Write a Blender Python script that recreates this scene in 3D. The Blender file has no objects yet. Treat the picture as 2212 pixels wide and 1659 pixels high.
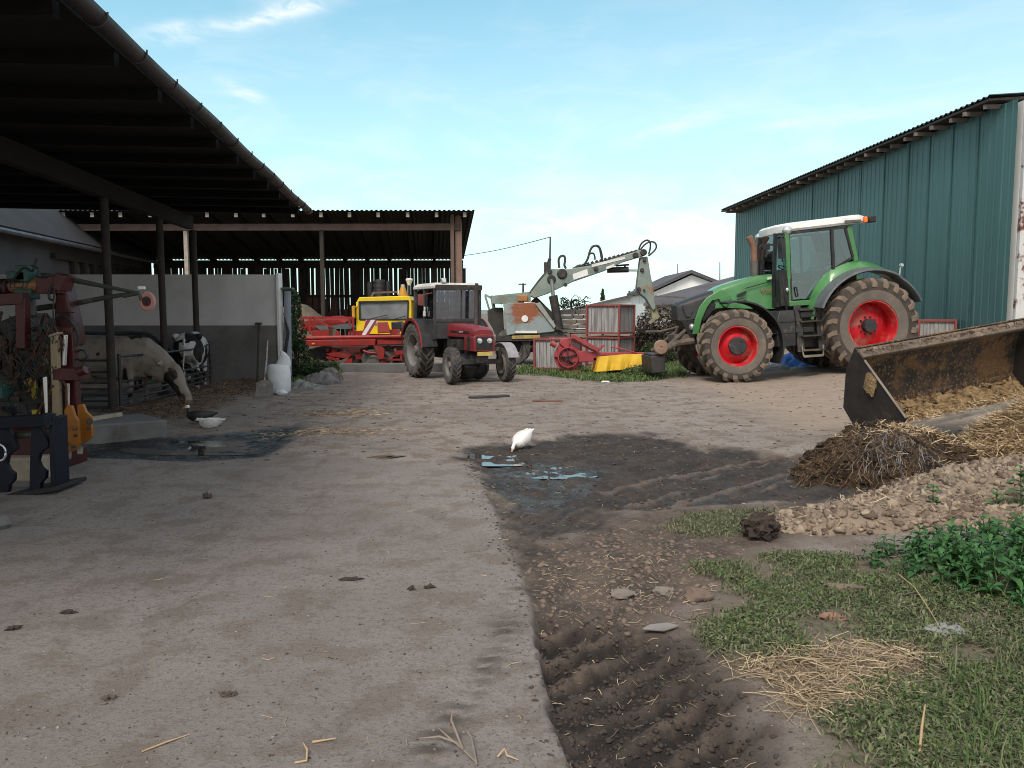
import bpy, bmesh, math, random
import numpy as np
from mathutils import Vector, Matrix, Euler, Quaternion
random.seed(7); rng = np.random.default_rng(7)
R = math.radians
C = bpy.context.scene.collection
# ------------------------------------------------------------------ camera
CAMH = 1.55; FPX = 1725.0; CX, CY = 1106.0, 829.5; PITCH = math.atan((CY-675.0)/FPX)
sp, cp = math.sin(PITCH), math.cos(PITCH)
CAM = Vector((0, 0, CAMH))
def ray(x, y):
    u, v = (x-CX)/FPX, (CY-y)/FPX
    return Vector((u, cp+v*sp, -sp+v*cp))
def P(x, y, Y):            # point of the photo at forward distance Y
    d = ray(x, y); return CAM+d*(Y/d.y)
def PZ(x, y, z):           # point of the photo at height z
    d = ray(x, y); return CAM+d*((z-CAMH)/d.z)
def G(x, y): return PZ(x, y, 0.0)
cam = bpy.data.cameras.new('camera'); camo = bpy.data.objects.new('camera', cam); C.objects.link(camo)
cam.sensor_width = 36; cam.lens = 36*FPX/2212; cam.clip_end = 3000; cam.clip_start = .05
camo.location = CAM; camo.rotation_euler = (R(90)-PITCH, 0, 0)
bpy.context.scene.camera = camo
# ------------------------------------------------------------------ mesh builder
def rotm(r):
    return r.to_3x3() if isinstance(r, Matrix) else Euler([R(a) for a in r]).to_matrix()
class MB:
    def __init__(s): s.v = []; s.f = []; s.m = []; s.mi = 0
    def add(s, vs, fs, M=None):
        b = len(s.v)
        s.v += [tuple(M@Vector(p)) if M is not None else tuple(p) for p in vs]
        s.f += [tuple(b+i for i in f) for f in fs]; s.m += [s.mi]*len(fs); return s
    def box(s, c, d, r=None, taper=1.0):
        x, y, z = d[0]/2, d[1]/2, d[2]/2; t = taper
        vs = [(-x,-y,-z),(x,-y,-z),(x,y,-z),(-x,y,-z),(-x*t,-y*t,z),(x*t,-y*t,z),(x*t,y*t,z),(-x*t,y*t,z)]
        q = rotm(r) if r is not None else Matrix.Identity(3)
        vs = [q@Vector(p)+Vector(c) for p in vs]
        return s.add(vs, [(0,3,2,1),(4,5,6,7),(0,1,5,4),(1,2,6,5),(2,3,7,6),(3,0,4,7)])
    def bar(s, p0, p1, w, h, up=(0,0,1)):
        p0, p1 = Vector(p0), Vector(p1); d = (p1-p0).normalized(); up = Vector(up)
        if abs(d.dot(up)) > .98: up = Vector((1,0,0))
        a = d.cross(up).normalized()*w/2; b = a.cross(d).normalized()*h/2
        vs = [p0-a-b, p0+a-b, p0+a+b, p0-a+b, p1-a-b, p1+a-b, p1+a+b, p1-a+b]
        return s.add(vs, [(0,1,2,3),(7,6,5,4),(0,4,5,1),(1,5,6,2),(2,6,7,3),(3,7,4,0)])
    def loft(s, rings, caps=True, closed=True):
        n = len(rings[0]); vs = [p for r in rings for p in r]; fs = []
        for i in range(len(rings)-1):
            for j in range(n if closed else n-1):
                k = (j+1) % n
                fs.append((i*n+j, i*n+k, (i+1)*n+k, (i+1)*n+j))
        if caps and closed:
            fs.append(tuple(reversed(range(n)))); fs.append(tuple((len(rings)-1)*n+j for j in range(n)))
        return s.add(vs, fs)
    def tube(s, pts, r, n=8):
        pts = [Vector(p) for p in pts]; rings = []; rr = r if isinstance(r, (list, tuple)) else [r]*len(pts)
        prev = None
        for i, p in enumerate(pts):
            d = (pts[min(i+1, len(pts)-1)]-pts[max(i-1, 0)]).normalized()
            if prev is None:
                up = Vector((0,0,1)) if abs(d.z) < .9 else Vector((1,0,0))
                a = d.cross(up).normalized()
            else:
                a = prev-d*prev.dot(d)
                a = a.normalized() if a.length > 1e-6 else d.orthogonal().normalized()
            prev = a; b = d.cross(a)
            rings.append([p+(a*math.cos(t)+b*math.sin(t))*rr[i] for t in [2*math.pi*k/n for k in range(n)]])
        return s.loft(rings)
    def cyl(s, p0, p1, r0, r1=None, n=16): return s.tube([p0, p1], [r0, r0 if r1 is None else r1], n)
    def prism(s, poly, t0, t1, axis='y', M=None):
        def q(a, b, t): return {'y': (a, t, b), 'x': (t, a, b), 'z': (a, b, t)}[axis]
        n = len(poly)
        vs = [q(a, b, t0) for a, b in poly]+[q(a, b, t1) for a, b in poly]
        fs = [tuple(range(n)), tuple(reversed(range(n, 2*n)))]+[(i, i+n, (i+1) % n+n, (i+1) % n) for i in range(n)]
        return s.add(vs, fs, M)
    def slab(s, pts, nrm):          # planar world polygon thickened by vector nrm
        nrm = Vector(nrm); n = len(pts); pts = [Vector(p) for p in pts]
        vs = pts+[p+nrm for p in pts]
        fs = [tuple(range(n)), tuple(reversed(range(n, 2*n)))]+[(i, i+n, (i+1) % n+n, (i+1) % n) for i in range(n)]
        return s.add(vs, fs)
    def trace(s, pts, Y, th):       # outline at distance Y with real thickness th along y
        return s.slab([P(x, y, Y) for x, y in pts], (0, th, 0))
    def lathe(s, prof, c, axis='y', n=32, M=None):
        rings = []
        for k in range(n):
            a = 2*math.pi*k/n; ca, sa = math.cos(a), math.sin(a)
            if axis == 'y': rings.append([(c[0]+r*ca, c[1]+h, c[2]+r*sa) for r, h in prof])
            elif axis == 'z': rings.append([(c[0]+r*ca, c[1]+r*sa, c[2]+h) for r, h in prof])
            else: rings.append([(c[0]+h, c[1]+r*ca, c[2]+r*sa) for r, h in prof])
        m = len(prof); vs = [p for r in rings for p in r]; fs = []
        for k in range(n):
            for j in range(m-1):
                k2 = (k+1) % n
                fs.append((k*m+j, k*m+j+1, k2*m+j+1, k2*m+j))
        return s.add(vs, fs, M)
    def ball(s, c, r, n=12, rot=None, jit=0):
        r = (r, r, r) if not isinstance(r, (tuple, list)) else r
        q = rotm(rot) if rot is not None else Matrix.Identity(3)
        rings = []; m = max(4, n//2)
        for i in range(1, m):
            t = math.pi*i/m
            rings.append([q@Vector((r[0]*math.sin(t)*math.cos(a), r[1]*math.sin(t)*math.sin(a), r[2]*math.cos(t)))*(1+random.uniform(-jit, jit))+Vector(c)
                          for a in [2*math.pi*k/n for k in range(n)]])
        return s.loft(rings)
    def move(s, M): s.v = [tuple(M@Vector(p)) for p in s.v]; return s
    def build(s, name, mats, parent=None, bevel=0, smooth=35, w=False, recalc=True):
        me = bpy.data.meshes.new(name); vs = s.v
        if w and parent is not None:
            I = root_matrix(parent).inverted(); vs = [tuple(I@Vector(p)) for p in vs]
        me.from_pydata(vs, [], s.f)
        mats = mats if isinstance(mats, (list, tuple)) else [mats]
        for m in mats: me.materials.append(m)
        if len(mats) > 1: me.polygons.foreach_set('material_index', s.m)
        if recalc:
            bm = bmesh.new(); bm.from_mesh(me); bmesh.ops.recalc_face_normals(bm, faces=bm.faces); bm.to_mesh(me); bm.free()
        if smooth:
            me.polygons.foreach_set('use_smooth', [True]*len(me.polygons)); me.set_sharp_from_angle(angle=R(smooth))
        o = bpy.data.objects.new(name, me); C.objects.link(o)
        if parent is not None: o.parent = parent
        if bevel:
            b = o.modifiers.new('b', 'BEVEL'); b.width = bevel; b.segments = 2; b.limit_method = 'ANGLE'; b.angle_limit = R(40)
        return o
def root_matrix(o):
    while o.parent is not None: o = o.parent
    return Matrix.LocRotScale(o.location, o.rotation_euler, o.scale)
def tag(o, label=None, cat=None, group=None, kind=None):
    if label: o['label'] = label
    if cat: o['category'] = cat
    if group: o['group'] = group
    if kind: o['kind'] = kind
    return o
def thing(name, label, cat, loc=(0,0,0), rot=(0,0,0), group=None):
    o = bpy.data.objects.new(name, None); C.objects.link(o); o.empty_display_size = .1
    o.location = loc; o.rotation_euler = [R(a) for a in rot]
    return tag(o, label, cat, group)
def kids(o): return [x for x in bpy.data.objects if x.parent == o]
def dup(o, loc=None, rot=None, label=None, parent=None):
    c = o.copy(); C.objects.link(c)
    if parent is not None: c.parent = parent
    for k in kids(o): dup(k, parent=c)
    if loc is not None: c.location = loc
    if rot is not None: c.rotation_euler = [R(a) for a in rot]
    if label: c['label'] = label
    return c
def npmesh(name, V, F, mat, parent=None, smooth=False, attrs=None):   # quads or tris from numpy
    me = bpy.data.meshes.new(name); n = len(F); k = F.shape[1]
    me.vertices.add(len(V)); me.vertices.foreach_set('co', np.asarray(V, np.float32).ravel())
    me.loops.add(n*k); me.loops.foreach_set('vertex_index', F.astype(np.int32).ravel())
    me.polygons.add(n); me.polygons.foreach_set('loop_start', np.arange(0, n*k, k, dtype=np.int32))
    try: me.polygons.foreach_set('loop_total', np.full(n, k, np.int32))
    except Exception: pass
    me.materials.append(mat)
    me.update(calc_edges=True); me.validate()
    if smooth: me.polygons.foreach_set('use_smooth', np.ones(n, bool))
    for an, arr in (attrs or {}).items():
        a = me.attributes.new(an, 'FLOAT', 'POINT'); a.data.foreach_set('value', np.asarray(arr, np.float32))
    o = bpy.data.objects.new(name, me); C.objects.link(o)
    if parent is not None: o.parent = parent
    return o
def text(name, s, size, M, mat, parent, ext=.002):
    cu = bpy.data.curves.new(name, 'FONT'); cu.body = s; cu.size = size; cu.extrude = ext; cu.align_x = 'CENTER'; cu.align_y = 'CENTER'
    o = bpy.data.objects.new(name, cu); C.objects.link(o)
    dg = bpy.context.evaluated_depsgraph_get(); me = bpy.data.meshes.new_from_object(o.evaluated_get(dg))
    bpy.data.objects.remove(o); me.transform(M); me.materials.clear(); me.materials.append(mat)
    o = bpy.data.objects.new(name, me); C.objects.link(o); o.parent = parent; return o
# ------------------------------------------------------------------ numpy noise
_tab = rng.random((256, 256))
def vnoise(x, y):
    xi, yi = np.floor(x).astype(int), np.floor(y).astype(int); fx, fy = x-xi, y-yi
    fx = fx*fx*(3-2*fx); fy = fy*fy*(3-2*fy)
    t = lambda a, b: _tab[a & 255, b & 255]
    return (t(xi, yi)*(1-fx)+t(xi+1, yi)*fx)*(1-fy)+(t(xi, yi+1)*(1-fx)+t(xi+1, yi+1)*fx)*fy
def fbm(x, y, o=4, g=.5):
    s = 0; a = 1; n = 0
    for i in range(o):
        s = s+a*vnoise(x*2**i+17.3*i, y*2**i+9.1*i); n += a; a *= g
    return s/n-.5
def sstep(a, b, x):
    t = np.clip((x-a)/(b-a), 0, 1); return t*t*(3-2*t)
def sdpoly(x, y, poly):
    d = np.full(x.shape, 1e9); ins = np.zeros(x.shape, bool); n = len(poly)
    for i in range(n):
        ax, ay = poly[i][:2]; bx, by = poly[(i+1) % n][:2]
        ex, ey = bx-ax, by-ay; L = ex*ex+ey*ey+1e-12
        t = np.clip(((x-ax)*ex+(y-ay)*ey)/L, 0, 1)
        d = np.minimum(d, (x-ax-t*ex)**2+(y-ay-t*ey)**2)
        c = ((ay > y) != (by > y)) & (x < ex*(y-ay)/(ey if abs(ey) > 1e-12 else 1e-12)+ax)
        ins ^= c
    d = np.sqrt(d); return np.where(ins, d, -d)
# ------------------------------------------------------------------ materials
def lin(c):   # sRGB 0-255 -> linear
    return tuple((v/255/12.92) if v/255 <= .04045 else ((v/255+.055)/1.055)**2.4 for v in c)
class NT:
    def __init__(s, name):
        s.m = bpy.data.materials.new(name); s.m.use_nodes = True; s.t = s.m.node_tree; s.t.nodes.clear()
        s.out = s.n('ShaderNodeOutputMaterial')
    def n(s, typ, **kw):
        nd = s.t.nodes.new(typ)
        for k, v in kw.items(): setattr(nd, k, v)
        return nd
    def l(s, a, b): s.t.links.new(a, b)
    def noise(s, vec, scale, det=6, rough=.6, dist=0):
        nd = s.n('ShaderNodeTexNoise'); nd.inputs['Scale'].default_value = scale; nd.inputs['Detail'].default_value = det
        nd.inputs['Roughness'].default_value = rough; nd.inputs['Distortion'].default_value = dist
        if vec is not None: s.l(vec, nd.inputs['Vector'])
        return nd.outputs['Fac']
    def ramp(s, fac, p0, p1):
        nd = s.n('ShaderNodeMapRange'); nd.inputs[1].default_value = p0; nd.inputs[2].default_value = p1; nd.interpolation_type = 'SMOOTHSTEP'
        s.l(fac, nd.inputs[0]); return nd.outputs[0]
    def math(s, op, a, b=None):
        nd = s.n('ShaderNodeMath', operation=op)
        for i, v in enumerate((a, b)):
            if v is None: continue
            if isinstance(v, (int, float)): nd.inputs[i].default_value = v
            else: s.l(v, nd.inputs[i])
        return nd.outputs[0]
    def mix(s, fac, a, b):
        nd = s.n('ShaderNodeMix', data_type='RGBA')
        for k, v in ((0, fac), (6, a), (7, b)):
            if isinstance(v, tuple): nd.inputs[k].default_value = (*v[:3], 1)
            elif isinstance(v, (int, float)): nd.inputs[k].default_value = v
            else: s.l(v, nd.inputs[k])
        return nd.outputs[2]
    def attr(s, name): return s.n('ShaderNodeAttribute', attribute_name=name).outputs['Fac']
    def coord(s, kind='Object', scale=None, rot=None):
        o = s.n('ShaderNodeTexCoord').outputs[kind]
        if scale is None and rot is None: return o
        mp = s.n('ShaderNodeMapping')
        if scale is not None: mp.inputs['Scale'].default_value = scale
        if rot is not None: mp.inputs['Rotation'].default_value = [R(a) for a in rot]
        s.l(o, mp.inputs['Vector']); return mp.outputs[0]
    def bsdf(s, col, rough=.6, metal=0, bump=None, bstr=.3, bdist=.02, spec=.5, coat=0):
        b = s.n('ShaderNodeBsdfPrincipled')
        for k, v in (('Base Color', col), ('Roughness', rough), ('Metallic', metal), ('Specular IOR Level', spec), ('Coat Weight', coat)):
            if isinstance(v, tuple): b.inputs[k].default_value = (*v[:3], 1)
            elif isinstance(v, (int, float)): b.inputs[k].default_value = v
            else: s.l(v, b.inputs[k])
        if bump is not None:
            bn = s.n('ShaderNodeBump'); bn.inputs['Strength'].default_value = bstr; bn.inputs['Distance'].default_value = bdist
            s.l(bump, bn.inputs['Height']); s.l(bn.outputs[0], b.inputs['Normal'])
        s.l(b.outputs[0], s.out.inputs[0]); return b
_mc = {}
def pm(name, c1, c2=None, s=4, rough=.6, metal=0, bump=.15, bs=30, dirt=None, da=.5, ds=2.2, stretch=None, spec=.4, coat=0, bd=.01):
    """worn material: two tones, patches of dirt, fine bump"""
    if name in _mc: return _mc[name]
    t = NT(name); co = t.coord('Object', stretch)
    c2 = c2 if c2 is not None else tuple(v*.72 for v in c1)
    col = t.mix(t.ramp(t.noise(co, s), .36, .66), c1, c2); rg = rough
    if dirt is not None:
        dn = t.noise(co, ds, 9, .68)
        fac = t.ramp(dn, .78-da*.55, .92-da*.45)
        fine = t.ramp(t.noise(co, ds*14, 4, .7), .5, .75)
        fac2 = t.math('MAXIMUM', fac, t.math('MULTIPLY', fine, .35*da))
        col = t.mix(fac2, col, dirt)
        mr = t.n('ShaderNodeMapRange'); mr.inputs[3].default_value = rough; mr.inputs[4].default_value = .92; t.l(fac2, mr.inputs[0]); rg = mr.outputs[0]
    t.bsdf(col, rg, metal, t.noise(co, bs, 5) if bump else None, bump, bd, spec, coat)
    _mc[name] = t.m; return t.m
def glass_mat(name, tint=(.75,.85,.85), fac=.28, dusty=.22):
    t = NT(name); tr = t.n('ShaderNodeBsdfTransparent'); tr.inputs[0].default_value = (*tint, 1)
    gl = t.n('ShaderNodeBsdfGlossy'); gl.inputs['Roughness'].default_value = .03; gl.inputs[0].default_value = (.9,.95,1,1)
    df = t.n('ShaderNodeBsdfDiffuse'); df.inputs[0].default_value = (.35,.36,.35,1)
    fr = t.n('ShaderNodeFresnel'); fr.inputs[0].default_value = 1.5
    f = t.math('ADD', fr.outputs[0], fac)
    m1 = t.n('ShaderNodeMixShader'); t.l(f, m1.inputs[0]); t.l(tr.outputs[0], m1.inputs[1]); t.l(gl.outputs[0], m1.inputs[2])
    dust = t.math('MULTIPLY', t.ramp(t.noise(t.coord(), 6, 8), .4, .75), dusty)
    m2 = t.n('ShaderNodeMixShader'); t.l(dust, m2.inputs[0]); t.l(m1.outputs[0], m2.inputs[1]); t.l(df.outputs[0], m2.inputs[2])
    t.l(m2.outputs[0], t.out.inputs[0]); return t.m
MUD = (.17,.125,.09); DUST = (.24,.20,.165)
M = {}
M['fgreen'] = pm('green_paint', (.062,.215,.066), (.05,.175,.055), 3, .34, 0, .04, 8, DUST, .34, 2.0, spec=.5, coat=.3)
M['fred'] = pm('red_rim_paint', (.56,.010,.02), (.42,.012,.018), 5, .45, 0, .05, 20, (.32,.16,.12), .58, 2.4)
M['black'] = pm('black_plastic', (.016,.016,.018), (.026,.026,.028), 6, .5, 0, .06, 30, DUST, .30, 3)
M['dark'] = pm('dark_steel', (.03,.03,.032), (.05,.045,.04), 5, .6, .2, .1, 30, MUD, .48, 3)
M['greyplastic'] = pm('grey_plastic', (.10,.115,.12), (.075,.085,.09), 4, .5, 0, .05, 20, DUST, .4, 2)
M['white'] = pm('white_paint', (.78,.78,.76), (.66,.65,.62), 3, .5, 0, .05, 20, (.4,.36,.3), .3, 3)
M['rust'] = pm('rusty_steel', (.20,.075,.03), (.10,.045,.025), 8, .85, 0, .3, 60, (.30,.20,.13), .3, 3)
M['tread'] = pm('dark_tread_gap', (.050,.042,.036), (.075,.06,.05), 6, .95, 0, .5, 40)
M['sidewall'] = pm('dusty_sidewall', (.115,.10,.088), (.155,.128,.105), 3, .92, 0, .3, 40, (.20,.155,.12), .45, 3)
M['tyre'] = pm('muddy_rubber', (.20,.15,.112), (.14,.112,.09), 5, .93, 0, .5, 45, (.055,.05,.046), .48, 2.6, bd=.02)
M['tyre_grey'] = pm('dusty_rubber', (.075,.07,.066), (.115,.105,.095), 5, .9, 0, .4, 45, (.19,.17,.15), .45, 3, bd=.015)
M['glass'] = glass_mat('cab_glass', (.74,.86,.84), .06, .02)
M['glass_dark'] = glass_mat('tinted_glass', (.62,.70,.80), .20, .06)
M['chrome'] = pm('lamp_glass', (.75,.77,.78), (.6,.62,.65), 9, .12, .7, 0)
M['orange'] = pm('orange_lens', (.75,.16,.02), (.65,.12,.02), 6, .3, 0, 0)
M['zred'] = pm('faded_red_paint', (.22,.018,.023), (.17,.022,.024), 4, .42, 0, .06, 20, (.30,.20,.17), .36, 2.5, coat=.15)
M['ired'] = pm('implement_red_paint', (.30,.022,.018), (.21,.018,.016), 3, .45, 0, .1, 25, (.16,.09,.06), .42, 3)
M['pred'] = pm('pinkish_red_paint', (.36,.05,.065), (.30,.045,.05), 3, .5, 0, .08, 25, (.3,.18,.15), .35, 3)
M['yellow'] = pm('yellow_paint', (.78,.55,.015), (.70,.47,.015), 3, .4, 0, .05, 20, (.35,.26,.1), .3, 3)
M['egreen'] = pm('weathered_grey_green_paint', (.155,.20,.18), (.245,.285,.255), 2.4, .65, 0, .12, 25, (.27,.15,.06), .43, 1.6)
M['cabinet'] = pm('rust_patched_cabinet', (.23,.27,.26), (.29,.33,.32), 2, .65, 0, .1, 25, (.30,.105,.04), .60, 1.1)
M['wood'] = pm('weathered_wood', (.20,.19,.185), (.10,.092,.088), 3, .85, 0, .4, 20, None, stretch=(6,6,.6))
M['wood_h'] = pm('weathered_plank', (.42,.36,.29), (.28,.23,.18), 3, .85, 0, .4, 14, None)
M['wood_dark'] = pm('dark_old_timber', (.045,.036,.03), (.024,.02,.017), 4, .9, 0, .35, 18, None, stretch=(4,4,.7))
M['wood_brown'] = pm('brown_beam_timber', (.14,.095,.08), (.10,.07,.06), 3, .85, 0, .3, 18, None)
M['endwood'] = pm('pale_rafter_end', (.42,.37,.33), (.3,.26,.23), 8, .85, 0, .2, 40)
M['conc'] = pm('grey_render', (.17,.165,.165), (.125,.12,.118), 1.4, .9, 0, .25, 40, (.09,.08,.07), .42, .9)
M['limewash'] = pm('limewashed_render', (.62,.62,.63), (.53,.53,.54), 1.2, .9, 0, .15, 30, (.25,.23,.2), .25, .9)
M['whitewall'] = pm('white_rendered_wall', (.82,.82,.80), (.70,.69,.67), .4, .9, 0, .1, 6, (.5,.46,.4), .3, .3)
M['slate'] = pm('grey_tile_roof', (.095,.09,.098), (.07,.066,.072), .5, .85, 0, .2, 8, (.2,.18,.15), .3, .5)
M['straw'] = pm('straw_stalks', (.46,.33,.19), (.33,.22,.12), 1.6, .8, 0, 0)
# ------------------------------------------------------------------ sky and light
SUN_EL, SUN_AZ = 49.0, 200.0      # the sun stands behind the camera, a little to the left, veiled by thin cloud
W = bpy.data.worlds.new('World'); bpy.context.scene.world = W; W.use_nodes = True
wt = W.node_tree; wt.nodes.clear()
def wn(typ, **kw):
    n = wt.nodes.new(typ)
    for k, v in kw.items(): setattr(n, k, v)
    return n
def wmath(op, *a):
    n = wn('ShaderNodeMath', operation=op)
    for i, v in enumerate(a):
        if isinstance(v, (int, float)): n.inputs[i].default_value = v
        else: wt.links.new(v, n.inputs[i])
    return n.outputs[0]
sky = wn('ShaderNodeTexSky', sky_type='NISHITA'); sky.sun_disc = False
sky.sun_elevation = R(SUN_EL); sky.sun_rotation = R(SUN_AZ); sky.air_density = 1.0; sky.dust_density = .6; sky.ozone_density = 1.2
tint = wn('ShaderNodeMix', data_type='RGBA', blend_type='MULTIPLY'); tint.inputs[0].default_value = 1
wt.links.new(sky.outputs[0], tint.inputs[6]); tint.inputs[7].default_value = (.80, 1.70, 1.50, 1)
tc = wn('ShaderNodeTexCoord'); sx = wn('ShaderNodeSeparateXYZ'); wt.links.new(tc.outputs['Generated'], sx.inputs[0])
dx, dy, dz = sx.outputs
az = wmath('ARCTAN2', dx, dy); el = wmath('ARCSINE', dz)
cxy = wn('ShaderNodeCombineXYZ'); wt.links.new(az, cxy.inputs[0]); wt.links.new(el, cxy.inputs[1])
def wnoise(scale, sc, rot, det=7, rough=.62, dist=.6):
    mp = wn('ShaderNodeMapping'); mp.inputs['Scale'].default_value = sc; mp.inputs['Rotation'].default_value = (0, 0, R(rot)); wt.links.new(cxy.outputs[0], mp.inputs[0])
    n = wn('ShaderNodeTexNoise'); n.inputs['Scale'].default_value = scale; n.inputs['Detail'].default_value = det; n.inputs['Roughness'].default_value = rough; n.inputs['Distortion'].default_value = dist
    wt.links.new(mp.outputs[0], n.inputs['Vector']); return n.outputs['Fac']
def wramp(f, a, b):
    n = wn('ShaderNodeMapRange'); n.interpolation_type = 'SMOOTHSTEP'; n.inputs[1].default_value = a; n.inputs[2].default_value = b; wt.links.new(f, n.inputs[0]); return n.outputs[0]
def blob(a0, e0, ang, sa, se):     # soft streak of cirrus round (azimuth, elevation), degrees
    ca, sn = math.cos(R(ang)), math.sin(R(ang))
    da, de = wmath('SUBTRACT', az, R(a0)), wmath('SUBTRACT', el, R(e0))
    u = wmath('ADD', wmath('MULTIPLY', da, ca), wmath('MULTIPLY', de, sn)); v = wmath('SUBTRACT', wmath('MULTIPLY', de, ca), wmath('MULTIPLY', da, sn))
    q = wmath('ADD', wmath('POWER', wmath('ABSOLUTE', wmath('DIVIDE', u, R(sa))), 2.0), wmath('POWER', wmath('ABSOLUTE', wmath('DIVIDE', v, R(se))), 2.0))
    return wmath('EXPONENT', wmath('MULTIPLY', q, -1.0))
n1 = wnoise(7, (1, 3.2, 1), -16); n2 = wnoise(16, (1, 2.6, 1), 14)
cir = wmath('MULTIPLY', wmath('ADD', wmath('MULTIPLY', wramp(n1, .40, .72), .75), .25), 1.0)
st = [blob(-16.4, 18.9, 17, 6.5, .50), blob(-13.0, 20.6, 10, 5.0, .5), blob(-18.2, 14.3, -20, 1.5, .40), blob(-22.6, 17.6, 14, 1.7, .35), blob(11.0, 12.4, 14, 3.0, .4), blob(21, 12.3, 3, 4.5, .35), blob(14, 5.6, 2, 6, 1.0), blob(4, 6.5, 3, 8, 1.2), blob(16, 3.5, 0, 10, 1.2)]
s = st[0]
for b_, k in zip(st[1:], (.3, .8, .5, .6, .45, .9, .5, .7)): s = wmath('ADD', s, wmath('MULTIPLY', b_, k))
wisp = wmath('MULTIPLY', wmath('ADD', .25, wramp(n2, .36, .64)), wmath('MULTIPLY', s, .58))
# a general thin veil, denser towards the horizon
veil = wmath('MULTIPLY', wmath('ADD', wmath('MULTIPLY', wramp(el, R(30), R(0)), .58), .05), wmath('ADD', .75, wmath('MULTIPLY', cir, .5)))
veil = wmath('ADD', veil, wmath('MULTIPLY', wramp(az, R(-30), R(40)), .10))
high = wmath('MAXIMUM', wramp(el, R(34), R(58)), wramp(dy, .25, -.35))          # unseen white cloud added overhead and behind, neutralising the cyan ambient light
high = wmath('MULTIPLY', high, wmath('ADD', .72, wmath('MULTIPLY', cir, .25)))
fac = wmath('MINIMUM', wmath('MAXIMUM', wmath('ADD', veil, wisp), high), .97)
mx = wn('ShaderNodeMix', data_type='RGBA'); wt.links.new(fac, mx.inputs[0]); wt.links.new(tint.outputs[2], mx.inputs[6]); cc = wn('ShaderNodeMix', data_type='RGBA'); wt.links.new(high, cc.inputs[0]); cc.inputs[6].default_value = (8.2, 8.65, 8.9, 1); cc.inputs[7].default_value = (8.6, 7.7, 7.3, 1); wt.links.new(cc.outputs[2], mx.inputs[7])
bg = wn('ShaderNodeBackground'); bg.inputs[1].default_value = .074; wt.links.new(mx.outputs[2], bg.inputs[0])
wo = wn('ShaderNodeOutputWorld'); wt.links.new(bg.outputs[0], wo.inputs[0])
sl = bpy.data.lights.new('sun', 'SUN'); sl.energy = 1.7; sl.angle = R(22); sl.color = (1, .93, .84)
so = bpy.data.objects.new('sun', sl); C.objects.link(so)
e_, a_ = R(SUN_EL), R(SUN_AZ)
sd = Vector((math.sin(a_)*math.cos(e_), math.cos(a_)*math.cos(e_), math.sin(e_)))   # towards the sun
so.rotation_euler = sd.to_track_quat('Z', 'Y').to_euler()
vs_ = bpy.context.scene.view_settings; vs_.view_transform = 'Standard'; vs_.look = 'None'; vs_.exposure = .8; vs_.gamma = 1
cy_ = bpy.context.scene.cycles; cy_.use_denoising = True; cy_.filter_width = 1.0; cy_.denoising_input_passes = 'RGB_ALBEDO_NORMAL'; cy_.denoising_prefilter = 'ACCURATE'
bpy.context.scene.cycles.max_bounces = 8; bpy.context.scene.cycles.transparent_max_bounces = 16
# ------------------------------------------------------------------ ground
def axis(dense0, dense1, step, mids, lo, hi):
    a = list(np.arange(dense0, dense1, step)); x, st = a[-1], step
    for lim, g, mx in mids:
        while x < lim: st = min(st*g, mx); x += st; a.append(x)
    while x < hi: st *= 1.25; x += st; a.append(x)
    b = []; x, st = a[0], step
    while x > lo: st = min(st*1.12, 40); x -= st; b.append(x)
    return np.array(b[::-1]+a)
GX = axis(-3.2, 4.6, .02, [(14, 1.08, .22)], -500, 500)
GY = axis(2.3, 9.0, .02, [(24, 1.05, .12), (45, 1.1, .6)], -60, 1500)
def gp(*pts): return [G(x, y)[:2] for x, y in pts]
EDGE = [(1290,1900),(1242,1700),(1230,1659),(1206,1580),(1182,1500),(1166,1400),(1150,1330),(1130,1260),(1102,1185),(1076,1110),(1052,1050),(1010,1003)]
Z_CONC = gp(*EDGE)+gp((700,985),(300,960))+[(-12, 8), (-12, -2), (1, -2)]
Z_PIT = gp((1060,1335),(1250,1322),(1360,1330),(1450,1350),(1510,1380),(1560,1440),(1640,1490),(1690,1560),(1705,1610),(1660,1680),(1640,1800),(1200,1900),(1130,1690),(1120,1659),(1080,1500),(1070,1400))
Z_MUD = gp((1008,1002),(985,975),(1010,958),(1130,952),(1230,932),(1420,934),(1500,955),(1640,972),(1740,985),(1830,1040),(1960,1080),(1960,1105),(1700,1092),(1500,1085),(1330,1092),(1240,1140),(1180,1190),(1104,1190),(1074,1100),(1046,1045))
Z_SOIL = gp((1050,1050),(1060,1190),(1060,1340),(1082,1500),(1100,1690),(1200,1900),(1730,1900),(1715,1620),(1640,1480),(1570,1400),(1500,1340),(1560,1290),(1600,1245),(1620,1215),(1700,1190),(1850,1150),(1960,1105),(1700,1085),(1380,1085),(1200,1140))
Z_WET = gp((1035,1000),(1180,985),(1300,1010),(1330,1035),(1260,1060),(1190,1110),(1110,1140),(1080,1080),(1050,1030))
Z_SLURRY = gp((120,985),(200,955),(385,938),(470,940),(560,928),(640,918),(655,925),(630,945),(565,985),(430,995),(250,990))
Z_GRASS = gp((1500,1215),(1580,1202),(1850,1212),(2212,1240),(2420,1280),(2700,1500),(2600,1900),(1690,1900),(1700,1640),(1730,1590),(1800,1530),(1970,1470),(2010,1440),(1960,1412),(1800,1405),(1620,1425),(1540,1390),(1500,1340),(1560,1300),(1590,1262))
Z_GRASS2 = gp((1430,1130),(1480,1105),(1620,1100),(1700,1120),(1760,1140),(1640,1160),(1500,1160))
Z_STRAW = gp((1590,1432),(1700,1412),(1960,1412),(2010,1435),(1960,1475),(1830,1520),(1740,1560),(1680,1530),(1640,1470))
Z_GREEN_FAR = gp((1110,800),(1200,792),(1300,800),(1420,785),(1470,790),(1460,812),(1330,824),(1220,815),(1120,808))
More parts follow.
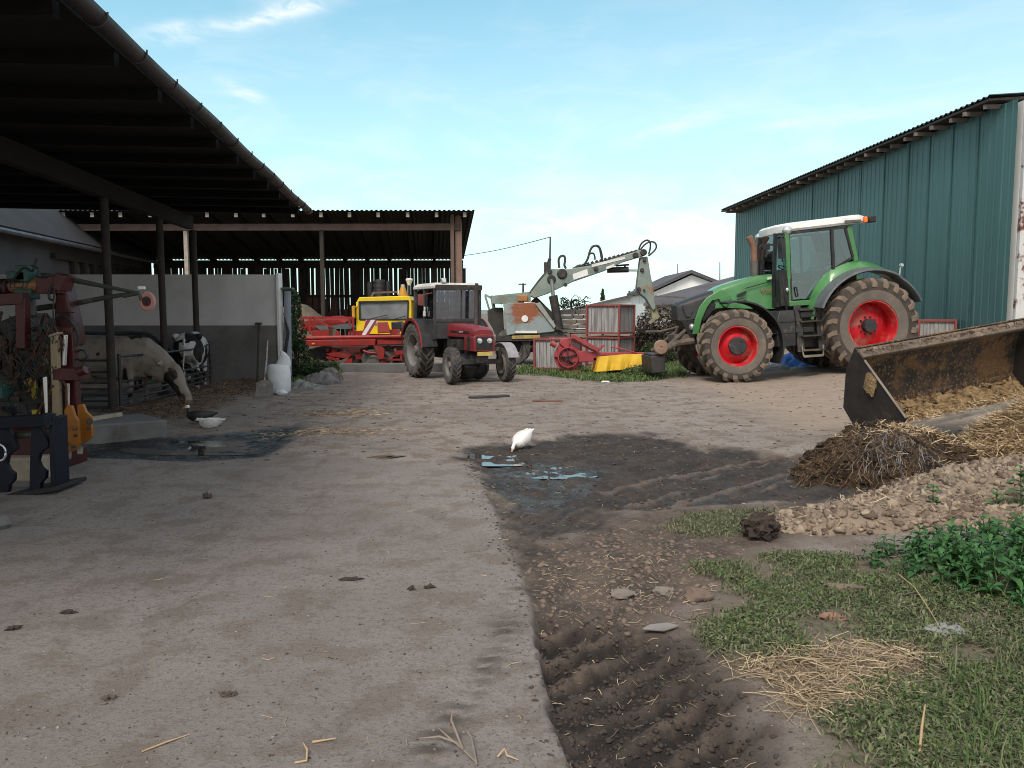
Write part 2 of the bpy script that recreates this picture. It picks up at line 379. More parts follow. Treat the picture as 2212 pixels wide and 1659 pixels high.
Z_GREEN_WALL = gp((612,828),(632,790),(690,775),(720,795),(700,812),(650,832))
Z_FEED = gp((262,895),(300,880),(460,832),(560,822),(590,835),(520,858),(430,885),(380,905),(280,905))
RUTS = [(G(1330,1040), G(1730,972)), (G(1400,1078), G(1790,1022))]
def rutband(x, y):                  # two wheel ruts running through the mud to the heap
    m = 0
    for p, q in RUTS:
        dx_, dy_ = q.x-p.x, q.y-p.y; L = dx_*dx_+dy_*dy_; t = np.clip(((x-p.x)*dx_+(y-p.y)*dy_)/L, 0, 1); d = np.hypot(x-p.x-t*dx_, y-p.y-t*dy_)+fbm(x*2, y*2, 3)*.2
        m = np.maximum(m, sstep(.30, .16, d))
    return m
def hz(x, y):
    x = np.asarray(x, float); y = np.asarray(y, float)
    n1, n2, n3 = fbm(x*.35, y*.35, 3), fbm(x*1.7+5, y*1.7, 4), fbm(x*7, y*7+3, 4)
    w = fbm(x*2.2, y*2.2+40, 4)*.16
    conc = sstep(-.022, .014, sdpoly(x, y, Z_CONC)+(fbm(x*4, y*4, 3)*.035+fbm(x*14, y*14, 3)*.03)*sstep(9, 4, y)+w*sstep(4.2, 7.5, y))
    near = (np.abs(x) < 40) & (y < 60)
    z = (n1*.07+n2*.035+n3*.014)*(1-conc)+conc*(n1*.02+n2*.007+n3*.003)
    z = np.where(y > 60, n1*.3, z)
    z += .2*sstep(5.2, 8.2, x)*sstep(11, 15, y)*sstep(60, 30, y)
    # right-hand side lies a little lower beside the slab, then climbs to the bank
    z -= .05*(1-conc)*sstep(8.2, 5.5, y)*sstep(1.4, .4, x-.07*y)
    z += .10*sstep(1.6, 3.2, x)*sstep(9, 6, y)
    pit = sstep(-.05, .22, sdpoly(x, y, Z_PIT)+w*.6)*(1-conc)
    a = -x*.66+y*.75+fbm(x*.8, y*.8, 2)*.16+fbm(x*4, y*4, 2)*.03            # tyre-lug ridges pressed in the wet soil
    lug = sstep(.1, .9, np.abs(((a/.17) % 1)-.5)*2)
    z += pit*(-.06+.085*(lug-.5)*(.35+.65*sstep(-.2, .15, fbm(x*1.3+9, y*1.3, 2)))+n3*.085+n2*.06+fbm(x*17, y*17, 4)*.05)
    mud = sstep(-.12, .2, sdpoly(x, y, Z_MUD)+w)
    b = x*.62-y*.78+fbm(x*.7, y*.7+11, 2)*.2
    z += mud*(-.035+fbm(x*4.5, y*4.5, 4)*.045+.05*(np.abs(((b/.24) % 1)-.5)*2-.5)*rutband(x, y)-.03*rutband(x, y)+n3*.05)
    c = x*.86-y*.5+fbm(x, y, 2)*.12
    z += mud*.012*(np.abs(((c/.13) % 1)-.5)*2)*sstep(1.3, .6, x)*sstep(6.9, 6.4, y)
    sl = sstep(-.15, .25, sdpoly(x, y, Z_SLURRY)+w*.7)
    z -= .05*sl
    # a wheel track across the slab
    tx = .19*(y-2.2)-.36; tr = np.exp(-((x-tx+fbm(y*.8, y*0, 2)*.1)/.06)**2)*conc*sstep(6, 4.5, y)
    z -= tr*.014*(.4+np.abs(((y/.11) % 1)-.5)*1.6)
    return z
def ground_masks(x, y):
    w = fbm(x*2.2, y*2.2+40, 5)*.5; w2 = fbm(x*5, y*5+7, 4)*.5
    conc = sstep(-.024, .012, sdpoly(x, y, Z_CONC)+(fbm(x*4, y*4, 3)*.035+fbm(x*14, y*14, 3)*.03)*sstep(9, 4, y)+w*sstep(4.2, 7.5, y)*.9)
    mud = sstep(-.12, .16, sdpoly(x, y, Z_MUD)+w*.9+w2*.75)
    wet = sstep(-.25, .25, sdpoly(x, y, Z_WET)+w*.6)*mud
    pit = sstep(-.12, .25, sdpoly(x, y, Z_PIT)+w*.4+w2*.2)*(1-conc)
    g = np.maximum(sstep(-.15, .18, sdpoly(x, y, Z_GRASS)+w*.45), .55*sstep(-.2, .2, sdpoly(x, y, Z_GRASS2)+w*.6))
    gf = np.maximum(sstep(-.6, .5, sdpoly(x, y, Z_GREEN_FAR)+w*2), sstep(-.5, .4, sdpoly(x, y, Z_GREEN_WALL)+w*1.5))
    far = sstep(24, 34, y)
    g = np.maximum(g, np.maximum(gf, far*.85))
    slur = sstep(-.16, .12, sdpoly(x, y, Z_SLURRY)+w*.5+w2*.3)
    straw = np.maximum(sstep(-.15, .15, sdpoly(x, y, Z_STRAW)+w*.4), .8*sstep(-.5, .3, sdpoly(x, y, Z_FEED)+w*1.2))
    # loose soil round the bank, drier and lighter
    dry = sstep(3.0, 4.6, x+fbm(x, y, 3))*sstep(9, 11, y)
    tx = .19*(y-2.2)-.36+fbm(y*.8, y*0, 2)*.1; ph = ((y+.35*np.abs(x-tx))/.105) % 1
    trk = np.exp(-((x-tx)/.085)**2)*sstep(.25, .5, np.abs(ph-.5)*2)*sstep(-.2, .2, fbm(x*5, y*5, 3))*conc*sstep(6.5, 4.5, y)
    trk = np.maximum(trk, .6*np.exp(-((x-tx-.42)/.07)**2)*sstep(.3, .5, np.abs(ph-.5)*2)*sstep(.0, .25, fbm(x*4, y*4+5, 3))*conc*sstep(6.5, 4.5, y))
    soil = sstep(-.2, .25, sdpoly(x, y, Z_SOIL)+w*.6+w2*.3)*(1-conc)
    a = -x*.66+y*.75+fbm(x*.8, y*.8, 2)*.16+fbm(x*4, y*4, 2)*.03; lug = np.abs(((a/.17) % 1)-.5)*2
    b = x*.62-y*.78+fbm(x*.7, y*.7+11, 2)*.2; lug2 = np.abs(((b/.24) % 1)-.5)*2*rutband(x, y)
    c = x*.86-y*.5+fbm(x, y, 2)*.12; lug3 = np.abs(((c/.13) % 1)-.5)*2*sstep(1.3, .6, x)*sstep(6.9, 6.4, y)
    crest = np.maximum(pit*sstep(.40, .85, lug+fbm(x*9, y*9, 4)*.7)*(.4+.6*sstep(-.25, .15, fbm(x*1.3+9, y*1.3, 2))), mud*np.maximum(sstep(.45, .9, lug2+fbm(x*7, y*7, 4)*.8), .35*sstep(.45, .9, lug3+fbm(x*7, y*7, 4)*.6)))   # pushed-up soil, drier, and painted paler to stand in for relief shading
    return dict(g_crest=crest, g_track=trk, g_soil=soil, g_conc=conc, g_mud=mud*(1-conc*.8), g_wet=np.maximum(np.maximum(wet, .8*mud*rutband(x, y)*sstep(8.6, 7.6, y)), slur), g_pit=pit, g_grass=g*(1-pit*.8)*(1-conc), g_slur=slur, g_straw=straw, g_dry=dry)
XX, YY = np.meshgrid(GX, GY); ZZ = hz(XX, YY)
nx, ny = len(GX), len(GY)
V = np.stack([XX.ravel(), YY.ravel(), ZZ.ravel()], 1)
I = np.arange(nx*ny).reshape(ny, nx)
F = np.stack([I[:-1, :-1].ravel(), I[:-1, 1:].ravel(), I[1:, 1:].ravel(), I[1:, :-1].ravel()], 1)
t = NT('yard_ground'); co = t.coord('Object')
big = t.ramp(t.noise(co, .55, 5), .40, .60); mid = t.noise(co, 3.2, 8, .68); fin = t.noise(co, 24, 7, .78); grit = t.noise(co, 110, 4, .75); spk = t.noise(co, 60, 4, .7)
dirt = t.mix(big, (.290, .250, .222), (.240, .204, .182)); dirt = t.mix(t.ramp(mid, .47, .60), dirt, (.185, .142, .114)); dirt = t.mix(t.math('MULTIPLY', t.ramp(fin, .50, .62), .65), dirt, (.12, .092, .075)); dirt = t.mix(t.math('MULTIPLY', t.ramp(spk, .56, .64), .7), dirt, (.075, .058, .048)); dirt = t.mix(t.math('MULTIPLY', t.ramp(grit, .56, .66), .5), dirt, (.36, .31, .27))
dirt = t.mix(t.attr('g_dry'), dirt, t.mix(t.ramp(mid, .35, .65), (.33, .26, .205), (.27, .215, .17)))
conc = t.mix(big, (.232, .203, .187), (.270, .236, .217)); conc = t.mix(t.math('MULTIPLY', t.ramp(mid, .47, .60), .75), conc, (.180, .145, .120)); conc = t.mix(t.math('MULTIPLY', t.ramp(t.noise(t.coord('Object', (1.6, .45, 1), (0, 0, -14)), 2.4, 8, .7), .54, .68), .55), conc, (.14, .110, .092)); conc = t.mix(t.math('MULTIPLY', t.ramp(fin, .51, .61), .55), conc, (.135, .110, .095)); conc = t.mix(t.math('MULTIPLY', t.ramp(grit, .55, .65), .45), conc, (.33, .295, .265))
conc = t.mix(t.math('MULTIPLY', t.ramp(spk, .57, .63), .65), conc, (.085, .068, .058)); conc = t.mix(t.math('MULTIPLY', t.attr('g_track'), .95), conc, (.095, .075, .064))
col = t.mix(t.attr('g_conc'), dirt, conc)
soil = t.mix(t.ramp(mid, .38, .60), (.135, .100, .080), (.066, .050, .041)); soil = t.mix(t.math('MULTIPLY', t.ramp(fin, .50, .62), .7), soil, (.20, .150, .115)); soil = t.mix(t.math('MULTIPLY', t.ramp(grit, .54, .64), .5), soil, (.035, .027, .023))
col = t.mix(t.attr('g_soil'), col, soil)
col = t.mix(t.math('MULTIPLY', t.attr('g_grass'), .8), col, t.mix(t.ramp(mid, .4, .65), (.12, .10, .062), (.19, .145, .105)))
col = t.mix(t.attr('g_pit'), col, t.mix(t.math('MULTIPLY', t.ramp(fin, .5, .64), t.ramp(mid, .38, .56)), (.024, .020, .018), (.070, .052, .042)))
mudc = t.mix(t.ramp(mid, .38, .66), (.028, .024, .023), (.060, .048, .041)); mudc = t.mix(t.math('MULTIPLY', t.ramp(fin, .52, .63), .5), mudc, (.125, .098, .08))
col = t.mix(t.attr('g_mud'), col, mudc)
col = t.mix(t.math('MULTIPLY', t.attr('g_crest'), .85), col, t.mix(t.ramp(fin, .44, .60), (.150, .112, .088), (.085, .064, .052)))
col = t.mix(t.attr('g_slur'), col, (.022, .021, .022))
col = t.mix(t.math('MULTIPLY', t.attr('g_straw'), .75), col, t.mix(t.ramp(fin, .4, .65), (.26, .185, .115), (.12, .085, .058)))
rg = t.n('ShaderNodeMapRange'); rg.inputs[3].default_value = .93; rg.inputs[4].default_value = .16; t.l(t.math('MULTIPLY', t.attr('g_wet'), t.ramp(t.noise(co, 5, 4), .35, .6)), rg.inputs[0])
bh = t.math('ADD', t.math('MULTIPLY', mid, .6), t.math('ADD', t.math('MULTIPLY', fin, .6), t.math('MULTIPLY', grit, .25)))
t.bsdf(col, rg.outputs[0], 0, bh, .8, .04, .35)
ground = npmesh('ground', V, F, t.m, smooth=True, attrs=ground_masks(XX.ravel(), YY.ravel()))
tag(ground, 'bare dirt farmyard with a concrete track on its left and dark mud beside it', 'ground', kind='structure')
def gz(x, y): return float(hz(np.array([x]), np.array([y]))[0])
def GZ(x, y):                      # photo pixel -> point on the real ground surface
    z = 0
    for _ in range(6):
        p = PZ(x, y, z); z = gz(p.x, p.y)
    return Vector((p.x, p.y, z))
# puddles: flat water lying in the low places
wm = NT('puddle_water'); wb = wm.bsdf((.03, .028, .027), .04, 0, wm.noise(wm.coord(), 9, 2), .03, .01, .5)
def puddle(label, pts, z):
    ps = [PZ(x, y, z) for x, y in pts]; cx = sum(p.x for p in ps)/len(ps); cy = sum(p.y for p in ps)/len(ps)
    mb = MB(); mb.add([(p.x, p.y, z) for p in ps], [tuple(range(len(ps)))])
    tag(mb.build('puddle', wm.m, smooth=0), label, 'puddle', kind='structure')
def low(pts):
    a = np.array([GZ(x, y)[:] for x, y in pts]); return a
def wavy(cx, cy, rx, ry, n=40):
    return [(cx+rx*math.cos(a)*(1+.2*math.sin(3*a+cx)), cy+ry*math.sin(a)*(1+.2*math.cos(2*a))) for a in [2*math.pi*k/n for k in range(n)]]
def puddle_at(label, cx, cy, rx, ry, q):
    xs = [(cx+rx*(u-.5)*1.7, cy+ry*(v-.5)*1.7) for u in np.linspace(0, 1, 13) for v in np.linspace(0, 1, 7)]
    zq = float(np.quantile([GZ(*p).z for p in xs], q)); puddle(label, wavy(cx, cy, rx*1.5, ry*1.7), zq)
puddle_at('bright blue sky-reflecting puddle where the white duck drinks', 1078, 988, 54, 14, .33)
puddle_at('long thin puddle in the mud in front of the drinking duck', 1200, 1022, 58, 9, .28)
puddle_at('dull water standing in the tyre ruts in front of the loader bucket', 1480, 1010, 70, 12, .14)
puddle_at('black slurry pool beside the concrete feed kerb', 440, 962, 112, 16, .62)
# distant hills
hm = pm('hazed_hill_grass', (.16, .20, .19), (.19, .23, .21), .02, .95, 0, 0)  # distance haze tinted into the hill colour
mb = MB(); n = 90; top = []; 
for k in range(n):
    a = R(-50+100*k/(n-1)); d = 1200
    top.append((math.sin(a)*d, math.cos(a)*d, 3+7*float(fbm(np.array([k*.11]), np.array([3.]), 4)[0]+.5)))
vs = [(x*.9, y*.9, -2) for x, y, z in top]+top+[(x*1.1, y*1.1, -2) for x, y, z in top]
mb.add(vs, [(i, i+1, n+i+1, n+i) for i in range(n-1)]+[(n+i, n+i+1, 2*n+i+1, 2*n+i) for i in range(n-1)])
tag(mb.build('hills', hm), 'low bluish hills on the horizon behind the yard', 'hills', kind='structure')
# ------------------------------------------------------------------ corrugated sheet helper
def corr(mb, o, u, v, nrm, period=.18, amp=.025, th=.004, seg=6):
    """sheet from corner o spanned by u (across the ribs) and v (along the ribs), real waves and real thickness"""
    o, u, v, nrm = Vector(o), Vector(u), Vector(v), Vector(nrm).normalized()
    n = max(2, int(u.length/period*seg)); rows = []
    for k in range(n+1):
        s = k/n; ph = s*u.length/period*2*math.pi
        rows.append(o+u*s+nrm*(amp*math.sin(ph)))
    vs = []
    for r in rows: vs += [r, r+v, r+nrm*th, r+v+nrm*th]
    fs = []
    for k in range(n):
        a, b = 4*k, 4*k+4
        fs += [(a, b, b+1, a+1), (a+2, a+3, b+3, b+2), (a, a+2, b+2, b), (a+1, b+1, b+3, a+3)]
    mb.add(vs, fs)
M['shade_black'] = pm('shade_black_timber', (.006,.005,.005), (.004,.004,.004), 4, .95, 0, .3, 18)  # shade under the roofs put into a near-black timber colour
roofm = pm('dark_green_roof_sheet', (.035,.06,.058), (.03,.045,.045), 1.5, .55, .2, .05, 10, (.1,.07,.05), .3, 2)
galv = pm('galvanised_gutter', (.055,.048,.052), (.04,.036,.04), 3, .5, .4, .08, 12, (.12,.09,.07), .4, 3)
postm = pm('rusty_steel_post', (.045,.035,.032), (.03,.025,.024), 4, .75, .2, .2, 30, (.09,.05,.035), .4, 3)
# ------------------------------------------------------------------ open cattle shed on the left
EH = 3.75
e1, e0 = PZ(660, 455, EH), PZ(150, 0, EH); ed = (e1-e0).normalized()
en = e1-ed*16.3                                     # eave line carried on past the camera
shed = thing('cattle_shed', 'long open cattle shed with dark corrugated roof and gutter, nearest building on the left', 'shed', (e1.x, e1.y, 0))
side = Vector((-1, 0, .02)).normalized()*9.5
mb = MB(); corr(mb, e1+Vector((0, 0, .10)), en-e1, side, (0, 0, 1), .19, .028)
mb.build('roof_sheet', roofm, shed, w=True, smooth=60)
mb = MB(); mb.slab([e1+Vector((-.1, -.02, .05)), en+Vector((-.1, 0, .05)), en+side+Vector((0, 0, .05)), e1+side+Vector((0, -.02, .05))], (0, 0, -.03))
mb.build('ceiling_boards', M['shade_black'], shed, w=True, smooth=0)
mb = MB(); L = (en-e1).length
rings = []
for s_ in np.linspace(0, L, 60):
    c = e1-ed*s_+Vector((.075, 0, -.0+.012*math.sin(s_*1.7)))
    rings.append([c+Vector((math.cos(a)*.085, 0, math.sin(a)*.085)) for a in [math.pi+math.pi*k/10 for k in range(11)]]+[c+Vector((math.cos(a)*.078, 0, math.sin(a)*.078+.004)) for a in [2*math.pi-math.pi*k/10 for k in range(11)]])
mb.loft(rings); gut = mb.build('gutter', galv, shed, w=True, smooth=50)
for k in range(17):
    c = e1-ed*(.35+k*.86)+Vector((.075, 0, 0)); mb = MB()
    mb.tube([c+Vector((math.cos(a)*.093, 0, math.sin(a)*.093)) for a in [math.pi*.9+math.pi*1.15*j/9 for j in range(10)]], .008, 5)
    mb.build('bracket', M['dark'], gut, w=True)
for k in range(14):                                # purlins under the roof
    c = e1-ed*(.25+k*1.15); mb = MB(); mb.bar(c+Vector((-.12, 0, -.04)), c+side*.97+Vector((0, 0, -.04)), .09, .13); mb.build('purlin', M['shade_black'], shed, w=True)
pd = Vector((-.115, 1, 0)).normalized(); pb = G(245, 890)
mb = MB(); c0 = pb+pd*4.6; c1 = pb-pd*11; zb = 3.42
mb.bar((c0.x, c0.y, zb), (c1.x, c1.y, zb), .16, .26); mb.build('long_beam', pm('near_black_beam', (.011,.008,.006), (.008,.006,.005), 3, .9, 0, .2, 18), shed, w=True, bevel=.01)  # beam colour taken down to near black
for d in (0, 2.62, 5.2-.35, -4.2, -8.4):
    p = pb+pd*d; mb = MB(); mb.cyl((p.x, p.y, -.1), (p.x, p.y, 3.3), .062, n=14); mb.box((p.x, p.y, gz(p.x, p.y)+.03), (.24, .24, .05)); mb.build('post', postm, shed, w=True)
mb = MB(); mb.box((-13.6, 9.5, 1.9), (.2, 17, 4.2)); mb.build('rear_wall', M['conc'], shed, w=True)
# ------------------------------------------------------------------ rendered partition wall at the end of the pen
wr = G(604, 824); wy = wr.y+.1
wall = thing('partition_wall', 'rendered wall behind the cows, pale above and dark grey below, with a white end board', 'wall', (wr.x, wy, 0))
zt = P(600, 593, wy).z; zm = P(600, 703, wy).z; xr = P(600, 700, wy).x
mb = MB(); mb.box(((xr-13)/2, wy+.1, zm/2-.05), (xr+13, .24, zm+.1)); mb.build('lower_band', M['conc'], wall, w=True)
mb = MB(); mb.box(((xr-13)/2, wy+.103, (zm+zt)/2), (xr+13, .22, zt-zm)); mb.build('upper_band', M['limewash'], wall, w=True)
mb = MB(); mb.box((xr+.03, wy+.09, zt/2), (.06, .30, zt+.06)); mb.build('end_board', M['white'], wall, w=True, bevel=.006)
# ------------------------------------------------------------------ white farmhouse behind the wall
hh = 4.0
a1 = P(335, 566, 36); hh = a1.z; a0 = PZ(80, 512, hh); hd = (a1-a0).normalized()
house = thing('farmhouse', 'shade-darkened white house with a steep roof seen under the shed roof behind the wall', 'house', (a1.x, a1.y, 0))
hl = (a1-a0).length+6; b0 = a1-hd*hl; back = Vector((-1, -.1, 0)).normalized()
off = Vector((-.45, 0, 0))
mb = MB(); hwall = pm('shade_grey_house_wall', (.085,.085,.088), (.065,.065,.068), .6, .9, 0, .1, 6, (.1,.09,.08), .35, .5); hroof = pm('shade_dark_tiles', (.034,.034,.037), (.026,.026,.029), .8, .85, 0, .25, 10)  # shade put into the colours of this white wall and its roof
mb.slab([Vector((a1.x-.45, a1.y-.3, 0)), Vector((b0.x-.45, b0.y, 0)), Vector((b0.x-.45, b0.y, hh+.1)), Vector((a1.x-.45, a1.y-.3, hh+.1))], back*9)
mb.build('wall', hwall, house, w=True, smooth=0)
mb = MB(); rid = back*4.8+Vector((0, 0, 4.9)); nn = Vector((4.9, 0, 4.8)).normalized()*.14
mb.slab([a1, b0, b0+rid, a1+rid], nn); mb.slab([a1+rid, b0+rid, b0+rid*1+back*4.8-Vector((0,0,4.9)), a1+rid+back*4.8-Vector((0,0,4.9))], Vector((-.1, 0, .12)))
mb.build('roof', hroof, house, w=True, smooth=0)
mb = MB(); mb.tube([a1+Vector((.06, .1, -.02)), b0+Vector((.06, 0, -.02))], .075, 10); mb.build('gutter', pm('zinc_gutter', (.20,.20,.22), None, 3, .45, .5), house, w=True)
for k, (s0, s1, z0, z1) in enumerate([(1.0, 1.9, .2, 2.9), (2.1, 3.3, .4, 2.7), (3.6, 4.9, .6, 2.5), (5.2, 6.6, .6, 2.5)]):
    p, q = a1-hd*s0+off, a1-hd*s1+off; mb = MB(); z1 = hh-.55
    mb.slab([Vector((p.x+.02, p.y, z0)), Vector((q.x+.02, q.y, z0)), Vector((q.x+.02, q.y, z1)), Vector((p.x+.02, p.y, z1))], (-.06, 0, 0)); mb.build('window', M['wood_dark'], house, w=True, smooth=0)
mb = MB(); p, q = a1-hd*.6+off, a1-hd*10+off
mb.bar((p.x+.08, p.y, hh-.42), (q.x+.08, q.y, hh-.42), .14, .16)
for s_ in np.arange(.8, 8.4, .95):
    p = a1-hd*s_+off; mb.bar((p.x+.10, p.y, 0), (p.x+.10, p.y, hh-.5), .16, .16)
mb.build('timber_lean_to', M['wood_dark'], house, w=True)
# ------------------------------------------------------------------ open hay barn in the centre
YF, YB = 29.0, 37.0
fr, br = P(1027, 459, YF), P(1000, 559, YB)
frx, fz, brx, bz = fr.x, fr.z, br.x, br.z; xl = -16.5
barn = thing('open_barn', 'open-fronted barn with slanting dark roof and gappy plank back wall, in the middle distance', 'barn', (frx-6, YF, 0))
rv = Vector((brx-frx, YB+.5-YF+.6, bz-fz)); 
mb = MB(); corr(mb, (frx, YF-.6, fz), (xl-frx, 0, 0), rv, (0, 0, 1), .17, .022); mb.build('roof_sheet', pm('shade_black_roof_sheet', (.016,.016,.017), (.011,.011,.011), 2, .8), barn, w=True, smooth=60)  # shade of the roof underside put into the sheet colour
mb = MB(); xs = np.arange(frx-.35, xl, -1.01)
for x in xs:
    mb = MB(); d = Vector((random.uniform(-.03, .03), 0, -.12))
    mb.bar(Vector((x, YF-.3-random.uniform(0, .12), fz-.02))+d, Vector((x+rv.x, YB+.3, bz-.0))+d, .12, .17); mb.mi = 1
    mb.box((x+d.x, YF-.44, fz-.13), (.118, .03, .168)); mb.build('rafter', [M['shade_black'], M['endwood']], barn, w=True)
bzm = P(700, 491, YF).z
mb = MB(); mb.bar((xl, YF+.1, bzm), (frx-.55, YF+.1, bzm+.02), .14, .24); mb.build('front_beam', M['wood_brown'], barn, w=True, bevel=.01)
for px in (405, 697):
    x = P(px, 600, YF+.1).x; mb = MB(); mb.bar((x, YF+.1, -.1), (x, YF+.1, bzm-.12), .14, .14, (0, 1, 0)); mb.build('post', M['wood_dark'] if px > 500 else M['endwood'], barn, w=True, bevel=.01)
x = P(984, 560, YF+.1).x
mb = MB(); mb.bar((x-.1, YF, -.1), (x-.1, YF, bzm+.5), .13, .13, (0, 1, 0)); mb.build('post', M['wood_brown'], barn, w=True, bevel=.01)
mb = MB(); mb.bar((x+.13, YF+.2, -.1), (x+.10, YF+.2, bzm+.6), .24, .2, (0, 1, 0)); mb.build('post', pm('pale_brown_post', (.27,.17,.13), (.2,.13,.1), 3, .85, 0, .3, 18), barn, w=True, bevel=.01)
zs = P(700, 574, YB).z
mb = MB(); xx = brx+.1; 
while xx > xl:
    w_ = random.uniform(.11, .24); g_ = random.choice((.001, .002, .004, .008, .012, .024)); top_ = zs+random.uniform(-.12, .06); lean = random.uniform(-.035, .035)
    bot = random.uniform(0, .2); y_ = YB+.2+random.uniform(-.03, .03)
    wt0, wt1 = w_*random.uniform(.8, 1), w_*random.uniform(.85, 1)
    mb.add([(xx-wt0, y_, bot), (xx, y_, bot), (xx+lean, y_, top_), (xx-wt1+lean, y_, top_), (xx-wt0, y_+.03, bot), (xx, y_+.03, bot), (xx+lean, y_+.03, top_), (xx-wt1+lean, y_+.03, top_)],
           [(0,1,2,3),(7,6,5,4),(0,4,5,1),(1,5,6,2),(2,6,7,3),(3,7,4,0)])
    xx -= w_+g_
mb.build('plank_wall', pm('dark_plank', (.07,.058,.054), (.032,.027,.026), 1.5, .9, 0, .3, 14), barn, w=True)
for z in (.9, 2.3, zs-.05):
    mb = MB(); mb.bar((brx, YB+.12, z), (xl, YB+.12, z), .1, .12); mb.build('wall_rail', M['wood_dark'], barn, w=True)
for x in np.arange(brx-.1, xl, -2.4):
    mb = MB(); mb.bar((x, YB+.1, -.1), (x, YB+.1, bz-.2), .14, .14, (0, 1, 0)); mb.build('post', M['wood_dark'], barn, w=True)
mb = MB(); mb.bar((xl, YB+.15, bz-.24), (brx, YB+.15, bz-.24), .12, .36); mb.build('wall_plate', M['wood_dark'], barn, w=True)
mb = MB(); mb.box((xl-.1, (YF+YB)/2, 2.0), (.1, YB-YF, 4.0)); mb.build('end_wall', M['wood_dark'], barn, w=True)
bdm = pm('reddish_boards', (.13,.06,.045), (.07,.045,.036), 2, .9, 0, .2, 15)   # boards leaning low on the back wall
for k in range(16):
    mb = MB(); x = random.uniform(-9.5, -4.5); mb.bar((x, YB-.1, 0), (x+random.uniform(-.2, .2), YB+.1, random.uniform(1.4, 2.4)), .2, .03, (0, 1, 0)); mb.build('leaning_board', bdm, barn, w=True)
# ------------------------------------------------------------------ tall green metal barn on the right
r0 = P(2200, 214, 17.0); RH = r0.z
r1 = PZ(1590, 461, RH); rdir = (r1-r0); rdir.z = 0; rn = Vector((-rdir.y, rdir.x, 0)).normalized()   # towards the yard (left)
gb = thing('metal_barn', 'tall barn clad in dark green ribbed metal with overhanging eaves on the right', 'barn', (r0.x, r0.y, 0))
t = NT('green_ribbed_cladding'); co = t.coord('Object')
c_ = t.mix(t.ramp(t.noise(t.coord('Object', (1.3,1.3,.12)), .9, 5), .35, .65), (.048,.120,.118), (.037,.096,.094))
c_ = t.mix(t.math('MULTIPLY', t.ramp(t.noise(t.coord('Object', (6,6,.25)), 1.4, 6, .7), .5, .8), .45), c_, (.10,.19,.21))
t.bsdf(c_, .48, .0, t.noise(co, 1.1, 3), .12, .06, .5); greencl = t.m
mb = MB(); n = 0; Lr = rdir.length; u = rdir.normalized(); s_ = 0; prof = []
while s_ < Lr:                                     # trapezoid ribs
    prof += [(s_, 0), (s_+.13, 0), (s_+.15, .013), (s_+.19, .013), (s_+.21, 0)]; s_ += .25
vs = []; 
for s_, h in prof:
    p = r0+u*min(s_, Lr)+rn*h; vs += [(p.x, p.y, -.1), (p.x, p.y, RH+.02)]
mb.add(vs, [(2*k, 2*k+2, 2*k+3, 2*k+1) for k in range(len(prof)-1)]); mb.build('cladding', greencl, gb, w=True, smooth=0, recalc=False)
for s_ in (1.3, 2.3, 3.3, 4.3, 5.6, 7.0, 8.6, 10.6, 12.7, 15.2): # overlapping sheet edges
    p = r0+u*s_+rn*.014; mb = MB(); mb.box((p.x, p.y, RH/2), (.012, .03, RH-.06)); mb.build('sheet_seam', pm('dark_seam', (.042,.105,.112)), gb, w=True)
mb = MB(); q = r0+u*Lr*.0
mb.slab([r0-rn*.12+Vector((0,0,-.1-RH)), r1-rn*.12+Vector((0,0,-.1-RH)), r1-rn*.12+Vector((0,0,-.02)), r0-rn*.12+Vector((0,0,-.02))], -rn*14); mb.build('core_wall', M['whitewall'], gb, w=True, smooth=0)
pw = NT('peeling_plaster'); co = pw.coord()
pw.bsdf(pw.mix(pw.ramp(pw.noise(co, 1.3, 8, .65), .52, .58), (.55,.55,.54), (.14,.055,.035)), .9, 0, pw.noise(co, 12), .4)
mb = MB(); mb.box((r0.x+7.22, r0.y-.06, RH/2), (14.2, .1, RH-.02)); mb.build('end_wall', pw.m, gb, w=True)
oe0, oe1 = PZ(2140, 211, RH+.12), PZ(1557, 456, RH+.12); ov = (oe1-oe0)
upv = -rn*15+Vector((0, 0, 1.0))
mb = MB(); corr(mb, oe0+Vector((0,0,.05)), ov, upv, (0, 0, 1), .2, .028); mb.build('roof_sheet', roofm, gb, w=True, smooth=60)
mb = MB(); mb.slab([oe0+Vector((0,.05,-.0)), oe1+Vector((0,-.05,-.0)), oe1+upv, oe0+upv], (0, 0, -.05)); mb.build('soffit', M['wood_dark'], gb, w=True, smooth=0)
k = 0; s_ = .25
while s_ < ov.length-.2:
    p = oe0+ov.normalized()*s_+Vector((0, 0, -.13)); mb = MB()
    mb.bar(p-rn*(-.0)+rn*random.uniform(-.1, .06), p-rn*.9+Vector((0,0,.02)), .06, .09); mb.build('rafter_end', pm('grey_rafter_end', (.20,.17,.15), (.13,.11,.10), 8, .85), gb, w=True); s_ += random.uniform(.55, .85)
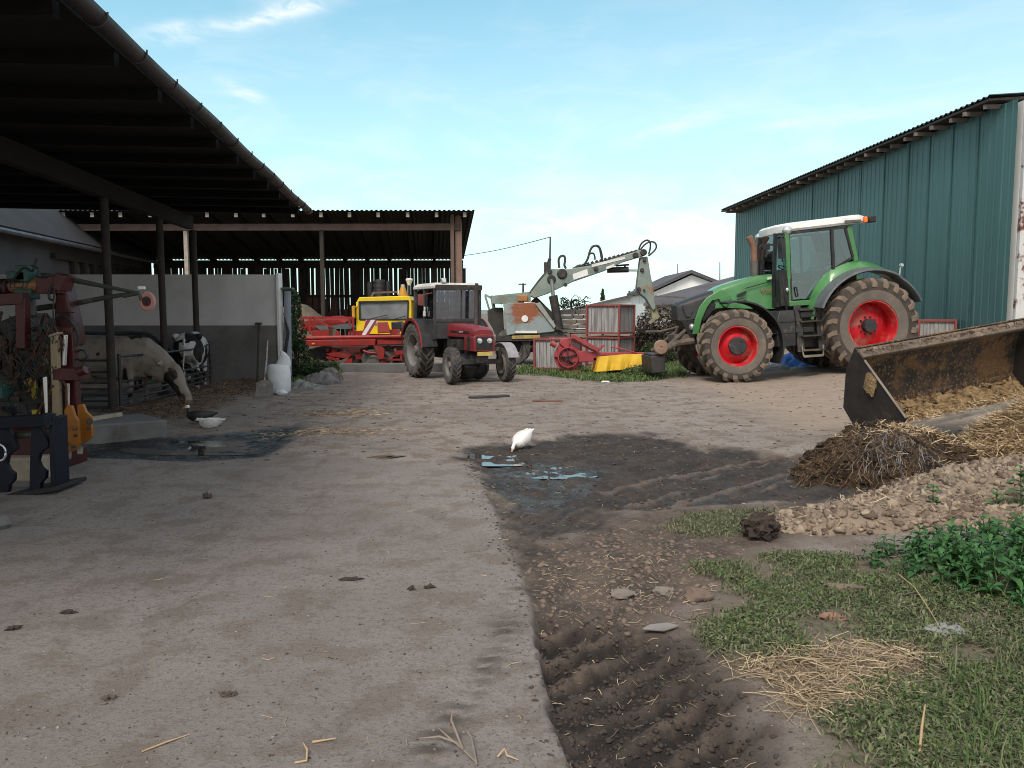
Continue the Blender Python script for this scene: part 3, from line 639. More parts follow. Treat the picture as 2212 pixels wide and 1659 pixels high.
# ------------------------------------------------------------------ far white farm buildings
def gable(name, label, pts_wall, Y, depth, roof_pts, rth):
    h = thing(name, label, 'building', (P(*pts_wall[0], Y).x, Y, 0))
    ws = [P(x, y, Y) for x, y in pts_wall]; mb = MB(); mb.slab(ws, (0, depth, 0)); mb.build('wall', M['whitewall'], h, w=True, smooth=0)
    mb = MB()
    for seg in roof_pts:
        a, b = P(*seg[0], Y-.5), P(*seg[1], Y-.5); mb.slab([a, b, b+Vector((0, depth+1, 0)), a+Vector((0, depth+1, 0))], (0, 0, rth))
    mb.build('roof', M['slate'], h, w=True, smooth=0); return h
h1 = gable('gabled_outbuilding', 'small white gabled building with grey roof just left of the tall green barn', [(1405,720),(1405,634),(1494,594),(1545,613),(1640,650),(1640,720)], 62, 10, [((1398,634),(1494,590)),((1494,590),(1650,652))], .25)
h2 = thing('outbuilding', 'low white building with wide dark grey roof behind the green tractor hood', 'building', (P(1500,660,52).x, 52, 0))
mb = MB(); mb.slab([P(1395,745,52), P(1395,656,52), P(1700,648,52), P(1700,745,52)], (0, 8, 0)); mb.build('wall', M['whitewall'], h2, w=True, smooth=0)
mb = MB(); mb.slab([P(1390,661,51.4), P(1700,640,51.4), P(1700,585,57), P(1600,597,57), P(1400,648,57)], (0, .1, .12)); mb.build('roof', M['slate'], h2, w=True, smooth=0)
mb = MB(); mb.slab([P(1395,662,51.3), P(1520,652,51.3), P(1520,658,51.3), P(1395,668,51.3)], (0, .12, 0)); mb.build('eaves_beam', M['wood_dark'], h2, w=True, smooth=0)
h3 = thing('long_outbuilding', 'long white building with thin dark roof edge behind the stacked crates', 'building', (P(1300,660,75).x, 75, 0))
mb = MB(); mb.slab([P(1235,720,75), P(1235,667,75), P(1390,633,75), P(1460,633,75), P(1460,720,75)], (0, 12, 0)); mb.build('wall', M['whitewall'], h3, w=True, smooth=0)
mb = MB(); mb.slab([P(1215,671,74.5), P(1392,630,74.5), P(1392,633.5,74.5), P(1215,675,74.5)], (0, .7, 0)); mb.build('roof', M['slate'], h3, w=True, smooth=0)
# ------------------------------------------------------------------ wheels
def tyre(mb, c, r, w, rr, nl=20, lh=.05, lw=.075, out=1):
    """farm tyre round the y axis with real tread bars"""
    hw = w/2
    prof = [(rr, -hw*.80), (rr+.02, -hw*.9), (rr+(r-rr)*.45, -hw*1.0), (r-lh*1.6, -hw*.96), (r-lh, -hw*.80), (r-lh*.8, 0), (r-lh, hw*.80), (r-lh*1.6, hw*.96), (rr+(r-rr)*.45, hw*1.0), (rr+.02, hw*.9), (rr, hw*.80), (rr-.02, 0), (rr, -hw*.8)]
    mb.lathe(prof, c, 'y', 48); n0 = len(mb.m)-48*12
    for k in range(48*12): mb.m[n0+k] = 1 if (k % 12) in (3, 4, 5, 6, 7) else 2
    mb.mi = 0
    def pt(a, y, q): return Vector((c[0]+q*math.cos(a), c[1]+y, c[2]+q*math.sin(a)))
    for k in range(nl):
        for sgn in (-1, 1):
            a0 = 2*math.pi*(k+(.5 if sgn > 0 else 0))/nl; sweep = lw*2.4/r*1.6
            st = [(-.06*hw*sgn, 0, 0.0), (.45*hw*sgn, .45, 0.0), (.86*hw*sgn, .85, -.01), (1.03*hw*sgn, 1.0, -.34)]
            rings = []
            for (y, f, dz) in st:
                a = a0+sweep*f; top = r-.004+dz*(r-rr)*.6; bot = r-lh*1.3+dz*(r-rr)*.75
                h2 = lw/2/r*(1.0 if f < .9 else 1.25)
                rings.append([pt(a-h2*1.25, y, bot), pt(a+h2*1.25, y, bot), pt(a+h2, y, top), pt(a-h2, y, top)])
            mb.loft(rings)
def wheel(parent, c, r, w, rr, tm, rim, hubm, side, nl=20, lh=.05, lw=.075, dish=.5, hubr=.2, steer=0, bolts=10, hubout=.1, front=False):
    S = Matrix.Translation(Vector(c))@Matrix.Rotation(R(steer), 4, 'Z')
    z = (0, 0, 0)
    mb = MB(); tyre(mb, z, r, w, rr, nl, lh, lw); mb.move(S); o = mb.build('wheel', [tm, M['tread'], M['sidewall']] if tm is M['tyre'] else [tm, M['dark'], tm], parent, smooth=32)
    mb = MB(); s = side; hw = w/2; d = hw*dish
    mb.lathe([(rr+.012, s*hw*.86), (rr-.015, s*hw*.86), (rr-.035, s*hw*.70), (rr-.05, s*hw*.15), (rr*.93, s*(d-.16)), (rr*.80, s*(d-.13)), (rr*.55, s*(d-.03)), (hubr*1.1, s*d), (0, s*d)], z, 'y', 40)
    mb.lathe([(rr+.012, -s*hw*.86), (rr-.03, -s*hw*.86), (rr-.05, s*hw*.1)], z, 'y', 40); mb.move(S); mb.build('rim', rim, o, smooth=40)
    mb = MB()
    mb.lathe([(hubr, s*(d-.005)), (hubr, s*(d+hubout*.75)), (hubr*.9, s*(d+hubout)), (0, s*(d+hubout))], z, 'y', 28)
    for k in range(bolts):
        a = 2*math.pi*k/bolts; q = hubr*1.28 if not front else hubr*.66
        y0 = d if not front else d+hubout
        mb.cyl((q*math.cos(a), s*(y0-.01), q*math.sin(a)), (q*math.cos(a), s*(y0+.03), q*math.sin(a)), .022, n=8)
    mb.move(S); mb.build('hub', hubm, o)
    return o
def arc_fender(mb, c, r0, r1, a0, a1, y0, y1, n=22, lip=.0):
    rings = []
    for k in range(n+1):
        a = R(a0+(a1-a0)*k/n); ca, sa = math.cos(a), math.sin(a); q = lambda r, y: (c[0]+r*ca, y, c[2]+r*sa)
        rings.append([q(r0, y0), q(r0, y1), q(r1, y1), q(r1, y0)])
    mb.loft(rings)
# ------------------------------------------------------------------ big green tractor
T = thing('tractor', 'big muddy green tractor with red rims and white cab roof by the green barn', 'tractor', (4.98, 18.95, .0), (0, 3.7, 184))
hubg = pm('hub_grey', (.045,.045,.048), (.03,.03,.033), 6, .55, .2, .05, 20, DUST, .4, 4)
for s_ in (1, -1):
    wheel(T, (0, s_*1.0, .81), .82, .60, .445, M['tyre'], M['fred'], hubg, s_, 19, .055, .085, .62, .20, -2, 3, .10, True)
    wheel(T, (-3.06, s_*1.02, 1.06), 1.07, .70, .56, M['tyre'], M['fred'], hubg, s_, 22, .06, .09, .18, .155, 0, 10, .14)
def sec(x, zb, zt, hw, rnd=.14, n=5, tw=.86):         # rounded hood section in the yz plane
    pts = [(x, -hw, zb), ]
    r = min(rnd, (zt-zb)*.45); htop = hw*tw
    for k in range(n+1):
        a = math.pi/2*k/n; pts.append((x, -htop-(0)+r*(1-math.sin(math.pi/2-a))*0-r*0+(-r*math.cos(a)+r)*1.0*1, zt-r+r*math.sin(a)))
    for k in range(n+1):
        a = math.pi/2*(1-k/n); pts.append((x, htop-(-r*math.cos(a)+r), zt-r+r*math.sin(a)))
    pts.append((x, hw, zb)); return pts
mb = MB()
mb.loft([sec(-1.28, 1.56, 2.38, .47), sec(-.9, 1.58, 2.36, .47), sec(-.4, 1.62, 2.27, .46), sec(0, 1.66, 2.17, .45), sec(.22, 1.66, 2.06, .44)])
hood = mb.build('hood', M['fgreen'], T, smooth=40)
for s_ in (1, -1):
    pl = [(.06,2.09),(.24,2.01),(.42,1.92),(.60,1.72),(.72,1.42),(.79,1.10),(.64,1.10),(.56,1.42),(.42,1.70),(.30,1.84),(.14,1.87),(.05,1.70),(-.04,1.66),(-.15,1.9)]
    mb = MB(); mb.prism(pl, s_*.43, s_*.485); mb.build('side_panel', M['fgreen'], T, bevel=.012)
    mb = MB()
    mb.prism([(-.30,1.95),(-.50,2.02),(-.53,1.98),(-.44,1.91),(-.29,1.89)], s_*.466, s_*.474)
    for z_ in (1.84, 1.78): mb.prism([(-.30,z_),(-.52,z_+.03),(-.52,z_+.015),(-.30,z_-.02)], s_*.466, s_*.474)
    mb.build('air_vent', M['black'], T)
    mb = MB(); mb.prism([(-.5,2.085),(-1.27,2.245),(-1.27,2.225),(-.5,2.068)], s_*.464, s_*.4745); mb.build('seam_line', pm('shut_line', (.006,.02,.01)), T)
    mb = MB(); mb.prism([(-1.02,2.30),(-1.12,2.31),(-1.12,2.25),(-1.02,2.24)], s_*.44, s_*.478); mb.build('latch', pm('pale_plate', (.6,.72,.5)), T)
    text('number_badge', '936', .17, Matrix.Translation((-.98, s_*.474, 1.98))@Matrix.Rotation(R(180 if s_ > 0 else 0), 4, 'Z')@Matrix.Rotation(R(90), 4, 'X')@Matrix.Shear('XZ', 4, (0,0)), pm('badge_red', (.30,.16,.10)), T)
mb = MB()
mb.loft([sec(.10, 1.7, 2.10, .43), sec(.40, 1.55, 2.02, .42), sec(.72, 1.45, 1.93, .39), sec(.98, 1.42, 1.84, .33, .10), sec(1.06, 1.44, 1.78, .28, .06)])
mb.loft([[(x, y, z) for x, y, z in ((1.0,-.33,1.44),(1.0,.33,1.44),(.55,.40,1.44),(.55,-.40,1.44))], [(.80,-.30,1.02),(.80,.30,1.02),(.4,.38,1.02),(.4,-.38,1.02)]])
mb.build('grille', M['black'], T, smooth=40)
mb = MB()
for k in range(5): mb.box((1.035-.04*k, 0, 1.50-.085*k), (.03, .5-.02*k, .03))
mb.build('grille_slats', M['dark'], T)
for s_ in (1, -1):
    mb = MB(); mb.prism([(.98,1.79),(.90,1.52),(.80,1.5),(.72,1.66)], s_*.355, s_*.395); mb.build('lamp_cover', pm('smoky_cover', (.05,.052,.055), None, 4, .2), T)
    mb = MB(); mb.ball((.76, s_*.33, 1.27), (.07, .1, .085), 12); mb.build('headlight', M['chrome'], T)
    mb = MB(); mb.prism([(.42,1.90),(.58,1.66),(.52,1.36),(.36,1.52),(.2,1.75)], s_*.425, s_*.44); mb.build('side_grille', M['black'], T)
mb = MB(); mb.box((-1.1, 0, 1.05), (3.6, .56, .62)); mb.box((-.2, 0, 1.5), (1.6, .6, .4)); mb.box((.35, 0, .86), (1.0, .42, .34)); mb.box((0, 0, .80), (.34, 1.5, .30)); mb.box((-3.06, 0, 1.06), (.6, 1.4, .5)); mb.cyl((0, -.7, .81), (0, .7, .81), .19)
mb.box((-2.2,0,1.5),(1.9,1.2,.5)); mb.build('chassis', M['dark'], T, bevel=.02)
mb = MB()                                          # front linkage
for s_ in (.42, -.42):
    mb.tube([(.75, s_, .95), (1.15, s_, .92), (1.55, s_, .72)], [.075, .07, .05]); mb.tube([(.82, s_*.6, 1.25), (1.35, s_*.9, .86)], .045)
mb.box((.95, 0, .98), (.42, .6, .26)); mb.tube([(1.0, .1, 1.28), (1.45, .1, 1.20), (1.78, .1, 1.22)], .028)
mb.build('front_linkage', pm('muddy_linkage', (.07,.058,.05), (.13,.10,.08), 5, .85, 0, .3, 30, MUD, .5, 4), T)
mb = MB(); mb.box((1.62, 0, .46), (.34, .95, .40)); mb.box((1.62, 0, .68), (.26, .85, .05)); mb.box((1.45,0,.62),(.2,.6,.3)); mb.build('front_weight', M['dark'], T, bevel=.03)
mb = MB(); mb.lathe([(0, .03), (.03, .03), (.03, .045), (.15, .04), (.168, .02), (.168, -.03), (0, -.03)], (1.55, .52, .86), 'y', 26); mb.build('disc_plate', pm('tan_disc', (.27,.18,.125), (.2,.13,.095), 4, .8), T)
# cab
mb = MB(); top = [(-1.22,.46),(-1.42,.80),(-2.98,.86),(-3.2,.75),(-3.2,-.75),(-2.98,-.86),(-1.42,-.80),(-1.22,-.46)]
def zr(x): return 3.26+(-1.0-x)*.055
mb.loft([[(x, y, zr(x)) for x, y in top], [(x*1.0, y*1.04, zr(x)+.05) for x, y in top], [(x, y, zr(x)+.15) for x, y in top], [(-2.1+(x+2.1)*.93, y*.88, zr(x)+.20) for x, y in top]])
roof = mb.build('cab_roof', M['white'], T, smooth=40)
mb = MB(); mb.lathe([(.0, .0), (.055, 0), (.055, .1), (.035, .13), (0, .13)], (-3.14, .93, zr(-3.1)+.0), 'z', 14); mb.build('beacon', M['orange'], roof)
mb = MB(); mb.box((-3.34, .80, zr(-3.3)+.06), (.16, .18, .14)); mb.box((-3.24,.8,zr(-3.3)+.02),(.1,.05,.05)); mb.build('work_lamp', M['black'], roof, bevel=.02)
mb = MB(); mb.box((-2.86, .91, zr(-2.8)+.055), (.36, .06, .07)); mb.build('lamp_bar', M['greyplastic'], roof, bevel=.01)
for s_ in (.6, -.6):
    mb = MB(); mb.ball((-1.38, s_*1.36, zr(-1.2)+.04), (.12, .1, .10), 12); mb.build('roof_lamp', M['chrome'], roof)
# frame of the cab, inner corner posts (x, y, z bottom -> top)
A0, A1 = (-1.14,.46,1.62), (-1.24,.48,3.28)
B0, B1 = (-1.38,.80,1.60), (-1.36,.82,3.28)
Cc0, Cc1 = (-2.42,.84,2.30), (-2.40,.84,3.30)
D0, D1 = (-2.96,.80,2.52), (-2.80,.80,3.34)
for s_ in (1, -1):
    f = lambda p: (p[0], p[1]*s_, p[2])
    mb = MB(); mb.bar(f(D0), f(D1), .10, .12); mb.build('rear_pillar', M['fgreen'], T, bevel=.015); mb = MB(); mb.bar(f(B0), f(B1), .085, .10); mb.bar((-1.36, s_*.81, 1.66), (-1.95, s_*.83, 1.66), .09, .12); mb.build('cab_frame', M['fgreen'], T, bevel=.015)
    mb = MB(); mb.bar(f(A0), f(A1), .07, .07); mb.bar(f(Cc0), f(Cc1), .05, .06); mb.bar((-1.42, s_*.835, 1.72), (-1.40, s_*.835, 3.24), .03, .04); mb.bar((-1.42, s_*.835, 3.24), (-2.78, s_*.835, 3.30), .03, .05); mb.bar((-2.72,s_*.835,3.28),(-2.88,s_*.835,2.62),.03,.05); mb.bar((-2.88,s_*.835,2.62),(-2.5,s_*.835,2.42),.03,.05); mb.bar((-2.5,s_*.835,2.42),(-1.95,s_*.835,1.72),.03,.05)
    mb.build('door_seal', M['black'], T)
    mb = MB(); mb.prism([(-1.42,1.75),(-1.92,1.75),(-2.40,2.33),(-2.40,3.27),(-1.41,3.24)], s_*.822, s_*.828); door_ = mb.build('door', M['glass'], T, smooth=0)
    mb = MB(); mb.prism([(-2.43,2.38),(-2.50,2.45),(-2.86,2.64),(-2.72,3.28),(-2.43,3.27)], s_*.822, s_*.828); mb.build('side_window', M['glass'], T, smooth=0)
    mb = MB(); mb.tube([(-1.52, s_*.86, 2.02), (-1.52, s_*.89, 2.02), (-1.55, s_*.89, 1.82), (-1.55, s_*.86, 1.82)], .016); mb.build('handle', M['black'], door_)
mb = MB(); mb.slab([(-1.14,.44,1.7),(-1.14,-.44,1.7),(-1.24,-.44,3.26),(-1.24,.44,3.26)], (.006,0,0)); mb.build('windscreen', M['glass'], T, smooth=0)
mb = MB(); mb.slab([(-2.98,.74,2.5),(-2.98,-.74,2.5),(-2.82,-.74,3.3),(-2.82,.74,3.3)], (-.006,0,0)); mb.build('rear_window', M['glass'], T, smooth=0)
mb = MB(); mb.box((-2.1, 0, 1.66), (1.9, 1.5, .12)); mb.box((-2.55, 0, 2.02), (.9, 1.5, .7)); mb.build('cab_floor', M['dark'], T)
mb = MB(); mb.box((-2.15, 0, 2.12), (.5, .52, .14)); mb.box((-2.42, 0, 2.48), (.14, .5, .66), (0, -8, 0)); mb.box((-2.15,0,1.9),(.3,.3,.35)); mb.box((-2.1,-.36,2.3),(.45,.12,.1)); mb.build('seat', M['greyplastic'], T, bevel=.04)
mb = MB(); mb.lathe([(.19,0),(.21,.012),(.19,.025),(.175,.012),(.19,0)], (0,0,0), 'z', 22); mb.move(Matrix.Translation((-1.66, 0, 2.46))@Matrix.Rotation(R(-28), 4, 'Y')); mb.tube([(-1.4, 0, 1.8), (-1.65, 0, 2.45)], .04); mb.box((-1.36,0,2.1),(.22,.5,.7)); mb.build('steering_wheel', M['black'], T)
# rear fenders: green sweep inside, grey rim outside
for s_ in (1, -1):
    mb = MB()
    c = (-3.06, 0, 1.06); rings = []
    for k in range(25):
        a = R(170-135*k/24); wd = .15+.10*math.sin(math.pi*min(1, k/15)); ca, sa = math.cos(a), math.sin(a)
        ca = -ca; r1_ = 1.33+.16*max(0, math.sin(math.pi*(k-1)/19)) if k < 20 else 1.33
        rings.append([(c[0]+1.24*ca, s_*.62, c[2]+1.24*sa), (c[0]+1.24*ca, s_*1.02, c[2]+1.24*sa), (c[0]+1.30*ca, s_*1.02, c[2]+1.30*sa), (c[0]+r1_*ca, s_*.84, c[2]+r1_*sa), (c[0]+r1_*ca, s_*.62, c[2]+r1_*sa)])
    mb.loft(rings); mb.build('rear_fender', M['fgreen'], T, smooth=45)
    mb = MB(); rings = []
    for k in range(25):
        a = R(158-135*k/24); ca, sa = -math.cos(a), math.sin(a); e = .03 if k > 17 else 0
        rings.append([(c[0]+q*ca, s_*y, c[2]+q*sa) for q, y in ((1.215-e, .98), (1.20-e, 1.30), (1.225-e, 1.36), (1.27-e, 1.34), (1.315-e, 1.0))])
    mb.loft(rings); mb.build('fender_extension', M['greyplastic'], T, smooth=45)
    mb = MB(); rings = []
    for k in range(19):

        x_ = math.cos(R(78+128*k/18)); z_ = math.sin(R(78+128*k/18))
        rr_ = .96+.05*k/18
        rings.append([(rr_*x_, s_*.70, .81+rr_*z_), (rr_*x_, s_*1.30, .81+rr_*z_), ((rr_+.035)*x_, s_*1.30, .81+(rr_+.035)*z_), ((rr_+.05)*x_, s_*.70, .81+(rr_+.05)*z_)])
    mb.loft(rings); mb.tube([(-.45, s_*.72, 1.3), (-.75, s_*.72, 1.45)], .03); mb.build('front_fender', M['black'], T, smooth=45)
mb = MB(); mb.ball((-3.95, .95, 2.36), (.05, .07, .06), 10); mb.tube([(-3.9, .95, 2.1), (-3.92, .95, 2.32)], .015); mb.build('rear_lamp', M['chrome'], T)
# fuel tank, steps, exhaust, mirror
mb = MB(); mb.loft([[(x, y, z) for x, y in ((-.88,.45),(-.86,.95),(-.95,1.12),(-1.36,1.12),(-1.44,1.0),(-1.44,.45))] for z in (.72, .84, 1.28)]+[[(x, y, 1.52) for x, y in ((-1.0,.45),(-1.0,.9),(-1.06,1.02),(-1.36,1.06),(-1.44,.95),(-1.44,.45))]])
for z_ in (1.02, 1.27): mb.box((-1.15, 1.0, z_), (.60, .27, .018))
mb.build('fuel_tank', M['black'], T, bevel=.025)
mb = MB()
for z_, y_ in ((.60, 1.10), (.92, 1.06), (1.24, 1.0), (1.50, .95)): mb.box((-1.74, y_, z_), (.46, .22, .035))
for x_ in (-1.50, -1.99): mb.bar((x_, 1.08, .57), (x_, .92, 1.60), .05, .16, (1, 0, 0))
mb.box((-1.74, .85, 1.1), (.46, .06, .9)); mb.build('steps', M['dark'], T, bevel=.008)
mb = MB(); mb.bar((-1.52,1.16,.47),(-1.97,1.16,.47),.03,.05); mb.bar((-1.52,1.16,.47),(-1.50,1.12,.70),.03,.03); mb.bar((-1.97,1.16,.47),(-1.99,1.12,.70),.03,.03); mb.bar((-2.05,.98,.75),(-2.02,.9,1.62),.06,.05); mb.build('lowest_step', pm('dusty_step', (.22,.2,.17)), T)
mb = MB(); mb.box((-1.74, .92, 1.40), (.40, .2, .15)); mb.box((-1.72, .98, 1.06), (.26, .1, .14)); mb.build('battery_box', M['black'], T, bevel=.02)
mb = MB(); mb.tube([(-1.14, -.58, 1.9), (-1.14, -.58, 2.55)], .105, 14); mb.tube([(-1.14, -.58, 2.5), (-1.14, -.58, 3.0), (-1.10, -.58, 3.16), (-1.02, -.58, 3.32)], [.085, .085, .082, .08], 14); ex = mb.build('exhaust_pipe', pm('rusty_exhaust', (.32,.16,.10), (.22,.12,.09), 6, .7, .2, .15, 30, (.09,.08,.075), .5, 4), T)
mb = MB(); mb.tube([(-1.14, -.58, 1.9), (-1.14, -.58, 2.75)], .118, 14); mb.build('heat_shield', pm('grey_shield', (.16,.14,.13), None, 6, .6, .3), ex)
mb = MB(); mb.tube([(-1.2, .80, 3.2), (-1.12, 1.1, 3.16), (-1.12, 1.12, 2.6)], .016); mb.box((-1.10, 1.14, 2.90), (.09, .24, .44)); mb.build('wing_mirror', M['black'], T, bevel=.03)
mb = MB(); mb.box((-.92, .66, 2.98), (.16, .16, .14)); mb.bar((-1.16, .64, 3.02), (-.9, .66, 3.02), .04, .04); mb.ball((-.83, .66, 2.98), (.03, .07, .06), 10); mb.build('front_work_lamp', M['black'], T)
mb = MB(); mb.ball((-1.30, .90, 1.98), (.04, .035, .05), 10); mb.build('side_lamp', M['chrome'], T)
mb = MB(); mb.box((-1.26, .72, 2.02), (.2, .26, .8)); mb.tube([(-1.3, .84, 1.5), (-1.22, .84, 2.3)], .03); mb.build('cab_corner_box', M['black'], T, bevel=.02)
# ------------------------------------------------------------------ small red tractor facing right
fv = Vector((.45, -.893, 0)).normalized()
ang = math.degrees(math.atan2(fv.y, fv.x))
Z = thing('tractor', 'small old red tractor with a dark cab beside the red implement', 'tractor', (-1.62, 19.5, .0), (0, 0, ang))
greyrim = pm('grey_rim', (.20,.19,.18), (.14,.13,.125), 4, .6, 0, .1, 20, DUST, .4, 3)
wb_ = 1.98
for s_ in (1, -1):
    wheel(Z, (0, s_*.70, .655), .66, .36, .40, M['tyre_grey'], greyrim, greyrim, s_, 20, .04, .06, .15, .10, 0, 8, .08)
    wheel(Z, (wb_, s_*.66, .395), .40, .20, .23, M['tyre_grey'], greyrim, greyrim, s_, 20, .018, .03, .2, .07, -4, 6, .06)
def zsec(x, zb, zt, hw): return [(x, -hw, zb), (x, -hw, zt-.06), (x, -hw*.86, zt-.01), (x, -hw*.4, zt+.012), (x, hw*.4, zt+.012), (x, hw*.86, zt-.01), (x, hw, zt-.06), (x, hw, zb)]
mb = MB(); mb.loft([zsec(.72, 1.00, 1.29, .25), zsec(1.5, 1.00, 1.27, .245), zsec(2.05, 1.02, 1.23, .24), zsec(2.22, 1.05, 1.16, .235)]); mb.build('hood', M['zred'], Z, smooth=40)
mb = MB(); mb.loft([zsec(1.72, .70, 1.06, .255), zsec(2.26, .70, 1.06, .255)]); mb.build('nose', M['zred'], Z, bevel=.015)
mb = MB(); mb.box((2.262, 0, .88), (.02, .40, .27)); mb.build('grille', M['black'], Z)
for y_ in (.12, -.12):
    mb = MB(); mb.lathe([(0, .035), (.05, .03), (.062, .015), (.066, 0)], (2.27, y_, .93), 'x', 18); mb.build('headlight', M['chrome'], Z)
mb = MB(); mb.box((2.285, .0, .65), (.012, .36, .085)); mb.build('number_plate', pm('faded_yellow_plate', (.55,.42,.12), (.45,.34,.1), 9, .6), Z)
for s_ in (1, -1):
    mb = MB(); mb.box((1.45, s_*.2515, 1.115), (1.05, .006, .045)); mb.build('hood_stripe', M['black'], Z)
    text('hood_lettering', 'ZETOR 7211', .045, Matrix.Translation((1.55, s_*.256, 1.115))@Matrix.Rotation(R(180 if s_ > 0 else 0), 4, 'Z')@Matrix.Rotation(R(90), 4, 'X'), M['white'], Z, .001)
    mb = MB(); mb.box((1.98, s_*.258, .88), (.16, .008, .28))
    for k in range(6): mb.box((1.98, s_*.262, .77+.045*k), (.15, .008, .012))
    mb.build('side_grille', M['dark'], Z)
mb = MB(); mb.box((1.1, 0, .68), (1.7, .34, .42)); mb.box((.1, 0, .72), (.9, .5, .5)); mb.box((2.0, 0, .55), (.3, .3, .22)); mb.box((wb_, 0, .46), (.13, 1.1, .11)); mb.cyl((0, -.6, .655), (0, .6, .655), .13); mb.box((1.35, 0, .9), (1.1, .36, .22)); mb.tube([(1.3, -.3, .85), (1.0, -.36, .62), (.6, -.3, .5)], .03)
mb.box((1.5,-.26,.82),(.2,.16,.24)); mb.box((1.15,-.28,.78),(.28,.18,.3)); mb.build('chassis', M['dark'], Z, bevel=.015)
for s_ in (1, -1):
    mb = MB(); mb.bar((wb_, s_*.52, .42), (wb_-.05, s_*.5, .70), .09, .09); mb.build('axle_knuckle', M['dark'], Z)
    mb = MB(); rings = []
    for k in range(12):
        a = R(20+110*k/11); rings.append([(wb_+.47*math.cos(a), s_*y, .395+.47*math.sin(a)) for y in (.50, .76)]+[(wb_+.485*math.cos(a), s_*y, .395+.485*math.sin(a)) for y in (.76, .50)])
    if s_ > 0: mb.loft(rings); mb.build('front_fender', pm('dusty_grey_fender', (.30,.29,.31), (.22,.21,.22), 5, .6), Z, smooth=45)
    mb = MB(); rings = []
    for k in range(16):
        a = R(8+145*k/15); x_, z_ = math.cos(a), math.sin(a); q = .72
        rings.append([(q*x_, s_*.50, .655+q*z_), (q*x_, s_*.90, .655+q*z_), ((q+.03)*x_, s_*.90, .655+(q+.03)*z_), ((q+.03)*x_, s_*.50, .655+(q+.03)*z_)])
    mb.loft(rings); mb.build('rear_fender', M['black'], Z, smooth=45)
    mb = MB(); mb.loft([[(q_*math.cos(a), s_*y, .655+q_*math.sin(a)) for q_, y in ((.70, .88), (.70, .915), (.765, .915), (.765, .88))] for a in [R(6+150*k/15) for k in range(16)]]); mb.build('fender_edge', M['zred'], Z, smooth=45)
# cab
cx0, cx1, cw, cz0, cz1 = -.56, .74, .62, .92, 2.10
mb = MB(); mb.loft([[(cx0-.05, -cw*.98, cz1), (cx1+.10, -cw*.98, cz1), (cx1+.10, cw*.98, cz1), (cx0-.05, cw*.98, cz1)], [(cx0-.05, -cw*.98, cz1+.07), (cx1+.12, -cw*.98, cz1+.07), (cx1+.12, cw*.98, cz1+.07), (cx0-.05, cw*.98, cz1+.07)], [(cx0+.05, -cw*.85, cz1+.14), (cx1-.02, -cw*.85, cz1+.14), (cx1-.02, cw*.85, cz1+.14), (cx0+.05, cw*.85, cz1+.14)]]); rf = mb.build('cab_roof', pm('cream_roof', (.62,.58,.53), (.5,.46,.42), 3, .6, 0, .05, 20, (.25,.18,.14), .35, 3), Z, bevel=.015)
mb = MB(); mb.box((cx1+.115, 0, cz1+.03), (.03, cw*1.9, .12)); mb.build('roof_visor', M['dark'], rf, bevel=.008)
mb = MB(); mb.box((cx1+.02, -.35, cz1+.19), (.1, .12, .1)); mb.build('roof_lamp', M['chrome'], rf, bevel=.02)
mb = MB()
for s_ in (1, -1):
    mb.bar((cx1, s_*(cw-.04), cz0), (cx1+.02, s_*(cw-.05), cz1), .06, .06); mb.bar((.12, s_*(cw-.02), 1.32), (.12, s_*(cw-.04), cz1), .05, .05); mb.bar((cx0, s_*(cw-.04), 1.3), (cx0, s_*(cw-.06), cz1), .07, .07)
    mb.bar((cx1, s_*(cw-.03), 1.36), (cx0, s_*(cw-.03), 1.36), .05, .07); mb.box((.44, s_*(cw-.03), 1.14), (.62, .035, .42)); mb.box((cx0+.3, s_*(cw-.1), 1.2), (.6, .1, .3))
mb.bar((cx1, -cw, 1.37), (cx1, cw, 1.37), .06, .08); mb.box((cx1-.01, .0, 1.14), (.05, cw*1.9, .40)); mb.bar((cx1, .10, 1.37), (cx1+.01, .10, cz1), .04, .04); mb.box((cx0, 0, 1.2), (.05, cw*1.9, .3)); mb.box((.1,0,.98),(1.2,1.1,.1))
mb.build('cab_frame', pm('dark_cab_paint', (.035,.035,.04), (.055,.05,.05), 4, .6, 0, .08, 20, DUST, .4, 3), Z, bevel=.008)
mb = MB(); mb.slab([(cx1, -cw+.07, 1.40), (cx1, cw-.07, 1.40), (cx1+.02, cw-.08, cz1-.02), (cx1+.02, -cw+.08, cz1-.02)], (.006, 0, 0)); mb.build('windscreen', M['glass_dark'], Z, smooth=0)
for s_ in (1, -1):
    mb = MB(); mb.slab([(cx0+.05, s_*(cw-.045), 1.4), (cx1-.04, s_*(cw-.045), 1.4), (cx1-.04, s_*(cw-.065), cz1-.02), (cx0+.05, s_*(cw-.065), cz1-.02)], (0, .006, 0)); mb.build('side_window', M['glass_dark'], Z, smooth=0)
mb = MB(); mb.slab([(cx0, -cw+.08, 1.4), (cx0, cw-.08, 1.4), (cx0, cw-.08, cz1), (cx0, -cw+.08, cz1)], (-.006, 0, 0)); mb.build('rear_window', M['glass_dark'], Z, smooth=0)
mb = MB(); mb.box((-.1, 0, 1.28), (.42, .46, .12)); mb.box((-.3, 0, 1.56), (.1, .44, .5)); mb.build('seat', pm('brown_seat', (.16,.10,.08)), Z, bevel=.03)
mb = MB(); mb.lathe([(.17,0),(.185,.01),(.17,.02),(.16,.01),(.17,0)], (0,0,0), 'z', 20); mb.move(Matrix.Translation((.32, 0, 1.6))@Matrix.Rotation(R(-25), 4, 'Y')); mb.tube([(.6, 0, 1.3), (.34, 0, 1.6)], .03); mb.build('steering_wheel', M['black'], Z)
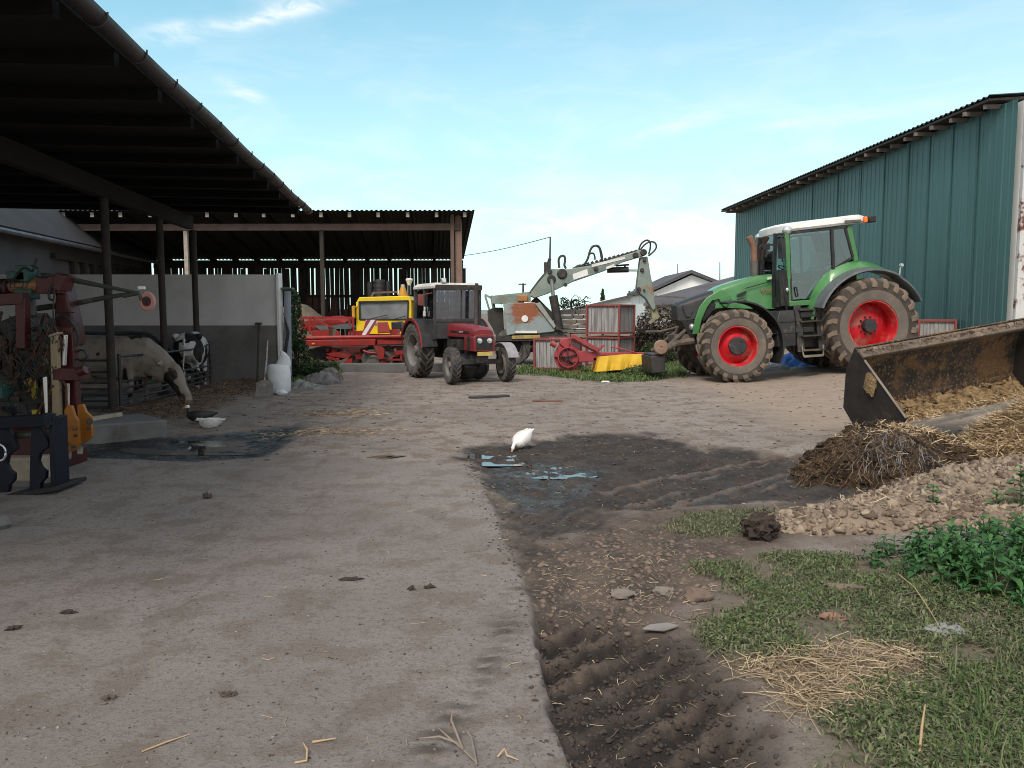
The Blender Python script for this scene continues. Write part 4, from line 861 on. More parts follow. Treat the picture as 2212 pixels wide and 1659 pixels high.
mb = MB(); mb.tube([(1.02, .36, 1.15), (1.02, .36, 2.08), (1.07, .36, 2.22)], [.05, .042, .042], 10); mb.build('exhaust_pipe', pm('dull_exhaust', (.10,.08,.075), (.07,.055,.05), 5, .75, .2, .1, 30), Z)
mb = MB(); mb.tube([(cx1, -cw, 2.0), (cx1-.02, -cw-.25, 1.95), (cx1-.02, -cw-.27, 1.8)], .012); mb.box((cx1-.02, -cw-.28, 1.84), (.04, .13, .26)); mb.build('wing_mirror', pm('red_mirror', (.22,.06,.05)), Z, bevel=.02)
mb = MB(); mb.box((.42, -cw-.16, .55), (.34, .22, .04)); mb.box((.42, -cw-.12, .80), (.3, .16, .03)); mb.bar((.25, -cw-.1, .55), (.25, -cw+.02, .95), .04, .04); mb.bar((.58, -cw-.1, .55), (.58, -cw+.02, .95), .04, .04); mb.build('steps', M['dark'], Z)
mb = MB(); mb.box((.2, -.62, 1.52), (.12, .02, .12)); mb.box((.15, -.60, 1.62), (.1, .02, .12), (0, 20, 0)); mb.build('white_papers', M['white'], Z)
mb = MB(); mb.ball((1.55, -.2, .34), (.42, .36, .30), 16, jit=.06); mb.ball((1.45, .1, .30), (.4, .34, .29), 14, jit=.08); 
tag(mb.build('black_sack', pm('black_film', (.012,.012,.016), (.02,.02,.024), 6, .35, 0, .4, 14), None), 'shiny black plastic-wrapped bundle lying under the small red tractor', 'bundle')
bs = bpy.data.objects['black_sack']; bs.location = (Z.location.x, Z.location.y, 0); bs.rotation_euler = (0, 0, R(ang))
def tr(mb, pts, Y, th): return mb.trace(pts, Y, th)
def trod(mb, a, b, Y, r, n=8, Y2=None): return mb.cyl(P(*a, Y), P(*b, Y if Y2 is None else Y2), r, n=n)
# ------------------------------------------------------------------ red harvesting implement, centre left  (helper: crop of the photo -> display pixels)
TG_ = [M['tyre_grey'], M['dark'], M['tyre_grey']]
def q3(x, y): return (640+x*300/2212)*.8641+100*.8641, (760+y*180/1327)*.8641
Yr = 21.3
IM = thing('harvester_implement', 'long red farm implement with parallel beams and a striped warning board', 'farm machine', (P(770, 750, Yr).x, Yr, 0))
def rp(name, fn, mat=None, bevel=0, par=None):
    mb = MB(); fn(mb); return mb.build(name, mat or M['ired'], par or IM, w=True, bevel=bevel)
rp('top_beam', lambda m: m.cyl(P(*q3(105, 628), Yr), P(*q3(2000, 598), Yr-.15), .055, n=12))
rp('main_beam', lambda m: m.bar(P(*q3(150, 722), Yr-.1), P(*q3(1470, 705), Yr-.2), .16, .155), bevel=.012)
rp('short_beam', lambda m: m.bar(P(*q3(1500, 700), Yr-.05), P(*q3(1970, 690), Yr-.05), .14, .14), bevel=.012)
rp('hitch_post', lambda m: m.bar(P(*q3(2030, 560), Yr-.1), P(*q3(2030, 775), Yr-.1), .12, .11), bevel=.012)
rp('beam_end', lambda m: m.bar(P(*q3(180, 690), Yr-.1), P(*q3(180, 820), Yr-.1), .2, .13), bevel=.012)
Yk = Yr+.9
rp('upper_rail', lambda m: (m.bar(P(*q3(80, 245), Yk), P(*q3(1060, 250), Yk), .06, .05), m.bar(P(*q3(90, 260), Yk+.9), P(*q3(1060, 262), Yk+.9), .06, .05)))
for x in (258, 985, 1050):
    rp('rail_upright', lambda m: m.bar(P(*q3(x, 250), Yk), P(*q3(x, 560), Yk), .07, .06))
rp('diagonal_brace', lambda m: (m.bar(P(*q3(300, 260), Yk), P(*q3(700, 450), Yk), .06, .05), m.bar(P(*q3(60, 300), Yk), P(*q3(430, 480), Yk), .06, .04)))
rp('feed_chute', lambda m: (m.slab([P(*q3(420, 350), Yk+.2), P(*q3(560, 290), Yk+.2), P(*q3(770, 285), Yk+.2), P(*q3(900, 350), Yk+.2), P(*q3(780, 390), Yk+.2), P(*q3(540, 405), Yk+.2)], (0, .8, .1)),
    m.slab([P(*q3(60, 330), Yk+.3), P(*q3(330, 300), Yk+.3), P(*q3(420, 470), Yk+.3), P(*q3(90, 520), Yk+.3)], (0, .6, 0))), pm('bright_red_panel', (.27,.02,.018), (.21,.018,.016), 3, .45, 0, .05, 20, (.2,.1,.07), .3, 3))
rp('grey_belt', lambda m: (m.slab([P(*q3(330, 400), Yk-.1), P(*q3(580, 395), Yk-.1), P(*q3(600, 460), Yk-.1), P(*q3(440, 480), Yk-.1)], (0, .5, 0)), m.slab([P(*q3(640, 400), Yk-.1), P(*q3(900, 360), Yk-.1), P(*q3(1030, 420), Yk-.1), P(*q3(1010, 460), Yk-.1), P(*q3(700, 460), Yk-.1)], (0, .7, 0))), M['greyplastic'])
rp('red_box', lambda m: (m.slab([P(*q3(290, 500), Yk-.2), P(*q3(600, 470), Yk-.2), P(*q3(600, 590), Yk-.2), P(*q3(290, 590), Yk-.2)], (0, .5, 0)), m.slab([P(*q3(1060, 500), Yk), P(*q3(1240, 490), Yk), P(*q3(1260, 590), Yk), P(*q3(1060, 590), Yk)], (0, .4, 0)), m.bar(P(*q3(770, 500), Yr+.2), P(*q3(770, 600), Yr+.2), .1, .1)))
wbm = NT('striped_board'); sx_ = wbm.n('ShaderNodeSeparateXYZ'); wbm.l(wbm.coord('Object'), sx_.inputs[0])
dg_ = wbm.math('FRACT', wbm.math('MULTIPLY', wbm.math('SUBTRACT', sx_.outputs[0], wbm.math('MULTIPLY', sx_.outputs[2], .62)), 4.6))
wbm.bsdf(wbm.mix(wbm.math('GREATER_THAN', dg_, .5), (.60,.56,.58), (.20,.02,.035)), .5)
Yb_ = Yr-.05
rp('warning_board', lambda m: m.slab([P(*q3(1290, 290), Yb_), P(*q3(1500, 290), Yb_), P(*q3(1340, 575), Yb_-.05), P(*q3(1215, 575), Yb_-.05)], (0, .03, 0)), wbm.m)
rp('white_panel', lambda m: m.slab([P(*q3(1400, 300), Yb_+.1), P(*q3(1500, 300), Yb_+.1), P(*q3(1490, 400), Yb_+.1), P(*q3(1390, 395), Yb_+.1)], (0, .03, 0)), M['white'])
rp('motor_cover', lambda m: m.loft([[P(*q3(1500, 335), Yr-.1), P(*q3(1690, 330), Yr-.1), P(*q3(1690, 330), Yr+.5), P(*q3(1500, 335), Yr+.5)], [P(*q3(1505, 540), Yr-.15), P(*q3(1750, 530), Yr-.15), P(*q3(1750, 530), Yr+.5), P(*q3(1505, 540), Yr+.5)]]), M['ired'], .02)
rp('black_hopper', lambda m: m.slab([P(*q3(1750, 330), Yr+.6), P(*q3(1930, 320), Yr+.6), P(*q3(1950, 460), Yr+.6), P(*q3(1760, 480), Yr+.6)], (0, .5, 0)), M['black'], .03)
rp('red_ledge', lambda m: m.bar(P(*q3(1750, 515), Yr+.1), P(*q3(1900, 500), Yr+.1), .3, .13))
# working parts underneath
rp('lower_housing', lambda m: (m.slab([P(*q3(330, 800), Yr+.45), P(*q3(2040, 770), Yr+.45), P(*q3(2030, 960), Yr+.45), P(*q3(1300, 1000), Yr+.45), P(*q3(520, 940), Yr+.45)], (0, .6, 0))), pm('dirty_dark_red', (.11,.014,.013), (.06,.012,.011), 3, .6, 0, .2, 20, (.05,.035,.03), .5, 4))
rp('drop_arm', lambda m: (m.slab([P(*q3(1420, 760), Yr-.3), P(*q3(1560, 790), Yr-.3), P(*q3(1630, 850), Yr-.3), P(*q3(1610, 1010), Yr-.3), P(*q3(1500, 1020), Yr-.3), P(*q3(1490, 900), Yr-.3)], (0, .14, 0)), m.tube([P(*q3(1240, 860), Yr-.3), P(*q3(1340, 895), Yr-.32), P(*q3(1470, 905), Yr-.3)], .032)), M['ired'])
rp('share_frame', lambda m: (m.bar(P(*q3(710, 800), Yr), P(*q3(710, 930), Yr), .14, .12), m.slab([P(*q3(540, 920), Yr-.1), P(*q3(830, 880), Yr-.1), P(*q3(990, 960), Yr-.1), P(*q3(960, 1010), Yr-.1), P(*q3(640, 960), Yr-.1)], (0, .5, 0)), m.bar(P(*q3(560, 980), Yr-.2), P(*q3(800, 1035), Yr-.2), .05, .06), m.slab([P(*q3(1070, 930), Yr), P(*q3(1260, 900), Yr), P(*q3(1255, 1010), Yr), P(*q3(1110, 1020), Yr)], (0, .4, 0))), M['ired'])
rp('plough_share', lambda m: (m.slab([P(*q3(930, 1020), Yr-.2), P(*q3(1030, 1000), Yr-.2), P(*q3(1040, 1090), Yr-.2), P(*q3(960, 1110), Yr-.2), P(*q3(900, 1090), Yr-.2)], (0, .12, 0)), m.slab([P(*q3(1560, 1060), Yr-.35), P(*q3(1660, 1080), Yr-.35), P(*q3(1660, 1170), Yr-.35), P(*q3(1570, 1215), Yr-.35)], (0, .1, 0))), M['ired'])
rp('lower_frame', lambda m: (m.bar(P(*q3(1590, 1025), Yr), P(*q3(1960, 1025), Yr), .08, .05), m.bar(P(*q3(1940, 880), Yr), P(*q3(1940, 1030), Yr), .06, .06), m.bar(P(*q3(1700, 770), Yr+.2), P(*q3(1720, 1020), Yr), .08, .06), m.bar(P(*q3(1980, 830), Yr), P(*q3(2090, 900), Yr-.1), .05, .05), m.bar(P(*q3(1820, 900), Yr), P(*q3(1990, 890), Yr), .1, .1), m.bar(P(*q3(1690, 980), Yr), P(*q3(1900, 940), Yr), .04, .05)), M['ired'])
rp('dark_gearing', lambda m: [m.box(P(*q3(random.uniform(300, 2000), random.uniform(830, 960)), Yr+random.uniform(.2, .9)), (random.uniform(.2, .7), .3, random.uniform(.1, .25)), (0, random.uniform(-25, 25), 0)) for _ in range(26)], M['dark'])
for x, y, r_, yy in ((1420, 1040, .30, Yr-.15), (1620, 1080, .27, Yr+.05), (1150, 1020, .20, Yr+.2), (2080, 1030, .33, Yr+.5)):
    p = P(*q3(x, y), yy); mb = MB(); tyre(mb, (p.x, p.y, max(p.z, r_-.01)), r_, .16, r_*.6, 16, .015, .03); o = mb.build('wheel', TG_, IM, w=True)
    mb = MB(); mb.lathe([(r_*.62, -.06), (r_*.5, -.02), (.05, -.06), (0, -.06)], (p.x, p.y, max(p.z, r_-.01)), 'y', 20); mb.build('rim', greyrim, o, w=True)
for x, y, w_ in ((1015, 715, 75), (1280, 705, 55)):
    rp('yellow_sticker', lambda m: m.slab([P(*q3(x-w_/2, y-25), Yr-.19), P(*q3(x+w_/2, y-25), Yr-.19), P(*q3(x+w_/2, y+25), Yr-.19), P(*q3(x-w_/2, y+25), Yr-.19)], (0, -.004, 0)), M['yellow'])
rp('reflector', lambda m: m.ball(P(*q3(320, 735), Yr-.20), (.05, .02, .03), 10), M['orange'])
for _ in range(16):
    x_, y_ = random.uniform(500, 2050), random.uniform(800, 1000)
    rp('red_bracket', lambda m: m.bar(P(*q3(x_, y_), Yr+random.uniform(-.1, .5)), P(*q3(x_+random.uniform(-110, 110), y_+random.uniform(20, 110)), Yr+random.uniform(-.1, .5)), random.uniform(.04, .1), random.uniform(.04, .12)), M['ired'], .004)
# long concrete beams lying behind the implement's wheels
for x0, x1, yy, dz in ((735, 962, 803, 0), (800, 905, 795, 0)):
    mb = MB(); a, b = GZ(x0, yy), GZ(x1, yy-1); mb.bar(a+Vector((0,0,.1)), b+Vector((0,0,.1)), .3, .24)
    tag(mb.build('concrete_beam', M['conc'], bevel=.02), 'longer grey concrete beam on the ground in front of the implement wheels' if x0 == 735 else 'shorter grey concrete beam lying behind the longer one near the small tractor', 'beam', 'concrete beams by the implement')
# ------------------------------------------------------------------ yellow lorry
Yt = 26.5
YT = thing('lorry', 'yellow lorry with a wide windscreen parked behind the red implement', 'lorry', (P(829, 700, Yt).x, Yt, 0))
def yp(name, fn, mat, bevel=0, par=None, smooth=35):
    mb = MB(); fn(mb); return mb.build(name, mat, par or YT, w=True, bevel=bevel, smooth=smooth)
pz = lambda x, y, d=0: P(x, y, Yt)+Vector((0, d, 0))
front = [(770, 652), (776, 643), (882, 640), (888, 650), (889, 688), (888, 740), (770, 742), (769, 690)]
yp('cab', lambda m: (m.slab([pz(x, y) for x, y in [(769, 690), (889, 688), (888, 722), (770, 722)]], (0, 2.0, 0)), m.slab([pz(x, y) for x, y in [(770, 652), (776, 642), (882, 639), (888, 649)]], (0, 1.95, 0)),
    m.slab([pz(x, y) for x, y in [(769, 652), (776, 652), (777, 690), (769, 690)]], (0, .1, 0)), m.slab([pz(x, y) for x, y in [(882, 649), (888, 649), (889, 690), (881, 690)]], (0, .1, 0)), m.slab([pz(x, y, 1.3) for x, y in [(769, 652), (888, 649), (889, 690), (769, 690)]], (0, .6, 0))), M['yellow'], .02)
yp('windscreen', lambda m: m.slab([pz(x, y, .04) for x, y in [(776, 652), (882, 650), (881, 690), (777, 690)]], (0, .01, 0)), pm('painted_reflection_screen', (.20,.21,.22), (.14,.15,.16), 2, .14, 0, 0, spec=.8), 0, None, 0)  # sky reflection on the screen painted in as a grey base colour
yp('screen_seal', lambda m: [m.bar(pz(*a, -.01), pz(*b, -.01), .03, .05) for a, b in (((776,652),(882,650)),((882,650),(881,690)),((881,690),(777,690)),((777,690),(776,652)))], M['black'])
yp('dashboard', lambda m: m.slab([pz(778, 688, .3), pz(880, 687, .3), pz(880, 692, .3), pz(778, 692, .3)], (0, .5, 0)), M['greyplastic'])
for a, b in (((800, 689), (838, 680)), ((850, 690), (878, 682))):
    yp('wiper', lambda m: m.bar(pz(*a, -.03), pz(*b, -.03), .02, .025), M['black'])
yp('grille', lambda m: m.slab([pz(846, 696, -.02), pz(872, 695, -.02), pz(872, 715, -.02), pz(846, 716, -.02)], (0, .05, 0)), M['black'], .01)
yp('wing_mirror', lambda m: (m.slab([pz(762, 662, -.2), pz(768, 660, -.2), pz(769, 686, -.2), pz(763, 690, -.2)], (0, .15, 0)), m.bar(pz(768, 664, -.1), pz(775, 660, .1), .04, .04)), pm('orange_mirror', (.6,.3,.02), (.5,.24,.02)), .02)
yp('roof_rack', lambda m: (m.bar(pz(797, 631, .9), pz(850, 629, .9), .1, .06), m.bar(pz(796, 641, .6), pz(800, 630, .6), .06, .06)), M['wood_brown'])
yp('chassis', lambda m: m.slab([pz(770, 745, .3), pz(888, 745, .3), pz(886, 775, .3), pz(772, 775, .3)], (0, 5.5, 0)), M['dark'])
for s_ in (778, 880):
    p = G(s_, 775); mb = MB(); tyre(mb, (P(s_, 760, Yt+.8).x, Yt+.8, .5), .5, .3, .28, 16, .02, .05); mb.move(Matrix.Translation((0,0,0))); yy = mb.build('wheel', TG_, YT, w=True)
for a0, a1, t_ in ((793, 806, 609), (808, 832, 604), (834, 843, 607)):
    def tank(m):
        w_ = (pz(a1, 630, 3).x-pz(a0, 630, 3).x)/2*1.12; p = P((a0+a1)/2, 632, Yt+3); zt_ = P(800, t_, Yt+3).z
        m.lathe([(0, zt_-p.z), (w_*.9, zt_-p.z), (w_, zt_-p.z-.06), (w_, -1.2), (0, -1.2)], (p.x, p.y, p.z), 'z', 18)
        for zz in (.18, .36): m.lathe([(w_*1.04, zz-.02), (w_*1.06, zz), (w_*1.04, zz+.02), (w_, zz+.02), (w_, zz-.02)], (p.x, p.y, p.z), 'z', 18)
    yp('tank', tank, M['black'])
yp('beacon', lambda m: m.lathe([(0, .28), (.05, .28), (.16, -.05), (.16, -.12), (0, -.12)], tuple(pz(865, 632, .6)), 'z', 16), pm('amber_cone', (.50,.24,.03), (.42,.2,.03), 5, .5))
yp('beacon_cap', lambda m: m.cyl(pz(865, 629, .6), pz(865, 613, .6), .085, .07, 12), pm('tin_cap', (.6,.6,.58), None, 4, .4, .5))
yp('loading_deck', lambda m: m.slab([pz(772, 740, 2.2), pz(886, 740, 2.2), pz(886, 690, 2.2), pz(772, 690, 2.2)], (0, 3.4, 0)), M['wood_dark'])
# work lamp on a pole beside the lorry
LP = thing('lamp_pole', 'thin dark pole with a pale floodlight beside the yellow lorry roof', 'lamp', (P(883, 640, 28).x, 28, 0))
mb = MB(); b_ = P(883, 640, 28); mb.cyl((b_.x, 28, 0), (b_.x, 28, P(883, 606, 28).z), .04); mb.build('pole', M['dark'], LP, w=True)
mb = MB(); mb.lathe([(0, .05), (.1, .04), (.13, 0), (.05, -.2), (0, -.2)], tuple(P(884, 604, 28)), 'z', 14); mb.build('lamp_head', M['white'], LP, w=True)
# earth heap with dead grass left of the lorry
def heap(name, label, cx, cy, rx, ry, h, mat, n=60, rough=.12, seed=0, power=1.0, cat='heap'):
    t_ = np.linspace(-1.25, 1.25, n); A, B = np.meshgrid(t_, t_); X, Y_ = cx+A*rx, cy+B*ry
    r_ = np.sqrt(A*A+B*B)+fbm(A*1.6+seed, B*1.6, 3)*.45
    q = np.clip(1-r_, 0, 1); H = h*(1-(1-q)**(1+power))*1.1+fbm(X*4+seed, Y_*4, 4)*rough*sstep(0, .3, q)+fbm(X*11+seed, Y_*11, 3)*rough*.45*sstep(0, .3, q)
    Zz = hz(X, Y_)+H-.07*(1-sstep(0, .12, q))-.01
    II = np.arange(n*n).reshape(n, n); Fq = np.stack([II[:-1,:-1].ravel(), II[:-1,1:].ravel(), II[1:,1:].ravel(), II[1:,:-1].ravel()], 1)
    o = npmesh(name, np.stack([X.ravel(), Y_.ravel(), Zz.ravel()], 1), Fq, mat, smooth=True)
    if label: tag(o, label, cat)
    return o, (X, Y_, Zz, q)
earth = pm('dry_earth', (.13,.105,.08), (.085,.07,.055), 3, .95, 0, .5, 18, (.25,.2,.13), .4, 5, bd=.04)
heap('earth_heap', 'rounded brown earth heap between the wall and the open barn', P(665, 690, 25).x-.3, 25, 1.7, 1.2, P(665, 664, 25).z, earth, 40, .12, 3)
# ------------------------------------------------------------------ old grey-green excavator
def q4(x, y): return 1002.4+.23439*x, 483.9+.23439*y
Ye = 24.0
EX = thing('excavator', 'old weathered grey-green excavator with rust patches and a long raised boom', 'excavator', (P(1150, 790, Ye).x, Ye, 0))
def ep(name, pts, Y, th, mat, bevel=.012, par=None):
    mb = MB(); mb.trace([q4(*p) for p in pts], Y, th); return mb.build(name, mat, par or EX, w=True, bevel=bevel, smooth=30)
def epf(name, fn, mat, par=None, bevel=0):
    mb = MB(); fn(mb); return mb.build(name, mat, par or EX, w=True, bevel=bevel)
e4 = lambda x, y, Y=Ye: P(*q4(x, y), Y)
cabm = NT('rusty_cabinet_paint'); co = cabm.coord('Object')
rc = (e4(545, 860)-Vector((P(1150, 790, Ye).x, Ye, 0)))
def near_(cx, cz, rx, rz):
    s_ = cabm.n('ShaderNodeSeparateXYZ'); cabm.l(co, s_.inputs[0])
    return cabm.math('ADD', cabm.math('POWER', cabm.math('DIVIDE', cabm.math('SUBTRACT', s_.outputs[0], cx), rx), 2), cabm.math('POWER', cabm.math('DIVIDE', cabm.math('SUBTRACT', s_.outputs[2], cz), rz), 2))
nz_ = cabm.noise(cabm.coord('Object', (.7,1,1.5)), 3.4, 9, .74)
patch = cabm.ramp(cabm.math('ADD', near_(rc.x+.08, rc.z+.18, .62, .42), cabm.math('MULTIPLY', nz_, 4.6)), 3.3, 2.7)
spots = cabm.ramp(cabm.noise(co, 2.0, 9, .7), .60, .68)
basec = cabm.mix(cabm.ramp(cabm.noise(co, 1.4, 5), .4, .62), (.26,.31,.31), (.19,.225,.225))
basec = cabm.mix(cabm.ramp(cabm.noise(co, 7, 5), .55, .75), basec, (.34,.35,.32))
basec = cabm.mix(cabm.math('MAXIMUM', patch, cabm.math('MULTIPLY', spots, .8)), basec, cabm.mix(cabm.noise(co, 9, 5), (.34,.11,.04), (.17,.06,.03)))
cabm.bsdf(basec, .7, 0, cabm.noise(co, 30, 5), .1)
body = ep('engine_cabinet', [(360,735),(650,720),(700,760),(850,965),(830,995),(700,1010),(470,1015),(392,1032),(380,900)], Ye-.55, 1.5, cabm.m, .025)
epf('white_disc', lambda m: m.lathe([(0, -.02), (.095, -.02), (.10, 0)], tuple(e4(560, 873, Ye-.56)), 'y', 20), M['white'], body)
epf('pale_strip', lambda m: m.slab([e4(475, 985, Ye-.56), e4(672, 985, Ye-.56), e4(672, 1005, Ye-.56), e4(475, 1005, Ye-.56)], (0, -.012, 0)), M['white'], body)
ep('cab', [(215,800),(265,770),(355,770),(365,1015),(285,1020),(262,960),(220,890)], Ye-.2, 1.3, M['dark'])
epf('cab_frame', lambda m: (m.bar(e4(195, 665), e4(285, 960), .06, .06), m.bar(e4(190, 650), e4(350, 735), .06, .06)), M['egreen'])
epf('cab_post', lambda m: m.bar(e4(255, 660), e4(275, 780), .1, .1), M['egreen'])
epf('engine_block', lambda m: (m.box(e4(400, 700, Ye), (.9, .9, .22)), m.box(e4(520, 685, Ye), (.6, .8, .2)), m.cyl(e4(370, 690, Ye-.3), e4(480, 690, Ye-.3), .09), m.box(e4(450, 655, Ye+.3), (1.1, .5, .08), (0, -6, 0))), M['egreen'])
epf('orange_tank', lambda m: m.slab([e4(493, 655, Ye-.5), e4(585, 655, Ye-.5), e4(585, 712, Ye-.5), e4(493, 712, Ye-.5)], (0, .5, 0)), pm('rusty_orange', (.42,.19,.06), (.3,.13,.05)), None, .02)
epf('chassis', lambda m: (m.slab([e4(290, 1035, Ye-.6), e4(880, 1020, Ye-.6), e4(880, 1075, Ye-.6), e4(290, 1080, Ye-.6)], (0, 2.0, 0)), m.slab([e4(350, 1080, Ye-.2), e4(900, 1080, Ye-.2), e4(880, 1180, Ye-.2), e4(400, 1180, Ye-.2)], (0, 1.2, 0)), m.bar(e4(510, 1200, Ye-.6), e4(535, 1120, Ye-.6), .04, .04), m.bar(e4(600, 1210, Ye-.6), e4(560, 1120, Ye-.6), .04, .04)), M['dark'])
ep('yellow_sill', [(440,1030),(700,1022),(700,1055),(440,1062)], Ye-.63, .06, pm('worn_yellow', (.42,.30,.09), (.33,.22,.07), 4, .7, 0, 0, 20, (.2,.16,.1), .5, 3))
for x in (450, 800):
    p = e4(x, 1230, Ye-.3); mb = MB(); tyre(mb, (p.x, p.y, .55), .56, .4, .3, 16, .03, .06); mb.build('wheel', TG_, EX, w=True)
boom = ep('boom', [(600,660),(640,590),(775,432),(800,412),(965,415),(1180,380),(1640,236),(1668,238),(1682,275),(1665,292),(1480,345),(1300,430),(1010,530),(860,600),(780,640),(650,683)], Ye-.25, .46, M['egreen'], .02)
for pts in ([(1000,462),(1135,415),(1145,470),(1010,515)], [(1175,372),(1480,300),(1485,322),(1178,398)], [(1310,395),(1385,368),(1385,392),(1310,418)]):
    ep('white_plate', pts, Ye-.262, .01, M['white'], 0, boom)
epf('boom_edge_rail', lambda m: (m.tube([e4(610, 640, Ye-.2), e4(700, 520, Ye-.2), e4(780, 425, Ye-.2)], .05), [m.bar(e4(x, 392-(x-1050)*.26, Ye-.1), e4(x+22, 380-(x-1050)*.26, Ye-.1), .06, .07) for x in range(1050, 1620, 40)], m.tube([e4(1000, 410, Ye-.1), e4(1200, 366, Ye-.1), e4(1600, 244, Ye-.1)], .03)), M['dark'], boom)
for x, y, r_ in ((903, 458, .15), (805, 510, .13), (1215, 412, .07), (1580, 288, .085), (1655, 262, .10), (935, 560, .06), (790, 440, .07)):
    epf('pivot_pin', lambda m: m.lathe([(0, -.05), (r_*.8, -.05), (r_, -.02), (r_, .02)], tuple(e4(x, y, Ye-.26)), 'y', 16), M['dark'], boom)
stick = ep('stick', [(1628,305),(1692,298),(1700,345),(1722,480),(1740,560),(1752,640),(1768,780),(1745,800),(1725,770),(1680,690),(1603,625),(1592,590),(1608,460)], Ye-.18, .34, M['egreen'], .02)
for x, y, r_ in ((1640, 425, .06), (1610, 600, .06), (1662, 335, .05), (1660, 608, .03)):
    epf('pivot_pin', lambda m: m.lathe([(0, -.05), (r_*.8, -.05), (r_, -.02), (r_, .02)], tuple(e4(x, y, Ye-.19)), 'y', 14), M['dark'], stick)
epf('coupling', lambda m: (m.slab([e4(1725, 770, Ye-.1), e4(1768, 780, Ye-.1), e4(1805, 850, Ye-.1), e4(1770, 900, Ye-.1), e4(1735, 870, Ye-.1)], (0, .2, 0)), m.bar(e4(1770, 860, Ye-.1), e4(1705, 915, Ye-.1), .12, .08)), pm('worn_yellow2', (.30,.28,.17), (.22,.2,.14), 4, .7), stick)
epf('hydraulic_ram', lambda m: (m.cyl(e4(1320, 425, Ye), e4(1515, 420, Ye), .085), m.bar(e4(1400, 385, Ye), e4(1520, 375, Ye), .1, .05), m.bar(e4(1480, 380, Ye), e4(1490, 420, Ye), .05, .05)), M['dark'], boom)
epf('ram_rod', lambda m: m.cyl(e4(1510, 428, Ye), e4(1640, 428, Ye), .032), M['chrome'], boom)
epf('lifting_ram', lambda m: (m.cyl(e4(820, 660, Ye-.55), e4(880, 970, Ye-.55), .13, .12), m.bar(e4(640, 690, Ye+.1), e4(830, 880, Ye+.1), .2, .22)), M['dark'])
epf('lifting_rod', lambda m: m.cyl(e4(806, 510, Ye-.55), e4(822, 665, Ye-.55), .055), pm('dull_chrome', (.35,.38,.36), None, 5, .35, .6))
ep('support_strut', [(655,735),(700,720),(850,940),(830,965)], Ye-.62, .1, pm('pale_strut', (.33,.34,.31), (.25,.25,.22), 3, .7))
def hose(name, pts, r=.028, Y=Ye, par=None, mat=None):
    pts = [e4(*p, Y) for p in pts]; out = []
    for i in range(len(pts)-1):              # Catmull-Rom
        p0, p1, p2, p3 = pts[max(i-1, 0)], pts[i], pts[i+1], pts[min(i+2, len(pts)-1)]
        for k in range(6):
            t_ = k/6; out.append(.5*((2*p1)+(p2-p0)*t_+(2*p0-5*p1+4*p2-p3)*t_*t_+(3*p1-p0-3*p2+p3)*t_**3))
    out.append(pts[-1]); mb = MB(); mb.tube(out, r, 7); return mb.build(name, mat or M['dark'], par or boom, w=True)
hose('hose', [(878,405),(872,330),(895,295),(925,300),(930,340),(925,380),(940,412)], .035, Ye-.1)
hose('hose', [(1110,372),(1140,320),(1160,250),(1185,210),(1220,200),(1250,225),(1262,280),(1272,335)], .034, Ye-.15)
hose('hose', [(1150,290),(1175,215),(1215,198),(1245,210),(1265,260),(1275,320)], .028, Ye+.1)
hose('hose', [(1150,285),(1175,268),(1195,275),(1205,300),(1207,330)], .025, Ye)
hose('hose', [(1610,235),(1635,180),(1680,150),(1712,165),(1716,220),(1700,280)], .026, Ye)
hose('hose', [(1625,240),(1660,195),(1710,165),(1755,170),(1773,205),(1755,245),(1700,295)], .026, Ye-.1)
hose('hose', [(1020,400),(1060,380),(1100,385),(1060,400)], .024, Ye)
epf('mast', lambda m: (m.cyl(e4(790, 395, Ye+.2), e4(795, 120, Ye+.2), .03, .022), m.cyl(e4(760, 430, Ye), e4(790, 320, Ye), .05), m.box(e4(768, 400, Ye), (.2, .2, .3))), M['dark'], boom)
# overhead wire from the barn to the mast
mb = MB(); a, b = P(1003, 552, 34), e4(795, 120, Ye+.2); pts = [a.lerp(b, k/20)-Vector((0, 0, .06*math.sin(math.pi*k/20))) for k in range(21)]
mb.tube(pts, .012, 5); tag(mb.build('wire', M['dark']), 'thin slack wire running from the barn roof to the excavator mast', 'wire')
